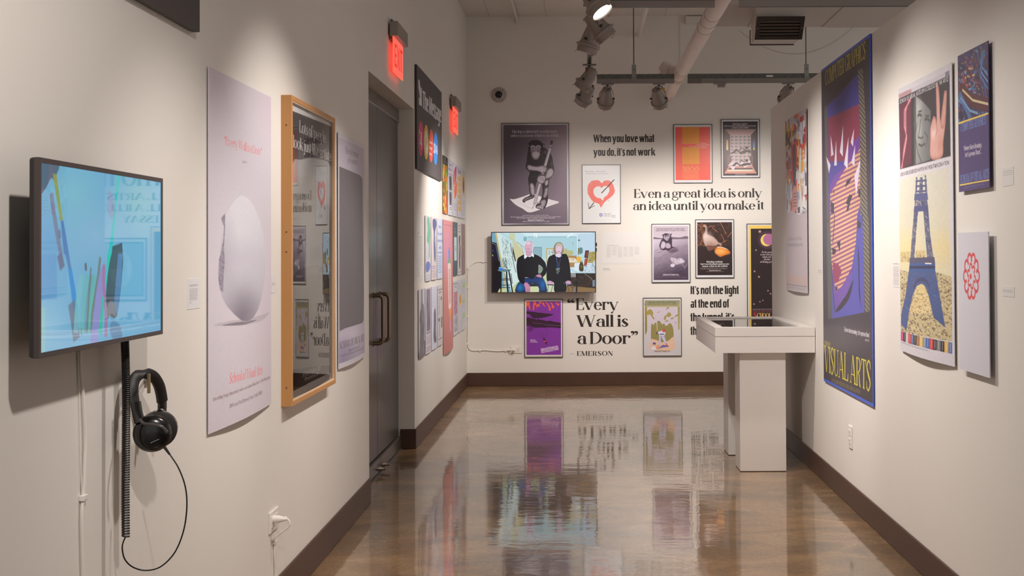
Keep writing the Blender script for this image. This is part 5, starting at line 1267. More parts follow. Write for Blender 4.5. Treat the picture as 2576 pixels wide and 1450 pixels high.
    cv.auto[bl] = ((10, 9, 14), 20, .9); cv.auto[(30, 66, 128)] = ((14, 24, 50), 16, .8); cv.auto[(172, 156, 140)] = ((110, 92, 76), 10, .7)
    cv.smooth([(600, 1368), (600, 1260), (640, 1180), (690, 1130), (800, 1060), (960, 1060), (1160, 1030), (1240, 1140), (1280, 1260), (1280, 1368), (1110, 1368), (1110, 1290), (1040, 1190), (900, 1190), (880, 1368)], (30, 66, 128)); cv.glow(690, 1270, 110, 130, (20, 140, 200), .8); cv.glow(1200, 1200, 90, 160, (26, 120, 190), .8); cv.poly([(900, 1180), (1050, 1190), (1115, 1300), (1110, 1368), (900, 1368)], (206, 216, 170)); cv.poly([(900, 1175), (1060, 1180), (1090, 1245), (900, 1245)], (40, 44, 56))
    cv.smooth([(640, 640), (700, 590), (790, 548), (850, 590), (930, 600), (1000, 545), (1120, 590), (1200, 660), (1260, 740), (1280, 850), (1270, 960), (1220, 1020), (1170, 1060), (1040, 1040), (960, 1070), (800, 1050), (790, 1180), (720, 1170), (650, 1080), (620, 900), (615, 760)], bl); cv.smooth([(1110, 770), (1200, 850), (1160, 950), (1100, 960), (1100, 860)], (150, 166, 150)); cv.hatch([(1110, 770), (1200, 850), (1160, 950), (1100, 960)], 30, 40, 60, 50, 6, (60, 70, 70), .7, 2)
    cv.poly([(785, 545), (810, 490), (860, 590), (796, 650), (780, 610)], (236, 242, 250)); cv.poly([(860, 590), (940, 570), (960, 510), (1005, 560), (1000, 612), (940, 575), (900, 610)], (236, 242, 250)); cv.poly([(812, 470), (960, 480), (945, 570), (870, 600), (820, 560)], (206, 164, 184))
    cv.smooth([(790, 380), (800, 310), (840, 268), (900, 255), (960, 280), (990, 340), (985, 420), (950, 480), (900, 495), (845, 485), (810, 440)], sk); cv.glow(880, 300, 90, 60, (248, 222, 236), .8); cv.smooth([(795, 300), (840, 262), (812, 330), (800, 400), (788, 390)], (228, 226, 236), .8); cv.smooth([(960, 280), (992, 340), (990, 420), (958, 478), (966, 400), (972, 340)], (222, 222, 234), .9); cv.line([(815, 355), (850, 348)], 6, (160, 120, 140)); cv.line([(895, 345), (935, 352)], 6, (160, 120, 140)); cv.line([(868, 350), (860, 395), (882, 400)], 5, (200, 160, 180)); cv.smooth([(840, 425), (880, 418), (918, 428), (880, 442)], (180, 96, 120)); cv.line([(845, 428), (915, 430)], 4, (250, 240, 246)); cv.ell(785, 408, 9, 24, (226, 180, 196))
    cv.smooth([(1040, 1020), (1090, 985), (1150, 990), (1180, 1050), (1120, 1050)], (206, 150, 184)); cv.smooth([(775, 1190), (820, 1155), (870, 1180), (910, 1260), (908, 1368), (820, 1368), (800, 1280)], (206, 144, 176))
    for k in range(3): cv.line([(845 + k * 20, 1290), (850 + k * 20, 1366)], 4, (140, 84, 110))
    # seated woman
    cv.smooth([(1290, 760), (1330, 620), (1400, 570), (1470, 550), (1540, 600), (1620, 550), (1720, 545), (1770, 640), (1800, 800), (1820, 1000), (1815, 1130), (1730, 1140), (1700, 1368), (1465, 1368), (1440, 1160), (1300, 1140), (1280, 950)], bl)
    cv.smooth([(1442, 470), (1450, 380), (1490, 310), (1550, 285), (1610, 295), (1650, 350), (1665, 430), (1650, 520), (1600, 555), (1480, 545)], (172, 156, 140)); cv.smooth([(1480, 400), (1500, 340), (1560, 320), (1620, 340), (1640, 400), (1625, 480), (1580, 535), (1530, 530), (1490, 480)], (244, 224, 236)); cv.smooth([(1480, 420), (1500, 330), (1560, 300), (1630, 330), (1645, 420), (1610, 370), (1560, 375), (1500, 380)], (200, 184, 166)); cv.poly([(1500, 530), (1600, 530), (1620, 590), (1560, 620), (1500, 600), (1475, 570)], (230, 214, 232)); cv.smooth([(1535, 485), (1560, 478), (1580, 486), (1558, 498)], (190, 96, 130)); cv.line([(1505, 405), (1535, 402)], 5, (130, 100, 110)); cv.line([(1580, 402), (1610, 408)], 5, (130, 100, 110)); cv.line([(1562, 410), (1556, 450), (1572, 455)], 4, (214, 180, 196))
    for P in ([(1490, 590), (1510, 700), (1525, 850)], [(1600, 590), (1580, 700), (1545, 850)], [(1500, 620), (1540, 740), (1560, 850)]): cv.line(P, 7, (90, 120, 200), .9)
    cv.hatch([(1485, 850), (1580, 845), (1570, 930), (1530, 980), (1490, 940)], 60, 26, 60, 90, 9, [(236, 244, 250), (150, 190, 220), (190, 190, 90), (70, 110, 150)], .9, 8)
    cv.smooth([(1290, 1150), (1350, 1120), (1420, 1150), (1420, 1190), (1380, 1225), (1310, 1210)], (222, 184, 214)); cv.smooth([(1700, 1150), (1760, 1120), (1820, 1140), (1830, 1190), (1780, 1210), (1720, 1190)], (222, 184, 214)); cv.line([(1290, 1210), (1470, 1215)], 18, (40, 44, 50)); cv.line([(1660, 1180), (1840, 1190), (1900, 1290), (1900, 1368)], 10, (110, 124, 160)); cv.line([(1320, 1220), (1300, 1368)], 9, (40, 44, 56)); cv.line([(1420, 1220), (1380, 1368)], 9, (40, 44, 56)); cv.line([(1740, 1215), (1790, 1368)], 9, (40, 44, 56)); cv.line([(1870, 1240), (1850, 1368)], 9, (40, 44, 56))
    cv.blur(2); return cv
def television(name, label, wall, rect, d0, d1, bez, cv, emit, group='wall-mounted televisions', rough=.10, spec=.5):
    P = {'L': PL, 'B': PB}[wall]; u0, u1, z0, z1 = rect
    t = thing(name, label, 'television', P((u0 + u1) / 2, z0, 0), group)
    MB().box(P(u0, z0, d0), P(u1, z1, d1 - .004)).build('casing', mat('television_casing', (34, 31, 32), rough=.38), t, bevel=.006)
    MB().box(P(u0 + (u1 - u0) * .25, z0 + (z1 - z0) * .25, 0), P(u1 - (u1 - u0) * .25, z1 - (z1 - z0) * .25, d0)).build('wall_bracket', BLACK_M, t)
    MB().frame((u0, z0, u1, z1), bez, d1 - .010, d1 + .0015, P).build('bezel', mat('television_bezel', (74, 66, 66), rough=.28, metal=.35), t, bevel=.001)
    sheet(wall, (u0 + bez, u1 - bez, z0 + bez, z1 - bez), print_mat(name + '_picture', cv, emit=emit * .88, rough=rough, coat=0, spec=spec, ior=1.85 if spec > .9 else 1.5), t, name='screen', d=d1 - .0005, th=.002)
    return t
x0, z1 = onB(1235.5, 584, YB - .10); x1, z0 = onB(1499.5, 736.5, YB - .10)
tv = television('wall_television', 'large television on the end wall showing two people seated in a studio', 'B', (x0, x1, z0, z1), .07, .115, .009, art_tv(), 1.0)
for a, b in ((1.0, 3),):
    MB().box((x1, YB - .105, z1 - .118), (x1 + .012, YB - .085, z1 - .155)).build('side_control', BLACK_M, tv); MB().box((x1, YB - .105, z1 - .172), (x1 + .009, YB - .085, z1 - .21)).build('side_control', BLACK_M, tv)

# white cable round to the outlet
def wp(pts, P=onB, r=.006): return [(a, YB - r, b) for a, b in [P(x, y) for x, y in pts]]
def smoothpath(pts, n=6):
    V = [Vector(p) for p in pts]; out = []
    for i in range(len(V) - 1):
        p0, p1, p2, p3 = V[max(i - 1, 0)], V[i], V[i + 1], V[min(i + 2, len(V) - 1)]
        for k in range(n):
            t = k / n; out.append(.5 * ((2 * p1) + (p2 - p0) * t + (2 * p0 - 5 * p1 + 4 * p2 - p3) * t * t + (3 * p1 - p0 - 3 * p2 + p3) * t ** 3))
    return out + [V[-1]]
cc = (1160, 640, 5.578); q = lambda x, y: (cc[0] + x / cc[2], cc[1] + y / cc[2])
path = [q(*p) for p in [(420, 112), (360, 106), (300, 106), (230, 108), (170, 128), (125, 168), (103, 205), (98, 300), (98, 460), (98, 700), (98, 870), (95, 1100), (95, 1255), (102, 1300), (130, 1338), (175, 1352), (250, 1350), (340, 1346), (430, 1354), (520, 1358), (620, 1352), (700, 1350), (745, 1348)]]
wc = thing('power_cable', 'white cable clipped in a loop from the large television down to the end wall outlet', 'cable', (-1.1, YB, .5))
MB().tube(smoothpath(wp(path), 5), .0058, 8).build('cable_run', WHITE_M, wc)
for p in ((310, 106), (103, 200), (98, 465), (98, 873), (95, 1257), (265, 1350), (622, 1352)):
    a, b = onB(*q(*p)); c_ = MB().box((a - .012, YB - .012, b - .012), (a + .012, YB, b + .012)); c_.build('cable_clip', WHITE_M, wc, bevel=.003)
def outlet(name, label, wall, rect, plug=True):
    P = {'L': PL, 'R': PR, 'B': PB}[wall]; u0, u1, z0, z1 = rect; horiz = (u1 - u0) > (z1 - z0)
    t = thing(name, label, 'outlet', P((u0 + u1) / 2, z0, 0), 'white wall outlets')
    MB().box(P(u0, z0, 0), P(u1, z1, .007)).build('cover_plate', WHITE_M, t, bevel=.002)
    for k in (-1, 1):
        cu, cz_ = (u0 + u1) / 2, (z0 + z1) / 2
        if horiz: cu += k * (u1 - u0) * .19; w_, h_ = (u1 - u0) * .15, (z1 - z0) * .28
        else: cz_ += k * (z1 - z0) * .19; w_, h_ = (u1 - u0) * .28, (z1 - z0) * .15
        s_ = MB().box(P(cu - w_, cz_ - h_, .006), P(cu + w_, cz_ + h_, .0095)).build('socket', WHITE_M, t, bevel=.002)
        for a, b in ((-.3, .15), (.3, .15), (0, -.5)):
            if horiz: a, b = b, a
            m_ = MB().box(P(cu + a * w_ - .0022, cz_ + b * h_ - .0022, .0085), P(cu + a * w_ + .0022, cz_ + b * h_ + .0022, .0100)); m_.build('slot', BLACK_M, s_)
    return t
x0, z1 = onB(*q(695, 1290)); x1, z0 = onB(*q(853, 1390)); outlet('wall_outlet', 'white horizontal outlet with a plug low on the end wall', 'B', (x0, x1, z0, z1))
a, b = onB(*q(738, 1343)); pg = MB().lathe((a, YB - .0095, b), (0, -1, 0), [(0, .014), (.018, .014), (.034, .009)], 14); pg.tube([(a, YB - .040, b), (a - .02, YB - .038, b - .002), (a - .06, YB - .012, b - .004)], .0052, 8)
shift_origin(tag(pg.build('plug', WHITE_M), 'white plug in the end wall outlet', 'plug'), (a, YB - .02, b))

# the end wall beyond the free-standing wall (mirrored in the near television)
TEAL_M = mat('teal_vinyl', (40, 58, 60), rough=.5)
t = thing('wall_lettering', 'dark serif lettering beyond the right wall, mirrored in the near television', 'lettering', (2.1, YB, 1.7))
for s_, a, b, z, h, F_ in (('WHO THE', 2.10, 3.05, 2.13, .17, DIDOTB), ('ALL ARTISTS', 2.08, 2.95, 1.98, .075, DIDOT), ('TELL A ILLUST', 2.06, 2.95, 1.86, .075, DIDOT), ('ESSAY', 2.24, 2.62, 1.74, .075, DIDOT)):
    mb = MB(); letter_mesh(mb, s_, F_, a, b, z, h, PB, .0012); mb.build('text_line', TEAL_M, t)
t = thing('wall_lettering', 'single large dark word low on the end wall beyond the right wall', 'lettering', (2.2, YB, .6))
mb = MB(); letter_mesh(mb, 'When', DIDOTB, 2.20, 3.0, .62, .17, PB, .0012); mb.build('text_line', TEAL_M, t)
cv = Canvas(400, 400, (196, 196, 190), uvM(400, 400)); cv.rect(.05, .05, .95, .95, (60, 96, 104)); cv.rect(.08, .08, .92, .92, (120, 150, 150))
for k in range(14): cv.line([(.45 + (.03 + .016 * k) * math.cos(a) + k * .008, .5 + (.03 + .02 * k) * math.sin(a)) for a in [R_(d) for d in range(0, 300, 15)]], .006, (206, 214, 206), .8)
tt = thing('framed_print', 'square teal print of curved lines beyond the right wall', 'poster', (2.61, YB, .92)); MB().frame((2.36, .92, 2.86, 1.58), .01, 0, .016, PB).build('frame', FRB_M, tt); sheet('B', (2.37, 2.85, .93, 1.57), print_mat('spiral_print', cv), tt, d=.008)
# ---------------------------------------------------------------- left wall
c3 = lambda x, y: (440 + x / 2.544, 130 + y / 2.544)
c4 = lambda x, y: (440 + x / 3.02, 640 + y / 3.02)
GL = 1.06
def board(wall, name, label, rect, cv, d=.006, th=.004, bow=0.0, cat='poster', group=None, gain=1.0, tilt=0.0, rough=.5, edge=None):
    P = {'L': PL, 'R': PR, 'B': PB}[wall]; u0, u1, z0, z1 = rect
    o = sheet(wall, rect, print_mat(name + '_print', cv, gain, rough=rough), None, name=name, d=d, th=th, bow=bow, tilt=tilt)
    return shift_origin(tag(o, label, cat, group), P((u0 + u1) / 2, z0, 0))

# egg print
r = (3.858, 4.636, .837, 2.018); W_, H_ = 620, 940
cv = Canvas(W_, H_, (206, 190, 190), persp(W_, H_, 'L', r))
cv.a[:] = (208, 192, 192); cv.glow(600, 480, 110, 240, (198, 188, 190), .5); cv.glow(530, 200, 60, 120, (208, 184, 188), .6); cv.glow(670, 260, 40, 110, (206, 182, 186), .6); cv.glow(660, 760, 60, 200, (206, 186, 188), .5)
cv.smooth([c4(270, 540), c4(400, 505), c4(520, 490), c4(640, 460), c4(700, 440), c4(640, 500), c4(520, 535), c4(400, 545)], (150, 136, 140), .35)
cv.smooth([c4(330, 540), c4(420, 520), c4(500, 510), c4(590, 500), c4(500, 533), c4(420, 542)], (96, 86, 92), .6)
egg = [(602, 492.5), (625, 509), (646, 555), (657, 600), (661, 650), (658, 700), (650, 747), (640, 778), (626, 800), (612, 810), (596, 807), (578, 791), (560, 769), (549, 745), (543.5, 715), (544, 660), (549, 600), (559, 548), (574, 517), (588, 500)]
cv.grad(cv.smooth(egg, (200, 188, 188)), (214, 204, 203), (184, 173, 177), (590, 500), (600, 810), pw=1.6)
for k, a in ((0, .5), (1, .45)): cv.glow(598, 800 - k * 12, 60, 70 + k * 40, (104, 92, 100), a, 1.2, egg)
cv.glow(556, 660, 40, 160, (168, 156, 162), .6, 1, egg); cv.glow(600, 650, 60, 60, (184, 172, 178), .5, 1, egg)
pf = [c3(302, 1035), c3(276, 1066), c3(285, 1100), c3(294, 1120), c3(290, 1200), c3(276, 1280), c3(262, 1330), c3(258, 1480), c4(306, 60), c4(304, 180), c4(318, 275), c4(340, 290), c4(344, 170), c4(352, 60), c3(300, 1430), c3(297, 1330), c3(293, 1250), c3(300, 1150)]
cv.poly(pf, (150, 136, 144), .9); cv.hatch(pf, 130, 10, 60, 40, 1.3, (118, 104, 114), .6, 3)
cv.hatch(egg, 420, 4, 75, 30, .6, [(160, 148, 152), (216, 206, 206)], .16, 5)
red = (232, 122, 122)
x, y = c3(300, 596); x1_, y1_ = c3(543, 668); cv.text('\u201cEvery Wall is a Door\u201d', x, y, x1_, 23, red, DIDOTL, y1=y1_)
x, y = c3(412, 713); x1_, y1_ = c3(443, 716); cv.text('Emerson', x, y, x1_, 8, (130, 112, 116), DIDOTL, y1=y1_)
x, y = c4(376, 985); x1_, y1_ = c4(632, 912); cv.text('School of Visual Arts', x, y, x1_, 26, red, ITAL, y1=y1_)
x, y = c4(262, 1120); x1_, y1_ = c4(705, 942); cv.text('Advertising Design, Illustration, Fashion, Journalism, Media, Fine Art, Film, Photography', x, y, x1_, 9, (140, 112, 112), DIDOTB, y1=y1_)
x, y = c4(375, 1172); x1_, y1_ = c4(628, 1062); cv.text('209 East 23rd Street, New York 10010', x, y, x1_, 10, (140, 118, 118), DIDOTB, y1=y1_)
cv.noise(.03, 5, 3)
board('L', 'egg_poster', 'tall unframed pink poster of a giant pale egg with red lettering', r, cv, d=.008, th=.003, bow=.014)

# wooden frame with glass
FR = (4.822, 5.684, .800, 2.052)
fr = thing('wooden_framed_poster', 'poster of a dark top under glass in a deep honey-coloured wooden frame', 'poster', PL(5.24, .8, 0))
WOOD_M = mat('honey_wood', (196, 142, 84), rough=.42, noise=.14, nscale=12, stretch=(1, 1, .12), coat=.15)
MB().frame((FR[0], FR[2], FR[1], FR[3]), .020, 0.0, .043, PL).build('frame', WOOD_M, fr, bevel=.0015)
MB().frame((FR[0] + .020, FR[2] + .020, FR[1] - .020, FR[3] - .020), .004, .012, .040, PL) .build('inner_fillet', mat('pale_fillet', (222, 200, 176), rough=.5), fr)
for z in (.875, 1.42, 1.50, 1.93): MB().cyl(PL(FR[0] - .0004, z, .021), PL(FR[0] + .004, z, .021), .0032, 10).build('screw_hole', mat('hole_dark', (80, 52, 30), rough=.8), fr)
ri = (FR[0] + .022, FR[1] - .022, FR[2] + .022, FR[3] - .022); W_, H_ = 560, 860
cv = Canvas(W_, H_, (216, 206, 200), persp(W_, H_, 'L', ri, x=XL + .030))
A = [c3(760, 380), c3(1008, 480), (833, 938), (735.7, 986)]
cv.poly(A, (62, 55, 54)); cv.clip(A)
cv.smooth([(738, 420), (760, 402), (800, 400), (836, 425), (838, 560), (838, 700), (836, 790), (738, 800), (737, 600)], (150, 142, 136)); cv.smooth([(736, 700), (838, 690), (838, 905), (736, 930)], (128, 120, 112)); cv.smooth([(734, 925), (760, 915), (800, 912), (836, 922), (838, 1000), (734, 1000)], (30, 26, 26))
cv.poly([(736, 700), (838, 690), (838, 918), (736, 930)], (122, 114, 104)); cv.clip(None)
tc = (236, 222, 200)
x, y = c3(803, 516); x1_, y1_ = c3(972, 586); cv.text('Lots of people', x, y, x1_, 31, tc, DIDOTL, y1=y1_)
x, y = c3(763, 612); x1_, y1_ = c3(1006, 702); cv.text('look just like artists', x, y, x1_, 31, tc, DIDOTL, y1=y1_)
x, y = c4(978, 936); x1_, y1_ = c4(1116, 880); cv.text('SCHOOL OF VISUAL ARTS', x, y, x1_, 12, tc, DIDOTB, y1=y1_)
x, y = c4(993, 964); x1_, y1_ = c4(1102, 918); cv.text('209 East 23rd Street, NYC', x, y, x1_, 9, tc, DIDOTB, y1=y1_)
sheet('L', ri, print_mat('people_print', cv, 1.3), fr, name='print', d=.026, th=.003)
mb = MB(); N_ = 28; q_ = [(i / N_, .030 + .0062 * (1 - (2 * i / N_ - 1) ** 2)) for i in range(N_ + 1)]
mb.add([PL(ri[0] + (ri[1] - ri[0]) * u, z, d) for z in (ri[2], ri[3]) for u, d in q_], [(i, i + 1, N_ + 2 + i, N_ + 1 + i) for i in range(N_)], smooth=True)
mb.build('glass', glass_mat('picture_glass'), fr)

# dark block print with white border
r = (5.922, 6.632, .842, 2.012); W_, H_ = 500, 830
cv = Canvas(W_, H_, (206, 196, 194), persp(W_, H_, 'L', r))
B_ = [(848.5, 345), (912.5, 375.7), (913, 886.7), (847, 916.5)]
cv.grad(B_, (190, 178, 184), (168, 154, 168), (880, 360), (880, 800)); cv.clip(B_)
cv.glow(880, 840, 60, 60, (206, 192, 196), .9); cv.glow(858, 905, 30, 50, (140, 126, 150), .7)
cv.poly([(849, 419), (899, 440), (904, 444), (907.5, 452), (909, 560), (911, 700), (910, 806), (906, 813), (880, 820), (862, 826), (849, 834)], (108, 100, 100)); cv.line([(911, 600), (913, 640), (911, 680), (912, 780), (910, 812)], 1.2, (214, 202, 204), .9)
cv.glow(855, 895, 24, 34, (150, 136, 158), .5); cv.clip(None)
tc = (120, 108, 106)
cv.text('When you\u2019re someone', 864, 385, 897, 17, tc, DIDOTL, y1=398); cv.text('you\u2019re someone.', 869, 409, 894, 15, tc, DIDOTL, y1=415)
cv.text('SCHOOL OF VISUAL ARTS', 849.5, 880, 911.5, 19, (112, 100, 106), DIDOTB, y1=857); cv.text('209 East 23rd Street NYC', 868, 886, 897, 6, (112, 100, 106), DIDOTB, y1=874); cv.text('Computer Graphics, Film and Video, Illustration, Media Arts', 850, 899, 912, 5, (120, 108, 114), DIDOTB, y1=877)
board('L', 'block_poster', 'white-bordered poster with a large grey block, nearest the steel door', r, cv, d=.009, th=.003, bow=.012)

# message board
MX = .017; mb_y0, mz = onL(1048.6, 161.8, XL + MX); mb_y1, mz0 = onL(1111.6, 456, XL + MX)
r = (mb_y0, mb_y1, mz0, mz); W_, H_ = 700, 345 * 1
W_, H_ = 1000, 490
cv = Canvas(W_, H_, (74, 66, 64), persp(W_, H_, 'L', r, x=XL + MX, crop=(1040, 150, 4.675)))
wh = (212, 202, 196)
cv.poly([(58, 232), (72, 243), (88, 372), (86, 322), (98, 338), (99, 552), (66, 529), (65, 440), (80, 462), (60, 330)], wh)
cv.text('The Message', 107, 570, 326, 212, wh, GROT, y1=748)
for x, y, rx_, ry_, c in ((89, 931, 30, 208, (206, 62, 96)), (150, 972, 29, 204, (240, 160, 60)), (208, 1013, 25, 196, (210, 80, 60)), (262, 1051, 25, 190, (50, 112, 176))): cv.ell(x, y, rx_, ry_, c)
cv.text('4', 79, 1050, 106, 210, wh, SANS, y1=1065); cv.text('The', 70, 872, 84, 46, wh, SANS, y1=880)
for k in range(12): cv.ell(150 + 13 * math.cos(k * .5236), 975 + 100 * math.sin(k * .5236), 6, 42, (244, 222, 190))
cv.ell(150, 975, 8, 50, (244, 222, 190)); cv.ell(150, 975, 4, 25, (240, 160, 60))
for k, s_ in enumerate(('Subway', 'Design', 'Issue')): cv.text(s_, 187, 985 + k * 66, 226 - k * 6, 36, wh, SANS, y1=996 + k * 68)
cv.text('SVA', 239, 1092, 284, 106, wh, SANS, y1=1118)
t = thing('message_board', 'dark grey board reading The Message with four coloured discs', 'sign', PL((r[0] + r[1]) / 2, r[2], 0))
MB().box(PL(r[0], r[2], .003), PL(r[1], r[3], MX - .001)).build('backing', mat('board_dark', (52, 46, 45), rough=.5), t)
sheet('L', r, print_mat('message_print', cv, 1.15, rough=.6), t, d=MX, th=.001)

# block of small prints
def sp(col, row):
    C = {0: (8.862, 9.225), 1: (9.258, 9.600), 2: (9.632, 10.00), 3: (10.035, 10.42), 4: (10.462, 10.82), 5: (10.862, 11.265), 6: (11.30, 11.672), 7: (11.706, 12.07), 8: (12.10, 12.462)}[col]
    z1 = {0: 2.263, 1: 1.700, 2: 1.136}[row]; return (*C, z1 - .51, z1)
SP = 'small unframed posters in a block near the corner'
def small(col, row, name, label, draw, bg=(206, 196, 196), gain=.98, rect=None, bow=.004):
    r = rect or sp(col, row); W = 190; H = int(W * (r[3] - r[2]) / (r[1] - r[0])); cv = Canvas(W, H, bg, uvM(W, H)); draw(cv); cv.noise(.02, 3, col + 7 * row)
    board('L', name, label, r, cv, d=.006, th=.002, bow=bow, group=SP, gain=gain)
T = (78, 70, 84)
def s1(cv):
    cv.rect(0, 0, 1, .15, (70, 62, 62)); cv.ctext('SVA', .5, .055, .3, .02, wh); cv.greek(.15, .08, .85, .13, 2, wh, .6, .4, .1)
    cs = [(240, 140, 50), (214, 74, 44), (226, 196, 60), (110, 160, 60), (236, 110, 50), (200, 60, 50), (130, 110, 50), (232, 176, 60)]; rs = random.Random(3)
    for j in range(14):
        for i in range(5): cv.rect(i * .2, .15 + j * .061, i * .2 + .2, .15 + j * .061 + .061, rs.choice(cs))
    cv.rect(.35, .42, .72, .70, (110, 164, 66)); cv.hatch([(.3, .4), (.8, .4), (.8, .9), (.3, .9)], 60, .12, 70, 40, .02, [(60, 70, 40), (230, 190, 50), (190, 60, 40)], .8)
small(4, 0, 'patchwork_poster', 'small orange, red and green patchwork poster, first in the top row', s1, (206, 90, 50))
def s2(cv):
    for k, w_ in enumerate((.5, .8, .7)): cv.ctext(('Some', 'advice', 'to artists')[k], .5, .11 + k * .085, w_, .05, (96, 92, 150), DIDOTB)
    cv.rect(.22, .29, .78, .55, (130, 122, 124)); cv.smooth([(.35, .33), (.6, .3), (.72, .42), (.6, .54), (.4, .5)], (70, 62, 66)); cv.rect(.22, .57, .78, .82, (150, 140, 142)); cv.smooth([(.3, .6), (.7, .62), (.6, .78), (.35, .8)], (86, 78, 82)); cv.greek(.3, .86, .72, .92, 2, T, .8, .5, .1); cv.rect(.05, .955, .95, .96, (150, 142, 146))
small(5, 0, 'advice_poster', 'small white poster with blue heading and two grey photographs', s2)
def s3(cv):
    cv.smooth([(.3, .13), (.75, .04), (.85, .1), (.7, .3), (.5, .42), (.35, .3), (.1, .42), (.06, .24)], (196, 70, 110)); cv.smooth([(.1, .2), (.35, .22), (.4, .42), (.62, .4), (.95, .30), (.85, .55), (.7, .60), (.35, .68), (.25, .6)], (238, 112, 56)); cv.line([(.2, .1), (.4, .3), (.3, .5)], .03, (240, 220, 214)); cv.greek(.1, .76, .9, .90, 4, (150, 130, 150), .8, .4, .15)
small(6, 0, 'torn_shape_poster', 'small white poster with torn orange and crimson shapes', s3)
def s4(cv):
    cv.ctext('Dots', .5, .15, .8, .10, (60, 54, 54), DIDOTB)
    for j in range(6): cv.rect(.12, .20 + j * .115, .88, .20 + j * .115 + .092, (222, 172, 92)); cv.hatch([(.12, .2 + j * .115), (.88, .2 + j * .115), (.88, .292 + j * .115), (.12, .292 + j * .115)], 14, .3, 90, 3, .012, (196, 140, 70), .7, j)
small(7, 0, 'six_squares_poster', 'small white poster with a column of six ochre squares', s4)
def s5(cv):
    cv.ell(.55, .30, .36, .24, (222, 178, 60)); cv.ell(.55, .33, .26, .17, (190, 120, 70)); cv.ell(.55, .35, .20, .12, (120, 76, 100)); cv.line([(.1, .1), (.4, .04), (.9, .08)], .008, T); cv.greek(.1, .66, .9, .96, 8, (140, 134, 136), .7, .3, .3)
small(8, 0, 'oval_poster', 'small white poster with a gold and purple oval, last in the top row', s5)
def s6(cv):
    cv.smooth([(.45, .03), (.7, .02), (.85, .12), (.95, .28), (.8, .42), (.75, .60), (.55, .66), (.6, .45), (.3, .38), (.45, .2), (.35, .1)], (112, 170, 130)); cv.smooth([(.1, .74), (.5, .70), (.9, .76), (.6, .84), (.15, .86)], (110, 116, 176)); cv.ctext('E C H O', .5, .93, .5, .02, T, SANSL); cv.greek(.1, .95, .9, .985, 2, (140, 130, 134), .7, .4, .1)
small(1, 1, 'green_figure_poster', 'small pale poster with a green scribbled shape, first in the middle row', s6)
def s7(cv):
    cv.smooth([(.3, .04), (.8, .03), (.95, .12), (.7, .22), (.6, .4), (.75, .6), (.5, .7), (.4, .45), (.45, .25), (.25, .15)], (92, 92, 130))
    for k in range(5): cv.line([(.5 + .1 * k, .3), (.7 + .04 * k, .5), (.55 + .06 * k, .72)], .02, (110, 104, 130))
    cv.greek(.1, .78, .7, .84, 2, (130, 110, 170), .8, .5, .1); cv.rect(.05, .86, .95, .865, T); cv.greek(.2, .89, .95, .97, 3, (150, 120, 130), .7, .4, .2)
small(2, 1, 'branching_poster', 'small pink poster with a dark blue branching figure', s7, (212, 192, 186))
def s8(cv):
    for k, w_ in enumerate(('How to', 'be a good', 'commercial', 'artist')): cv.ctext(w_, .5, .16 + k * .115, (.5, .85, .9, .45)[k], .05, (76, 96, 170), DIDOTB)
    cv.rect(.08, .56, .9, .575, (76, 110, 180)); cv.greek(.12, .62, .9, .92, 8, (110, 120, 180), .7, .45, .3)
small(3, 1, 'blue_text_poster', 'small pale poster filled with blue text', s8, (204, 204, 220))
r = (10.462, 11.262, .520, 1.700)
def s9(cv):
    cv.grad([(0, 0), (1, 0), (1, 1), (0, 1)], (216, 140, 132), (190, 116, 104), (0, 0), (0, 1)); cv.glow(.45, .22, .6, .28, (206, 134, 170), .8); cv.rect(.1, .035, .9, .04, (150, 100, 110)); cv.ctext('Think', .6, .22, .3, .012, (190, 90, 110), SANSL)
    cv.poly([(.5, .22), (.66, .22), (.62, .36), (.46, .36)], (70, 140, 210), .8); cv.smooth([(.45, .30), (.72, .30), (.72, .40), (.45, .40)], (120, 160, 130)); cv.rect(.42, .345, .74, .655, (232, 200, 188)); cv.ell(.58, .345, .16, .02, (232, 200, 188)); cv.ell(.58, .655, .16, .025, (232, 200, 188)); cv.rect(.47, .37, .69, .64, (214, 176, 168)); cv.greek(.48, .38, .68, .63, 22, (180, 140, 140), .6, .5, .1)
    cv.poly([(.46, .68), (.70, .68), (.60, .76), (.54, .76)], (238, 150, 70)); cv.poly([(.53, .76), (.62, .75), (.66, .84), (.58, .86), (.52, .82)], (220, 160, 190), .8)
small(4, 1, 'coral_poster', 'tall coral poster with a pale capsule shape, largest of the block', s9, (196, 122, 110), rect=r, bow=.016)
def s10(cv):
    cv.rect(0, 0, 1, 1, (84, 96, 98)); cv.ctext('REAL', .5, .13, .4, .02, wh, SANSL); cv.greek(.2, .16, .85, .21, 2, wh, .6, .4, .1); cv.rect(.2, .28, .85, .72, (206, 214, 212)); cv.greek(.4, .45, .66, .55, 3, (70, 80, 84), .8, .5, .2)
small(6, 1, 'slate_poster', 'small slate grey poster with a pale panel', s10)
def s11(cv):
    cv.rect(.15, .05, .85, .95, (222, 210, 200)); cv.ctext('ONE', .5, .12, .5, .03, (84, 62, 66), DIDOTB); cv.ctext('MAN', .5, .18, .5, .03, (84, 62, 66), DIDOTB); cv.smooth([(.4, .24), (.7, .26), (.6, .4), (.75, .5), (.55, .7), (.6, .85), (.4, .9), (.3, .7), (.45, .5), (.3, .35)], (110, 84, 96)); cv.hatch([(.2, .25), (.8, .25), (.8, .85), (.2, .85)], 60, .2, 80, 50, .02, (120, 96, 106), .6)
    for q_ in ((.15, .05, .85, .06), (.15, .94, .85, .95), (.15, .05, .17, .95), (.83, .05, .85, .95)): cv.rect(*q_, (120, 96, 96))
small(7, 1, 'bordered_figure_poster', 'small cream poster with a dark plume inside a thin border', s11, (214, 196, 190))
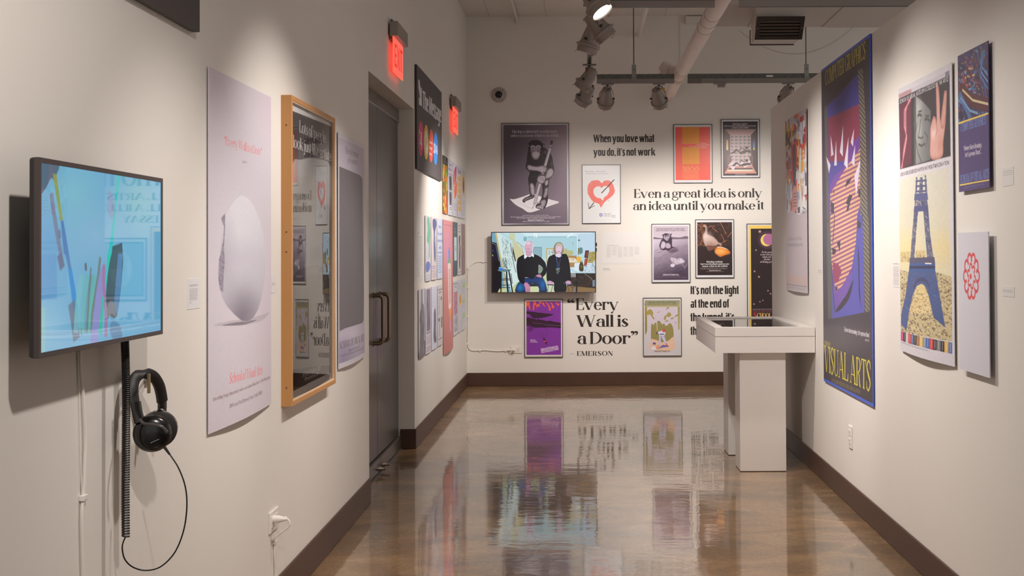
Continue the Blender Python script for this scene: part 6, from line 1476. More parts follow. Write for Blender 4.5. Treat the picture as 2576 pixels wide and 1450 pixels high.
def s12(cv): cv.hatch([(0, 0), (1, 0), (1, 1), (0, 1)], 90, .5, 85, 12, .012, [(130, 96, 92), (176, 140, 132)], .5); cv.ctext('Visual', .5, .46, .5, .02, (214, 190, 180), SANSL); cv.line([(.6, .7), (.7, .85), (.55, .95)], .02, (214, 190, 180))
small(8, 1, 'brown_streaked_poster', 'small brown streaked poster, last in the middle row', s12, (154, 118, 112))
def s13(cv):
    cv.smooth([(.45, 0), (.6, 0), (.62, .2), (.8, .25), (.9, .5), (.85, .75), (1, .8), (1, 1), (0, 1), (.1, .85), (.2, .6), (.15, .4), (.4, .22)], (122, 114, 116)); cv.hatch([(.2, .2), (.9, .3), (.9, .7), (.2, .8)], 70, .15, 60, 50, .02, [(196, 186, 186), (90, 84, 88)], .6); cv.greek(.55, .84, .95, .96, 6, (200, 190, 190), .6, .4, .3); cv.greek(.05, .8, .4, .96, 8, (200, 190, 190), .5, .4, .3)
small(0, 2, 'grey_figure_poster', 'small grey poster of a rough dark figure, nearest the door jamb', s13)
def s14(cv):
    cv.rect(.18, .02, .86, .66, (130, 116, 130)); cv.hatch([(.18, .02), (.86, .02), (.86, .66), (.18, .66)], 80, .3, 85, 20, .03, [(170, 156, 166), (90, 80, 96)], .6); cv.greek(.15, .68, .9, .72, 1, T, .8, .5, 0)
    for k in range(4): cv.greek(.15 + k * .2, .74, .28 + k * .2, .86, 6, T, .6, .5, .2)
    cv.ctext('SVA GALLERY', .5, .93, .7, .03, (110, 90, 110), DIDOTB); cv.greek(.1, .95, .9, .98, 1, T, .6, .5, 0)
small(1, 2, 'photo_column_poster', 'small pink-grey poster with a blurred dark photograph over text', s14, (212, 196, 198))
def s15(cv):
    cv.line([(.62, .02), (.6, .4)], .02, (90, 86, 96)); cv.smooth([(.5, .38), (.68, .36), (.78, .55), (.72, .75), (.85, .88), (.5, .9), (.3, .8), (.4, .6), (.42, .45)], (92, 88, 104)); cv.hatch([(.3, .4), (.85, .4), (.85, .92), (.3, .92)], 50, .1, 70, 50, .02, (160, 150, 160), .6); cv.greek(.1, .05, .45, .34, 8, (150, 140, 160), .6, .3, .4)
small(2, 2, 'blue_grey_figure_poster', 'small white poster with a dark blue-grey figure under a thin line', s15, (212, 206, 212))
def s16(cv):
    cv.ctext('There is no', .5, .09, .85, .035, T, DIDOTB); cv.ctext('place', .5, .135, .5, .035, T, DIDOTB); cv.greek(.1, .18, .48, .5, 14, (130, 118, 124), .7, .5, .2); cv.rect(.6, .2, .8, .26, (110, 100, 110)); cv.line([(.7, .26), (.72, .5)], .03, (130, 118, 124)); cv.rect(.12, .54, .42, .6, (120, 110, 116)); cv.line([(.25, .6), (.3, .85)], .05, (120, 104, 108)); cv.rect(.6, .54, .9, .72, (140, 124, 126)); cv.greek(.1, .88, .9, .92, 1, T, .7, .5, .1)
small(3, 2, 'two_column_poster', 'small pinkish poster of two text columns with small drawings', s16, (212, 198, 192))
def s17(cv):
    cv.ctext('The School Presents', .5, .06, .9, .03, T, DIDOTB); cv.ctext('SVA Show', .5, .12, .5, .03, T, DIDOTB); cv.rect(.12, .2, .9, .62, (196, 120, 130)); cv.hatch([(.12, .2), (.9, .2), (.9, .62), (.12, .62)], 130, .1, 60, 90, .025, [(214, 176, 180), (170, 70, 90), (120, 110, 160)], .8); cv.hatch([(.12, .62), (.9, .62), (.9, .94), (.12, .94)], 130, .08, 60, 90, .025, [(110, 112, 116), (160, 150, 150)], .9)
small(6, 2, 'red_crowd_poster', 'small white poster with a red and grey crowded pattern', s17)
def s18(cv): cv.rect(.3, .28, .95, .48, (242, 184, 76)); cv.rect(.4, .32, .86, .44, (226, 140, 80)); cv.greek(.2, .06, .7, .2, 5, (140, 132, 134), .6, .3, .3); cv.greek(.6, .8, .9, .95, 5, (140, 132, 134), .6, .4, .3); cv.rect(.2, .5, .22, .95, (150, 142, 146))
small(7, 2, 'orange_square_poster', 'small white poster with an orange square', s18)
def s19(cv):
    for k in range(3): cv.hatch([(.2, .06 + k * .3), (.9, .04 + k * .3), (.9, .16 + k * .3), (.2, .18 + k * .3)], 40, .12, 90, 15, .05, (160, 196, 110), .8, k); cv.greek(.15, .2 + k * .3, .9, .28 + k * .3, 4, (150, 142, 146), .6, .3, .3)
small(8, 2, 'green_marks_poster', 'small white poster with three green leafy marks, last in the bottom row', s19)
a, z1_ = onL(1044.5, 562); b, z0_ = onL(1061, 706)
def rows(cv):
    cv.rect(.30, .28, .42, .295, (110, 102, 100)); cv.greek(.12, .33, .5, .95, 22, (160, 150, 148), .7, .45, .2); cv.greek(.55, .33, .92, .8, 16, (160, 150, 148), .7, .45, .2)
caption('wall_panel', 'pale text panel at the left end of the block of small posters', 'L', (8.775, 9.16, 1.20, 1.70), rows, 240, bg=(220, 208, 197))

# dark board at the top, captions
MB_ = MB().box(PL(1.4, 2.100, .004), PL(3.704, 3.05, .028)); o = MB_.build('dark_sign_board', mat('board_charcoal', (72, 66, 66), rough=.55), None, bevel=.001); shift_origin(tag(o, 'plain charcoal board cut off by the top left of the view', 'sign'), PL(2.6, 2.1, 0))
def lab(cv): cv.greek(.16, .20, .84, .27, 2, (110, 104, 104), .85, .45, .05); cv.greek(.16, .33, .84, .74, 11, (140, 132, 130), .8, .45, .08); cv.greek(.16, .76, .40, .82, 2, (140, 132, 130), .8, .45, .4)
caption('wall_label', 'white label card between the near television and the egg poster', 'L', (3.668, 3.79, 1.245, 1.338), lab, 200, bg=(220, 210, 203))
MB_ = lambda cv: cv.greek(.1, .45, .9, .6, 2, (130, 122, 120), .8, .4, .3)
caption('wall_label', 'small white label between the egg poster and the wooden frame', 'L', (4.665, 4.735, 1.26, 1.33), MB_, 120, bg=(220, 209, 202))

# near television
x0, x1 = 2.452, 3.180
cA = lambda x, y: (60 + x / 5.578, 380 + y / 5.578); cB = lambda x, y: (60 + x / 5.369, 640 + y / 5.369)
W_, H_ = 1000, 560
rT = (x0 + .012, x1 - .012, 1.204 + .012, 1.6155 - .012)
cv = Canvas(W_, H_, (104, 178, 214), persp(W_, H_, 'L', rT, x=XL + .094))
Z = lambda f, P: [f(*p) for p in P]
cv.a[:] = (106, 176, 214)
cv.glow(*cA(700, 600), 90, 120, (126, 196, 214), .8); cv.glow(*cA(1000, 1200), 90, 100, (140, 190, 220), .7); cv.glow(*cA(1600, 700), 70, 110, (118, 186, 200), .9); cv.glow(*cB(300, 1000), 60, 90, (130, 190, 220), .8); cv.glow(*cA(300, 1300), 60, 100, (90, 160, 210), .7)
cv.smooth(Z(cA, [(180, 140), (480, 190), (462, 330), (440, 430), (380, 390), (300, 540), (190, 620)]), (84, 108, 128), .95); cv.poly(Z(cB, [(200, 0), (440, 0), (450, 605), (205, 615)]), (86, 156, 208), .8); cv.poly(Z(cB, [(200, 700), (290, 720), (290, 1330), (215, 1330)]), (146, 200, 190), .6)
def br(f, P, w_, c, a=.9): cv.line(Z(f, P), w_ / 3.4, c, a)
cv.poly(Z(cA, [(405, 330), (455, 330), (545, 965), (508, 985)]), (140, 160, 84)); cv.poly(Z(cA, [(515, 985), (552, 975), (632, 1450), (560, 1450)]), (66, 128, 188))
cv.poly(Z(cB, [(560, 0), (608, 0), (640, 190), (600, 200)]), (66, 128, 188)); cv.poly(Z(cB, [(598, 200), (645, 190), (740, 760), (732, 960), (660, 700)]), (0, 142, 216))
br(cA, [(385, 600), (410, 800), (470, 1200), (520, 1450)], 44, (112, 122, 150), .8); br(cB, [(480, 0), (520, 190)], 60, (92, 100, 130), .8); br(cB, [(640, 650), (680, 900), (710, 1150)], 80, (90, 104, 130), .75); br(cA, [(490, 1110), (505, 1230)], 34, (90, 110, 140), .7)
for xs, c in ((760, (110, 190, 200)), (840, (90, 184, 186)), (900, (100, 150, 170)), (940, (84, 184, 178))): br(cB, [(xs + 20, 280), (xs - 40, 700), (xs - 60, 1060)], 54, c, .8)
br(cB, [(830, 120), (838, 220)], 26, (80, 90, 100), .8); br(cB, [(1030, 40), (1000, 300), (920, 800), (910, 1050)], 26, (104, 120, 110), .8); br(cB, [(905, 180), (880, 500), (850, 1050)], 18, (100, 110, 110), .7); br(cB, [(770, 1000), (780, 1100)], 14, (110, 120, 110), .7)
cv.smooth(Z(cB, [(1040, 200), (1085, 200), (1060, 600), (1000, 1050), (990, 1200), (900, 1200), (940, 800), (990, 400)]), (140, 140, 206), .9); br(cB, [(1080, 140), (1075, 400), (1110, 800), (1105, 1110)], 36, (168, 112, 160), .85)
cv.poly(Z(cB, [(1055, 570), (1085, 590), (1045, 1060), (1005, 1060)]), (40, 190, 170)); cv.poly(Z(cA, [(1305, 352), (1350, 357), (1300, 760), (1262, 1100), (1235, 1450), (1180, 1450), (1240, 1050), (1280, 700)]), (30, 196, 194)); cv.poly(Z(cB, [(1130, 0), (1188, 0), (1128, 450), (1105, 400)]), (10, 200, 176))
cv.poly(Z(cA, [(1240, 1340), (1375, 1290), (1385, 1450), (1230, 1450)]), (52, 78, 90)); cv.smooth(Z(cB, [(1188, -20), (1330, -20), (1320, 300), (1290, 600), (1250, 830), (1190, 850), (1130, 760), (1110, 480)]), (56, 82, 96)); cv.poly(Z(cB, [(1270, -10), (1335, -10), (1300, 500), (1260, 820), (1210, 700)]), (78, 132, 184), .9); cv.smooth(Z(cB, [(1150, 640), (1210, 640), (1240, 830), (1180, 800), (1130, 860), (1120, 760)]), (104, 120, 132)); cv.smooth(Z(cB, [(1190, 900), (1290, 950), (1320, 1120), (1200, 1140), (1160, 1000)]), (86, 130, 170), .8)
cv.smooth(Z(cA, [(1190, 560), (1260, 680), (1275, 850), (1230, 960), (1170, 820)]), (140, 150, 186), .6)
for y, c in ((1112, (206, 226, 240)), (1075, (110, 150, 170))): cv.line(Z(cB, [(215, y), (480, y), (960, y - 40 if y > 1100 else y - 100), (1400, y - 100), (1840, y - 170)]), .9, c, .8)
for k in range(9): cv.blur()
television('wall_television', 'near television hung at the left edge showing blurred paint brushes on blue', 'L', (x0, x1, 1.204, 1.6155), .074, .095, .011, cv, .88, rough=.02, spec=1.0)

# cables and headphones
def at(px, py, Y): d = ray(px, py); t = Y / d.y; return (d.x * t, Y, CAM_H + d.z * t)
def wallpts(L, d=.006): return [(XL + d, *onL(x, y)) for x, y in L]
wc = thing('white_cable', 'white cable hanging down the wall below the near television with a clip', 'cable', PL(2.93, .2, 0))
MB().tube(smoothpath(wallpts([(196, 880), (197, 930), (203, 1000), (208, 1100), (206, 1180), (203, 1250), (199, 1300), (202, 1450), (202, 1560)]), 5), .0042, 8).build('cable_run', WHITE_M, wc)
MB().tube(smoothpath(wallpts([(192, 885), (196, 1000), (198, 1120), (202, 1240), (203, 1260)], .004), 4), .0016, 6).build('thin_wire', WHITE_M, wc)
a, b = onL(203, 1256); MB().box(PL(a - .012, b - .004, 0), PL(a + .014, b + .010, .013)).build('cable_clip', WHITE_M, wc, bevel=.002)
COIL_M = mat('cord_black', (20, 19, 19), rough=.4)
ck = thing('coiled_cord', 'black coiled cord hanging from the near television beside the headphones', 'cord', at(318, 1352, 3.04))
p0, p1 = Vector(at(314, 858, 3.04)), Vector(at(318.5, 1350, 3.04)); N = 92; pts = []
for i in range(N * 10 + 1):
    t = i / (N * 10); f = t ** 1.25 if t < 1 else 1; a = 2 * math.pi * i / 10; c = p0.lerp(p1, f) + Vector((.002 * math.sin(t * 5), 0, 0)); rr = .0085
    pts.append(c + Vector((rr * math.cos(a), rr * math.sin(a), 0)))
MB().tube(pts, .0024, 6).build('coil', COIL_M, ck)
lp = [at(*p) for p in ((318, 1348, 3.04), (311, 1362, 3.04), (307.5, 1380, 3.05), (314, 1408, 3.06), (335, 1428, 3.08), (368, 1436, 3.1), (405, 1426, 3.1), (440, 1390, 3.1), (462, 1335, 3.1), (470, 1275, 3.1), (466, 1225, 3.1), (450, 1180, 3.1), (430, 1148, 3.1), (416, 1128, 3.1))]
lead = MB().tube(smoothpath(lp, 6), .0019, 8).build('headphone_lead', COIL_M, ck)
MB().tube([at(427, 1144, 3.1), at(414, 1126, 3.1)], [.0028, .0042], 10).build('strain_relief', COIL_M, lead)
hk = thing('headphone_hook', 'small brass-coloured metal hook holding the headphones', 'hook', at(370, 960, 3.27))
y_, z_ = onL(366, 955)
MB().box((XL, y_ - .009, z_ - .02), (XL + .003, y_ + .009, z_ + .02)).build('back_plate', STEEL_M, hk); hx, hy, hz = at(372, 950, 3.215)
MB().tube([(XL + .002, y_, hz - .012), (hx - .008, hy + .01, hz - .012), (hx, hy, hz)], .004, 10).build('arm', STEEL_M, hk)
q0 = at(375, 944, 3.10); q1 = at(371, 990, 3.10); MB().box((q0[0] - .004, 3.096, q1[2]), (q0[0] + .003, 3.104, q0[2] + .003)).build('hook_tip', mat('brass_grey', (160, 142, 112), rough=.3, metal=.8), hk, bevel=.001)
MB().tube([(hx, hy, hz), (q0[0], 3.10, q0[2])], .0035, 8).build('arm', STEEL_M, hk)
HP_M = mat('headphone_black', (24, 23, 23), rough=.5); HPG_M = mat('headphone_gloss', (18, 17, 18), rough=.22, coat=.3); PAD_M = mat('headphone_pad', (34, 32, 32), rough=.75, noise=.1, nscale=60)
hp = thing('headphones', 'black over-ear headphones hanging from the hook below the near television', 'headphones', at(386, 1130, 3.1))
def band(L, w_, th, name, m, n=6):
    P = smoothpath([at(*p) for p in L], n); mb = MB(); vs = []
    for i, p in enumerate(P):
        t = (P[min(i + 1, len(P) - 1)] - P[max(i - 1, 0)]).normalized(); v = Vector((p.x, p.y, p.z - CAM_H)).normalized(); s_ = t.cross(Vector((0.55, .83, 0))).normalized(); o_ = t.cross(s_).normalized()
        for k in range(12):
            a = 2 * math.pi * k / 12; vs.append(p + s_ * (th * math.copysign(abs(math.cos(a)) ** .7, math.cos(a))) + o_ * (w_ * math.copysign(abs(math.sin(a)) ** .7, math.sin(a))))
    m_ = len(P); fs = [(i * 12 + k, i * 12 + (k + 1) % 12, (i + 1) * 12 + (k + 1) % 12, (i + 1) * 12 + k) for i in range(m_ - 1) for k in range(12)] + [list(range(12))[::-1], [(m_ - 1) * 12 + k for k in range(12)]]
    return mb.add(vs, fs, smooth=True).build(name, m, hp)
band([(337, 1015, 3.115), (333, 985, 3.12), (336, 962, 3.135), (347, 945, 3.155), (366, 940, 3.185), (386, 948, 3.21), (399, 968, 3.235), (405, 990, 3.25), (408, 1010, 3.26)], .015, .0095, 'headband', HP_M)
band([(341, 1012, 3.11), (346, 1040, 3.108), (352, 1064, 3.105)], .013, .0105, 'slider', HPG_M); band([(408, 1005, 3.26), (408, 1025, 3.26), (407, 1040, 3.26)], .012, .0085, 'slider', HPG_M)
band([(350, 1055, 3.10), (362, 1066, 3.085), (385, 1069, 3.078), (407, 1074, 3.08), (420, 1088, 3.09)], .004, .0035, 'yoke', mat('yoke_grey', (78, 74, 74), rough=.35))
band([(404, 1026, 3.255), (412, 1040, 3.25), (417, 1056, 3.245)], .006, .004, 'yoke', mat('yoke_grey'))
ax = Vector((.30, -1, -.05)).normalized(); c1 = Vector(at(383, 1092, 3.115)); c2 = Vector(at(399, 1080, 3.165))
ec = MB().lathe(c1 - ax * .012, ax, [(-.012, .030), (-.010, .043), (.004, .0485), (.014, .0475), (.022, .040), (.027, .028), (.0275, 0.002)], 36).build('ear_cup', HPG_M, hp)
MB().lathe(c1 - ax * .030, ax, [(0, .030), (-.003, .040), (.004, .047), (.012, .048), (.018, .044)], 36).build('ear_pad', PAD_M, hp)
MB().lathe(c2 - ax * .004, ax, [(0, .036), (.006, .046), (.016, .047), (.020, .040)], 36).build('ear_pad', PAD_M, hp)
MB().lathe(c2 + ax * .0 , -ax, [(0, .046), (.012, .048), (.022, .044), (.032, .026), (.033, .002)], 36).build('ear_cup', HPG_M, hp)
u_ = Vector((1, .3, 0)).normalized(); cc_ = c1 + ax * .0165 + Vector((.008, 0, -.015)); MB().tube([cc_ - u_ * .011 - Vector((0, 0, .005)), cc_ + u_ * .010 + Vector((0, 0, .004))], .0009, 6).build('name_mark', mat('mark_grey', (150, 146, 144), rough=.4), ec)
# outlet with plug, left wall
outlet('wall_outlet', 'white horizontal outlet low on the left wall with a plugged-in white cord', 'L', (4.622, 4.757, .338, .418))
a, b = onL(688, 1302); a, b = 4.66, .388
pg = thing('appliance_cable', 'white plug and looping cord running down from the left wall outlet', 'cord', (XL + .02, a, b))
MB().lathe((XL + .009, a, b), (1, 0, 0), [(0, .015), (.020, .015), (.040, .009), (.052, .006)], 16).build('plug', WHITE_M, pg)
MB().tube(smoothpath([(XL + .058, a, b), Vector(at(716, 1301, 4.66)), Vector(at(727, 1312, 4.66)), Vector(at(726, 1326, 4.66)), Vector(at(705, 1342, 4.66)), Vector(at(688, 1357, 4.66)), (XL + .006, 4.69, .295), (XL + .006, *onL(687, 1400)), (XL + .006, *onL(689, 1450)), (XL + .012, *onL(684, 1500))], 6), .0042, 8).build('cord_run', WHITE_M, pg)
MB().box(PL(4.683, .285, 0), PL(4.703, .297, .012)).build('cable_clip', WHITE_M, pg)

# ---------------------------------------------------------------- right wall
c5 = lambda x, y: (2020 + x / 2.9, 60 + y / 2.9); c6 = lambda x, y: (2020 + x / 2.842, 540 + y / 2.842)
r = (6.105, 7.345, .620, 2.519); W_, H_ = 800, 1225
cv = Canvas(W_, H_, (72, 80, 150), persp(W_, H_, 'R', r)); W0 = uvM(W_, H_)
M0 = cv.M; cv.M = W0; cv.rect(.006, .007, .990, .992, (64, 55, 62)); cv.rect(0, .992, 1, 1, (64, 96, 196)); cv.rect(0, 0, 1, .008, (70, 96, 190)); cv.M = M0
cv.glow(*c6(300, 900), 70, 130, (92, 84, 88), .5)
cv.poly(Z(c5, [(166, 612), (192, 600), (200, 1450), (180, 1450)]) + Z(c6, [(212, 0), (222, 745), (190, 750), (182, 0)]), (88, 86, 84)); 
blue = Z(c5, [(192, 600), (414, 362), (430, 600), (440, 1000), (446, 1450)]) + Z(c6, [(448, 0), (452, 700), (222, 745), (212, 0)]) + Z(c5, [(200, 1400)])
cv.poly(blue, (72, 66, 136)); cv.grad(blue, (66, 60, 132), (90, 86, 160), c5(300, 400), c6(300, 740), .8)
cv.poly(Z(c5, [(195, 690), (456, 568), (418, 690), (466, 745), (430, 822), (372, 890), (322, 1000), (200, 1008)]), (136, 56, 76)); cv.poly(Z(c5, [(430, 890), (467, 945), (430, 958)]), (146, 54, 76)); cv.poly(Z(c5, [(300, 1060), (352, 890), (430, 815), (432, 905), (330, 1045), (240, 1180), (214, 1235), (206, 1180), (250, 1100)]), (112, 64, 140))
st = Z(c5, [(436, 902), (330, 1042), (210, 1240), (212, 1450)]) + Z(c6, [(204, 0), (216, 350), (246, 558), (300, 500), (362, 380), (392, 200), (402, 0)]) + Z(c5, [(436, 1300)])
cv.poly(st, (136, 74, 110)); cv.clip(st)
for k in range(60): cv.line([c5(190, 940 + k * 32), c5(450, 850 + k * 32 - 40)], 2.0, (212, 164, 118), .9)
cv.clip(None)
lower = Z(c6, [(216, 350), (232, 560), (250, 690), (330, 560), (384, 350), (362, 380), (300, 500), (246, 558)]); cv.poly(lower, (98, 64, 140)); cv.clip(lower)
for k in range(16): cv.line([c6(200, 540 + k * 14), c6(420, 380 + k * 14)], .8, (124, 92, 160), .8)
cv.clip(None)
cv.smooth(Z(c6, [(242, 694), (290, 620), (330, 560), (372, 468), (350, 580), (310, 650), (268, 690)]), (54, 48, 60)); cv.poly(Z(c6, [(226, 345), (262, 348), (290, 405), (262, 485), (228, 482)]), (140, 56, 84)); cv.line(Z(c6, [(216, 350), (224, 520), (240, 690)]), 2, (56, 48, 70)); cv.poly(Z(c6, [(404, 200), (416, 300), (420, 520), (430, 690), (412, 560)]), (52, 46, 84)); cv.line(Z(c6, [(238, 0), (232, 130), (224, 200)]), 2.4, (56, 46, 70))
for f, P in ((c5, [(330, 1150), (375, 1118), (350, 1160), (322, 1195)]), (c5, [(352, 1245), (374, 1256), (358, 1300), (345, 1365), (328, 1372), (340, 1320), (324, 1310)]), (c5, [(214, 1300), (238, 1310), (240, 1390), (216, 1380)]), (c5, [(415, 1205), (452, 1200), (456, 1262), (420, 1268)]), (c6, [(402, 40), (430, 60), (424, 100), (404, 96)]), (c6, [(220, 240), (250, 250), (244, 282), (224, 290)]), (c6, [(254, 205), (280, 185), (276, 270), (268, 240)]), (c5, [(235, 1200), (242, 1240), (232, 1230)]), (c6, [(240, 520), (262, 520), (250, 550)])): cv.poly(Z(f, P), (54, 46, 62))
for P in ([(214, 808), (236, 955), (217, 968)], [(255, 848), (259, 1033), (239, 1036)], [(306, 740), (304, 970), (281, 937)], [(346, 823), (338, 1060), (312, 1025)], [(386, 763), (379, 897), (361, 865)], [(394, 883), (389, 1042), (366, 1012)], [(438, 968), (401, 1262), (389, 1110)], [(463, 1088), (436, 1207), (431, 1150)], [(181, 968), (214, 1030), (202, 1092)]): cv.poly(Z(c5, P), (216, 200, 210))
bandp = Z(c5, [(414, 340), (450, 322), (470, 700), (486, 1450)]) + Z(c6, [(482, 0), (494, 692), (456, 700), (440, 0)]) + Z(c5, [(432, 1400), (430, 800)])
cv.poly(bandp, (84, 76, 78)); cv.clip(bandp)
for k in range(70): cv.line([c5(408, 300 + k * 34), c5(500, 300 + k * 34 + 120)], 1.5, (150, 136, 96), .8)
cv.clip(None)
yl = (212, 190, 56)
NB = Face(S=.12, H=.05, ser=.05, xh=.7, gap=.03)
cv.text('COMPUTER GRAPHICS', *c5(174, 452), c5(470, 250)[0], 37, yl, NB, y1=c5(470, 250)[1])
cv.text('\u201cScience states meanings. Art expresses them.\u201d', *c6(306, 836), c6(492, 882)[0], 12, (214, 200, 200), DIDOTB, y1=c6(492, 882)[1]); cv.text('JOHN DEWEY', *c6(456, 905), c6(488, 912)[0], 6, (190, 176, 176), SANS, y1=c6(488, 912)[1])
cv.text('SCHOOL OF', *c6(166, 935), c6(208, 950)[0], 12, yl, NB, y1=c6(208, 950)[1]); cv.text('VISUAL ARTS', *c6(164, 1118), c6(498, 1268)[0], 64, yl, NB, y1=c6(498, 1268)[1])
cv.text('209 EAST 23RD STREET, NEW YORK, NY 10010, (212) 679-7350', *c6(216, 1196), c6(422, 1284)[0], 9, (150, 132, 70), NB, y1=c6(422, 1284)[1]); cv.noise(.04, 3, 3)
board('R', 'graphics_poster', 'very tall dark poster with a blue edge, yellow lettering and striped face shape', r, cv, d=.010, th=.006, gain=1.0, rough=.35)

r = (7.840, 8.645, 1.134, 2.345); W_, H_ = 420, 640
cv = Canvas(W_, H_, (196, 178, 176), uvM(W_, H_)); rs = random.Random(11); cv.rect(0, 0, 1, .56, (190, 178, 176))
cols = [(222, 212, 212), (214, 206, 208), (226, 218, 214), (190, 180, 182), (206, 70, 60), (226, 216, 214), (70, 62, 66), (232, 160, 60), (130, 120, 124), (214, 206, 208), (168, 60, 60), (236, 226, 222), (90, 84, 92), (170, 176, 190), (240, 200, 120), (206, 130, 110)]
for k in range(230):
    x, y = rs.random(), rs.random() * .56; w_, h_ = rs.uniform(.03, .16), rs.uniform(.02, .09); sl = rs.uniform(-.04, .04)
    cv.poly([(x, y), (x + w_, y + sl), (x + w_ + sl, min(y + h_, .56)), (x + sl * .5, min(y + h_ - sl, .56))], rs.choice(cols))
cv.poly([(.30, .17), (.58, .14), (.60, .28), (.45, .40), (.32, .36)], (214, 66, 54)); cv.smooth([(.38, .2), (.5, .17), (.55, .3), (.5, .4), (.4, .36)], (86, 76, 80)); cv.poly([(0, .05), (.22, .0), (.2, .14), (.04, .17)], (232, 170, 60)); cv.hatch([(.02, .0), (.25, .0), (.2, .15), (.02, .15)], 14, .16, 70, 10, .03, (60, 54, 60), .8)
cv.text('THE STATE', .36, .115, .72, .03, (70, 62, 66), DIDOTB, y1=.10); cv.poly([(.35, .42), (.6, .40), (.62, .54), (.36, .55)], (206, 150, 140)); cv.rect(.72, .03, .9, .06, (190, 60, 60)); cv.greek(.4, .44, .6, .53, 5, (90, 70, 74), .7, .5, .2); cv.line([(.66, .12), (.68, .3), (.8, .45)], .03, (238, 170, 60)); cv.line([(.75, .2), (.7, .4), (.82, .55)], .05, (226, 222, 226))
for j in range(4):
    for i in range(3): cv.rect(.78 + i * .06, .18 + j * .025, .81 + i * .06, .195 + j * .025, (206, 90, 90))
cv.poly([(0, .56), (.3, .54), (.7, .57), (1, .56), (1, 1), (0, 1)], (196, 178, 176))
cv.text('Scribes, Dreamers, Poets, Users of Color,', .14, .71, .80, .022, (130, 118, 118), DIDOTL); cv.text('lately were the future has never been.', .14, .745, .84, .022, (130, 118, 118), DIDOTL); cv.text('SCHOOL OF VISUAL ARTS', .04, .955, .97, .042, (226, 164, 116), NB); cv.rect(.03, .963, .97, .967, (150, 130, 130)); cv.greek(.04, .975, .96, .99, 2, (150, 130, 130), .7, .4, .05); cv.noise(.03, 3)
board('R', 'collage_poster', 'poster with a torn-paper collage above a plain grey-pink half, beside the display case', r, cv, d=.012, th=.003, bow=.012, rough=.5)

c7 = lambda x, y: (2220 + x / 3.02, 80 + y / 3.02); c8 = lambda x, y: (2220 + x / 3.152, 520 + y / 3.152)
r = (4.770, 5.575, .952, 2.162); W_, H_ = 560, 840
cv = Canvas(W_, H_, (208, 196, 194), persp(W_, H_, 'R', r))
cv.poly(Z(c7, [(140, 475), (235, 432), (240, 468), (142, 515)]), (176, 136, 134)); cv.poly(Z(c7, [(235, 432), (495, 308), (497, 345), (240, 468)]), (196, 184, 184)); cv.poly(Z(c7, [(495, 308), (528, 293), (528, 330), (497, 345)]), (130, 120, 126))
cv.poly(Z(c7, [(140, 512), (528, 330), (537, 945), (152, 1046)]), (56, 48, 50))
lp_ = Z(c7, [(142, 560), (235, 500), (240, 1000), (152, 1046)]); cv.poly(lp_, (96, 48, 60)); cv.clip(lp_)
for k, c in enumerate(((170, 90, 100), (214, 150, 150), (190, 110, 116))): cv.line(Z(c7, [(235 - k * 8, 510), (180 + k * 8, 600), (180 + k * 8, 720), (205 - k * 4, 800), (190 - k * 6, 900), (160 + k * 4, 1040)]), 3.2, c)
cv.clip(None)
fc = Z(c7, [(268, 485), (330, 535), (386, 600), (386, 975), (270, 1010), (258, 700)]); cv.grad(fc, (150, 146, 138), (104, 102, 98), c7(270, 700), c7(390, 700)); cv.glow(*c7(290, 580), 14, 30, (186, 180, 172), .7); cv.glow(*c7(300, 760), 10, 40, (180, 174, 166), .7)
cv.clip(fc)
for P, w_ in (([(285, 640), (300, 628), (318, 640)], 3), ([(340, 668), (360, 660), (380, 680)], 3), ([(310, 660), (300, 760), (290, 800), (312, 810), (330, 800)], 1.8), ([(295, 855), (318, 868), (345, 850)], 2.4), ([(280, 690), (270, 800), (290, 920), (320, 990)], 1.6), ([(340, 760), (366, 800), (350, 880)], 1.4), ([(290, 610), (318, 600)], 2), ([(345, 640), (375, 640)], 2)): cv.line(Z(c7, P), w_, (62, 58, 56), .8)
cv.clip(None); cv.poly(Z(c7, [(258, 485), (272, 485), (276, 1010), (262, 1010)]), (84, 84, 78))
cv.blur(3); sk = (226, 176, 158); cv.auto[sk] = ((170, 104, 92), 9, .8); cv.auto[(220, 166, 146)] = ((170, 104, 92), 8, .8)
cv.smooth(Z(c7, [(424, 412), (436, 405), (446, 420), (455, 540), (462, 680), (500, 640), (492, 760), (482, 840), (475, 950), (390, 962), (384, 800), (384, 730), (402, 655), (414, 640), (426, 660), (432, 700)]), sk); cv.smooth(Z(c7, [(488, 455), (500, 446), (508, 460), (505, 560), (500, 650), (478, 740), (462, 700), (470, 600), (480, 520)]), (220, 166, 146)); cv.line(Z(c7, [(432, 700), (436, 760), (420, 800)]), 1.6, (176, 116, 100)); cv.line(Z(c7, [(405, 720), (410, 750)]), 2, (150, 92, 82)); cv.glow(*c7(410, 770), 9, 20, (240, 204, 190), .8); cv.glow(*c7(460, 860), 10, 30, (190, 126, 104), .7)
cv.text('SCHOOL OF VISUAL ARTS 209 A COLLEGE OF THE ARTS', *c7(147, 548), c7(518, 374)[0], 10, (224, 214, 208), SANS, y1=c7(518, 374)[1]); cv.text('GREAT IDEAS NEVER HAPPEN WITHOUT IMAGINATION', *c7(153, 1100), c7(526, 1008)[0], 9, (84, 74, 70), SANS, y1=c7(526, 1008)[1])
sky = Z(c7, [(152, 1118), (528, 1030), (532, 1450)]) + Z(c8, [(572, 600), (576, 1070), (165, 990), (158, 600)]) + Z(c7, [(148, 1400)])
cv.grad(sky, (208, 197, 176), (218, 200, 158), c7(340, 1120), c8(350, 700)); cv.clip(sky)
cv.glow(*c8(210, 330), 50, 60, (232, 204, 140), .8); cv.glow(*c8(500, 330), 40, 60, (226, 196, 132), .7)
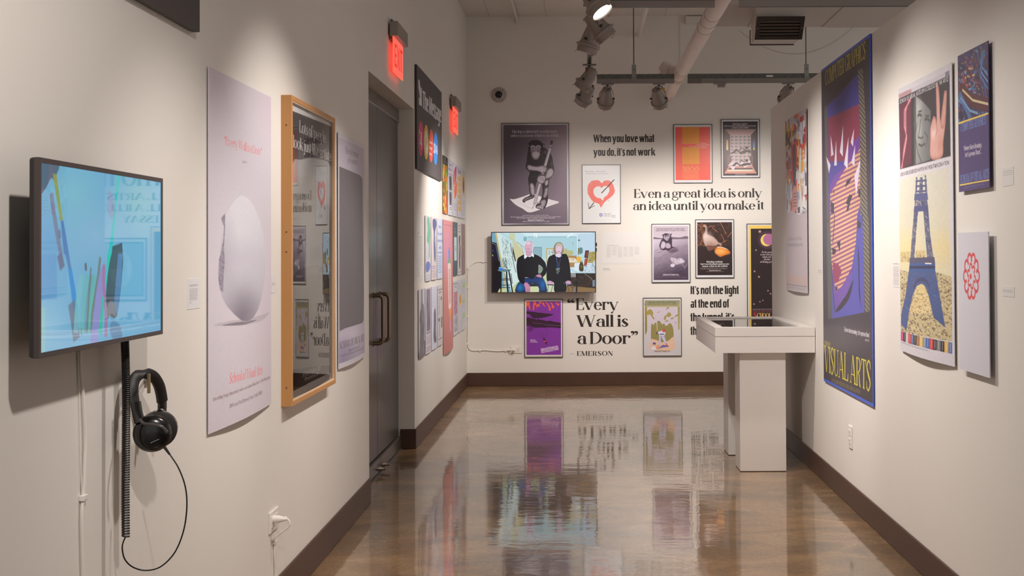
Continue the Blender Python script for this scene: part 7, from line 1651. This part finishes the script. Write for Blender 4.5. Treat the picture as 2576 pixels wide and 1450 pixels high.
g_ = Z(c8, [(158, 500), (250, 520), (470, 520), (572, 560), (576, 1070), (165, 990)]); cv.poly(g_, (192, 170, 126), .9); cv.hatch(g_, 1100, 5, 10, 60, 1.3, [(120, 96, 70), (90, 72, 62), (224, 200, 150), (150, 122, 84)], .7, 5)
for P in ([(165, 360), (250, 355), (250, 440), (165, 440)], [(300, 350), (380, 350), (380, 420), (300, 420)]): cv.poly(Z(c8, P), (206, 178, 120), .8); cv.hatch(Z(c8, P), 30, 6, 90, 10, 1.5, (130, 104, 72), .7)
tw = (84, 84, 112)
def leg(P, c=tw, n=60): cv.poly(P, c, .85); cv.hatch(P, n, 8, 60, 60, 1.2, [(206, 190, 160), (60, 62, 90)], .6, 7)
leg(Z(c7, [(278, 1105), (290, 1105), (288, 1230), (274, 1230)]), n=15); leg(Z(c7, [(345, 1090), (356, 1090), (368, 1228), (352, 1228)]), n=15); leg(Z(c7, [(308, 1110), (330, 1105), (334, 1230), (304, 1230)]), n=20)
for y in (1130, 1170, 1210): cv.line(Z(c7, [(276, y + 5), (362, y)]), 2, tw)
for x in (300, 322, 340): cv.line(Z(c7, [(x, 1100), (x - 2, 1050)]), .8, tw, .8)
cv.poly(Z(c7, [(270, 1232), (368, 1224), (374, 1275), (266, 1282)]), (86, 88, 124)); cv.poly(Z(c7, [(268, 1325), (374, 1318), (378, 1362), (264, 1368)]), (80, 80, 118)); leg(Z(c7, [(272, 1280), (368, 1275), (372, 1320), (270, 1326)]), n=30)
leg(Z(c7, [(266, 1366), (300, 1364), (290, 1460), (260, 1460)]), n=25); leg(Z(c7, [(340, 1362), (376, 1360), (386, 1460), (348, 1460)]), n=25)
leg(Z(c8, [(280, 30), (312, 30), (296, 250), (288, 410), (252, 410), (262, 250)]), n=60); leg(Z(c8, [(354, 30), (394, 28), (412, 230), (440, 410), (392, 410), (372, 220)]), n=60)
cv.poly(Z(c8, [(244, 408), (446, 400), (452, 450), (246, 450)]), (88, 84, 104)); cv.poly(Z(c8, [(246, 450), (452, 446), (454, 515), (240, 515)]), (66, 90, 138)); cv.line(Z(c8, [(246, 482), (452, 480)]), 3, (60, 60, 84)); cv.line(Z(c8, [(375, 452), (425, 452)]), 1.5, (226, 216, 196))
legs = Z(c8, [(238, 515), (456, 515), (486, 690), (530, 960), (448, 880), (412, 720), (384, 640), (350, 612), (312, 630), (280, 700), (248, 820), (224, 985), (165, 930), (168, 860), (212, 700)]); cv.poly(legs, (78, 90, 128)); cv.hatch(legs, 500, 6, 75, 50, 1.2, [(60, 62, 92), (80, 118, 184), (100, 100, 130), (54, 84, 150)], .6, 3); cv.line(Z(c8, [(285, 640), (310, 590), (350, 575), (390, 590), (412, 640)]), 4, (70, 66, 96), .8)
cv.smooth(Z(c8, [(312, 640), (350, 615), (384, 650), (420, 830), (260, 830), (290, 720)]), (214, 186, 130)); cv.hatch(Z(c8, [(300, 650), (400, 650), (430, 850), (250, 850)]), 160, 5, 10, 40, 1.1, [(150, 120, 84), (232, 208, 160)], .7, 2)
cv.clip(None)
stp = [(190, 60, 110), (60, 50, 60), (196, 184, 176), (206, 70, 56), (90, 110, 150), (70, 60, 60), (150, 110, 80), (226, 180, 90), (130, 140, 150), (70, 100, 160), (196, 70, 70), (80, 60, 60), (120, 120, 120), (60, 50, 56), (226, 170, 80), (90, 110, 160)]
for k, c in enumerate(stp):
    xa, xb = 165 + k * 25.7, 165 + (k + 1) * 25.7; ya, yb_ = 990 + (xa - 165) * .22, 990 + (xb - 165) * .22; ja, jb_ = 1062 + (xa - 165) * .26, 1062 + (xb - 165) * .26
    cv.poly(Z(c8, [(xa, ya), (xb, yb_), (xb, jb_), (xa, ja)]), c); cv.line(Z(c8, [((xa + xb) / 2, ya + 10), ((xa + xb) / 2, ja - 8)]), 2, (226, 206, 186), .6)
cv.line(Z(c8, [(170, 1075), (415, 1143)]), .7, (150, 140, 140)); cv.blur(1); cv.noise(.07, 4, 8)
board('R', 'tower_poster', 'poster of a blue iron tower below a grey face and raised fingers', r, cv, d=.010, th=.003, bow=.020, rough=.5)

r = (4.326, 4.672, 1.640, 2.170); W_, H_ = 400, 610
cv = Canvas(W_, H_, (84, 68, 108), persp(W_, H_, 'R', r))
ar = Z(c7, [(598, 192), (832, 66), (840, 616), (610, 695)]); cv.poly(ar, (66, 56, 84)); cv.hatch(ar, 260, 10, 60, 60, 3.2, [(70, 110, 160), (60, 40, 70), (110, 60, 70), (96, 140, 180), (50, 40, 60), (140, 70, 60), (76, 60, 120)], .85, 3); cv.hatch(Z(c7, [(620, 250), (700, 200), (780, 480), (640, 500)]), 130, 7, 40, 90, 2.6, [(190, 90, 70), (90, 160, 190), (206, 180, 110), (140, 80, 110), (60, 50, 80)], .9, 4)
cv.clip(ar)
for k in range(5): cv.line(Z(c7, [(700 + k * 16, 120), (760 + k * 12, 330), (800 + k * 10, 520)]), 1.6, [(60, 50, 60), (140, 70, 70), (60, 60, 110), (90, 120, 160), (60, 44, 60)][k])
for k in range(5): cv.line(Z(c7, [(790 + k * 6, 140), (778, 250 + k * 22), (836, 330 + k * 26)]), 2, [(90, 150, 200), (50, 50, 90), (110, 160, 206), (60, 60, 110), (80, 130, 180)][k])
cv.line(Z(c7, [(620, 430), (700, 510), (840, 560)]), 16, (90, 48, 50)); cv.line(Z(c7, [(640, 440), (720, 520), (840, 550)]), 3, (206, 186, 140)); cv.line(Z(c7, [(615, 470), (680, 600), (700, 660)]), 9, (80, 110, 150)); cv.line(Z(c7, [(625, 500), (700, 600), (760, 620)]), 3, (120, 150, 180)); cv.clip(None)
cv.poly(Z(c7, [(610, 690), (840, 612), (840, 626), (612, 704)]), (226, 192, 92))
lb = (120, 150, 196)
cv.text('COMPUTER GRAPHICS', *c7(628, 762), c7(820, 700)[0], 20, lb, NB, y1=c7(820, 700)[1]); cv.text('\u201cScience States Meanings,', *c7(650, 905), c7(790, 875)[0], 12, (206, 190, 190), DIDOTB, y1=c7(790, 875)[1]); cv.text('Art Expresses Them.\u201d...', *c7(658, 955), c7(788, 925)[0], 12, (206, 190, 190), DIDOTB, y1=c7(788, 925)[1])
cv.text('SCHOOL OF VISUAL ARTS', *c7(624, 1155), c7(845, 1108)[0], 21, lb, NB, y1=c7(845, 1108)[1]); cv.poly(Z(c7, [(620, 1160), (848, 1120), (848, 1131), (621, 1172)]), (226, 192, 92)); cv.text('209 East 23rd Street, New York', *c7(655, 1190), c7(806, 1162)[0], 4, (140, 130, 160), SANSL, y1=c7(806, 1162)[1]); cv.noise(.04, 3)
board('R', 'pattern_poster', 'small purple poster with a bright machine-like pattern at the top right of the right wall', r, cv, d=.017, th=.004, rough=.4)
cv = Canvas(400, 610, (210, 200, 200), persp(400, 610, 'R', (4.328, 4.675, .954, 1.481)))
rd = (214, 72, 72)
for k in range(10):
    a = k * math.pi / 5; cx_, cy_ = 752 + 46 * math.cos(a), 552 + 138 * math.sin(a)
    pts_ = [(cx_ + 15 * math.cos(a + b) + 2 * math.cos(a), cy_ + 44 * math.sin(a + b)) for b in [R_(d) for d in range(-130, 131, 20)]]; cv.line(Z(c8, pts_), 4.2, rd)
for k in range(6):
    a = k * math.pi / 3 + .3; pts_ = [(752 + 24 * math.cos(a) + 9 * math.cos(b + a), 552 + 76 * math.sin(a) + 26 * math.sin(b + a)) for b in [R_(d) for d in range(-120, 150, 25)]]; cv.line(Z(c8, pts_), 3.6, rd)
cv.ell(*c8(745, 555), 2.6, 7, rd); cv.text('sva', *c8(788, 662), c8(803, 658)[0], 2, (130, 120, 120), SANS)
board('R', 'emblem_poster', 'small white poster with a red flower-like emblem below the purple patterned one', (4.328, 4.675, .954, 1.481), cv, d=.022, th=.004, rough=.4)
def rlab(px0, py0, px1, py1, label, rows, bg=(220, 208, 196), name='wall_label'):
    Ya, z1 = onR(px0, py0); Yb_, _ = onR(px1, py0); _, z0 = onR(px0, py1); caption(name, label, 'R', (Yb_, Ya, z0, z1), rows, 160, bg=bg)
rlab(2246, 660, 2264, 722, 'tall narrow text label left of the tower poster', lambda cv: (cv.greek(.1, .04, .9, .10, 2, (120, 110, 110), .8, .5, .1), cv.greek(.1, .18, .9, .92, 20, (150, 140, 138), .7, .5, .1)))
rlab(2522, 424, 2550, 470, 'three-line label right of the purple patterned poster', lambda cv: cv.greek(.08, .18, .95, .50, 3, (110, 100, 98), .8, .2, .15))
rlab(2522, 720, 2552, 745, 'two-line label right of the red emblem poster', lambda cv: cv.greek(.05, .35, .95, .65, 2, (120, 110, 108), .8, .3, .2))
rlab(2058, 676, 2068, 690, 'tiny label left of the very tall dark poster', lambda cv: cv.greek(.05, .2, .95, .8, 3, (130, 120, 118), .8, .4, .2))
rlab(1972, 612, 1979, 645, 'faint narrow label left of the collage poster', lambda cv: cv.greek(.1, .05, .9, .95, 10, (170, 160, 156), .7, .45, .2))
Ya, z1 = onR(2128, 1078); Yb_, z0 = onR(2142.5, 1119)
outlet('wall_outlet', 'white upright outlet low on the right wall below the very tall poster', 'R', (6.62, 6.70, .322, .445))

# ---------------------------------------------------------------- display case on two pedestals
X0, X1, Y0, Y1 = .853, XR - .004, 7.64, 8.90
dc = thing('display_case', 'white glass-topped display case reaching out from the right wall', 'display case', ((X0 + X1) / 2, (Y0 + Y1) / 2, .766))
wl_ = .030; b = MB()
b.box((X0, Y0, .766), (X1, Y1, .784)); b.box((X0, Y0, .784), (X1, Y0 + wl_, .869)); b.box((X0, Y1 - wl_, .784), (X1, Y1, .869)); b.box((X0, Y0 + wl_, .784), (X0 + wl_, Y1 - wl_, .869)); b.box((X1 - wl_, Y0 + wl_, .784), (X1, Y1 - wl_, .869))
b.build('case_body', PED_M, dc)
MB().box((X0 + wl_, Y0 + wl_, .784), (X1 - wl_, Y1 - wl_, .830)).build('display_floor', mat('case_lining', (214, 206, 198), rough=.8), dc)
l = MB(); fx, fy, rx_ = .056, .080, .082
l.box((X0 - .001, Y0 - .001, .8715), (X1, Y0 + fy, .927)); l.box((X0 - .001, Y1 - fy * .8, .8715), (X1, Y1, .927)); l.box((X0 - .001, Y0 + fy, .8715), (X0 + fx, Y1 - fy * .8, .927)); l.box((X1 - rx_, Y0 + fy, .8715), (X1, Y1 - fy * .8, .927))
l.build('lid_frame', PED_M, dc)
MB().add([(X0 + fx, Y0 + fy, .919), (X1 - rx_, Y0 + fy, .919), (X1 - rx_, Y1 - fy * .8, .919), (X0 + fx, Y1 - fy * .8, .919)], [(0, 1, 2, 3)]).build('glass', glass_mat('case_glass'), dc)
def flat(name, label, x0, x1, y0, y1, c, z=.8305):
    o = MB().box((x0, y0, z), (x1, y1, z + .004)).build(name, mat(name + '_paper', c, rough=.6, noise=.08, nscale=14)); shift_origin(tag(o, label, 'print'), ((x0 + x1) / 2, (y0 + y1) / 2, z))
flat('red_print', 'red print lying at the far left under the case glass', .93, 1.10, 8.25, 8.78, (214, 74, 60))
flat('dark_print', 'dark print lying in the middle under the case glass', .97, 1.16, 7.80, 8.20, (84, 66, 64))
flat('pale_print', 'pale print lying at the right under the case glass', 1.18, 1.38, 8.0, 8.6, (206, 200, 190))
for (x0, x1, y0, y1, lab_) in ((1.0165, 1.311, 7.715, 7.955, 'nearer white square pedestal under the display case'), (1.0165, 1.311, 8.33, 8.60, 'farther white square pedestal under the display case')):
    t = thing('pedestal', lab_, 'pedestal', ((x0 + x1) / 2, (y0 + y1) / 2, 0), 'white pedestals under the display case')
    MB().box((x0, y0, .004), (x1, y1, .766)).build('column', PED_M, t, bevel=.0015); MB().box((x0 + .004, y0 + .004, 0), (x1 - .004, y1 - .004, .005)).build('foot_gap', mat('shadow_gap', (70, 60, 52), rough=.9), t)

for o in bpy.data.objects:
    if '_w' in o: del o['_w']
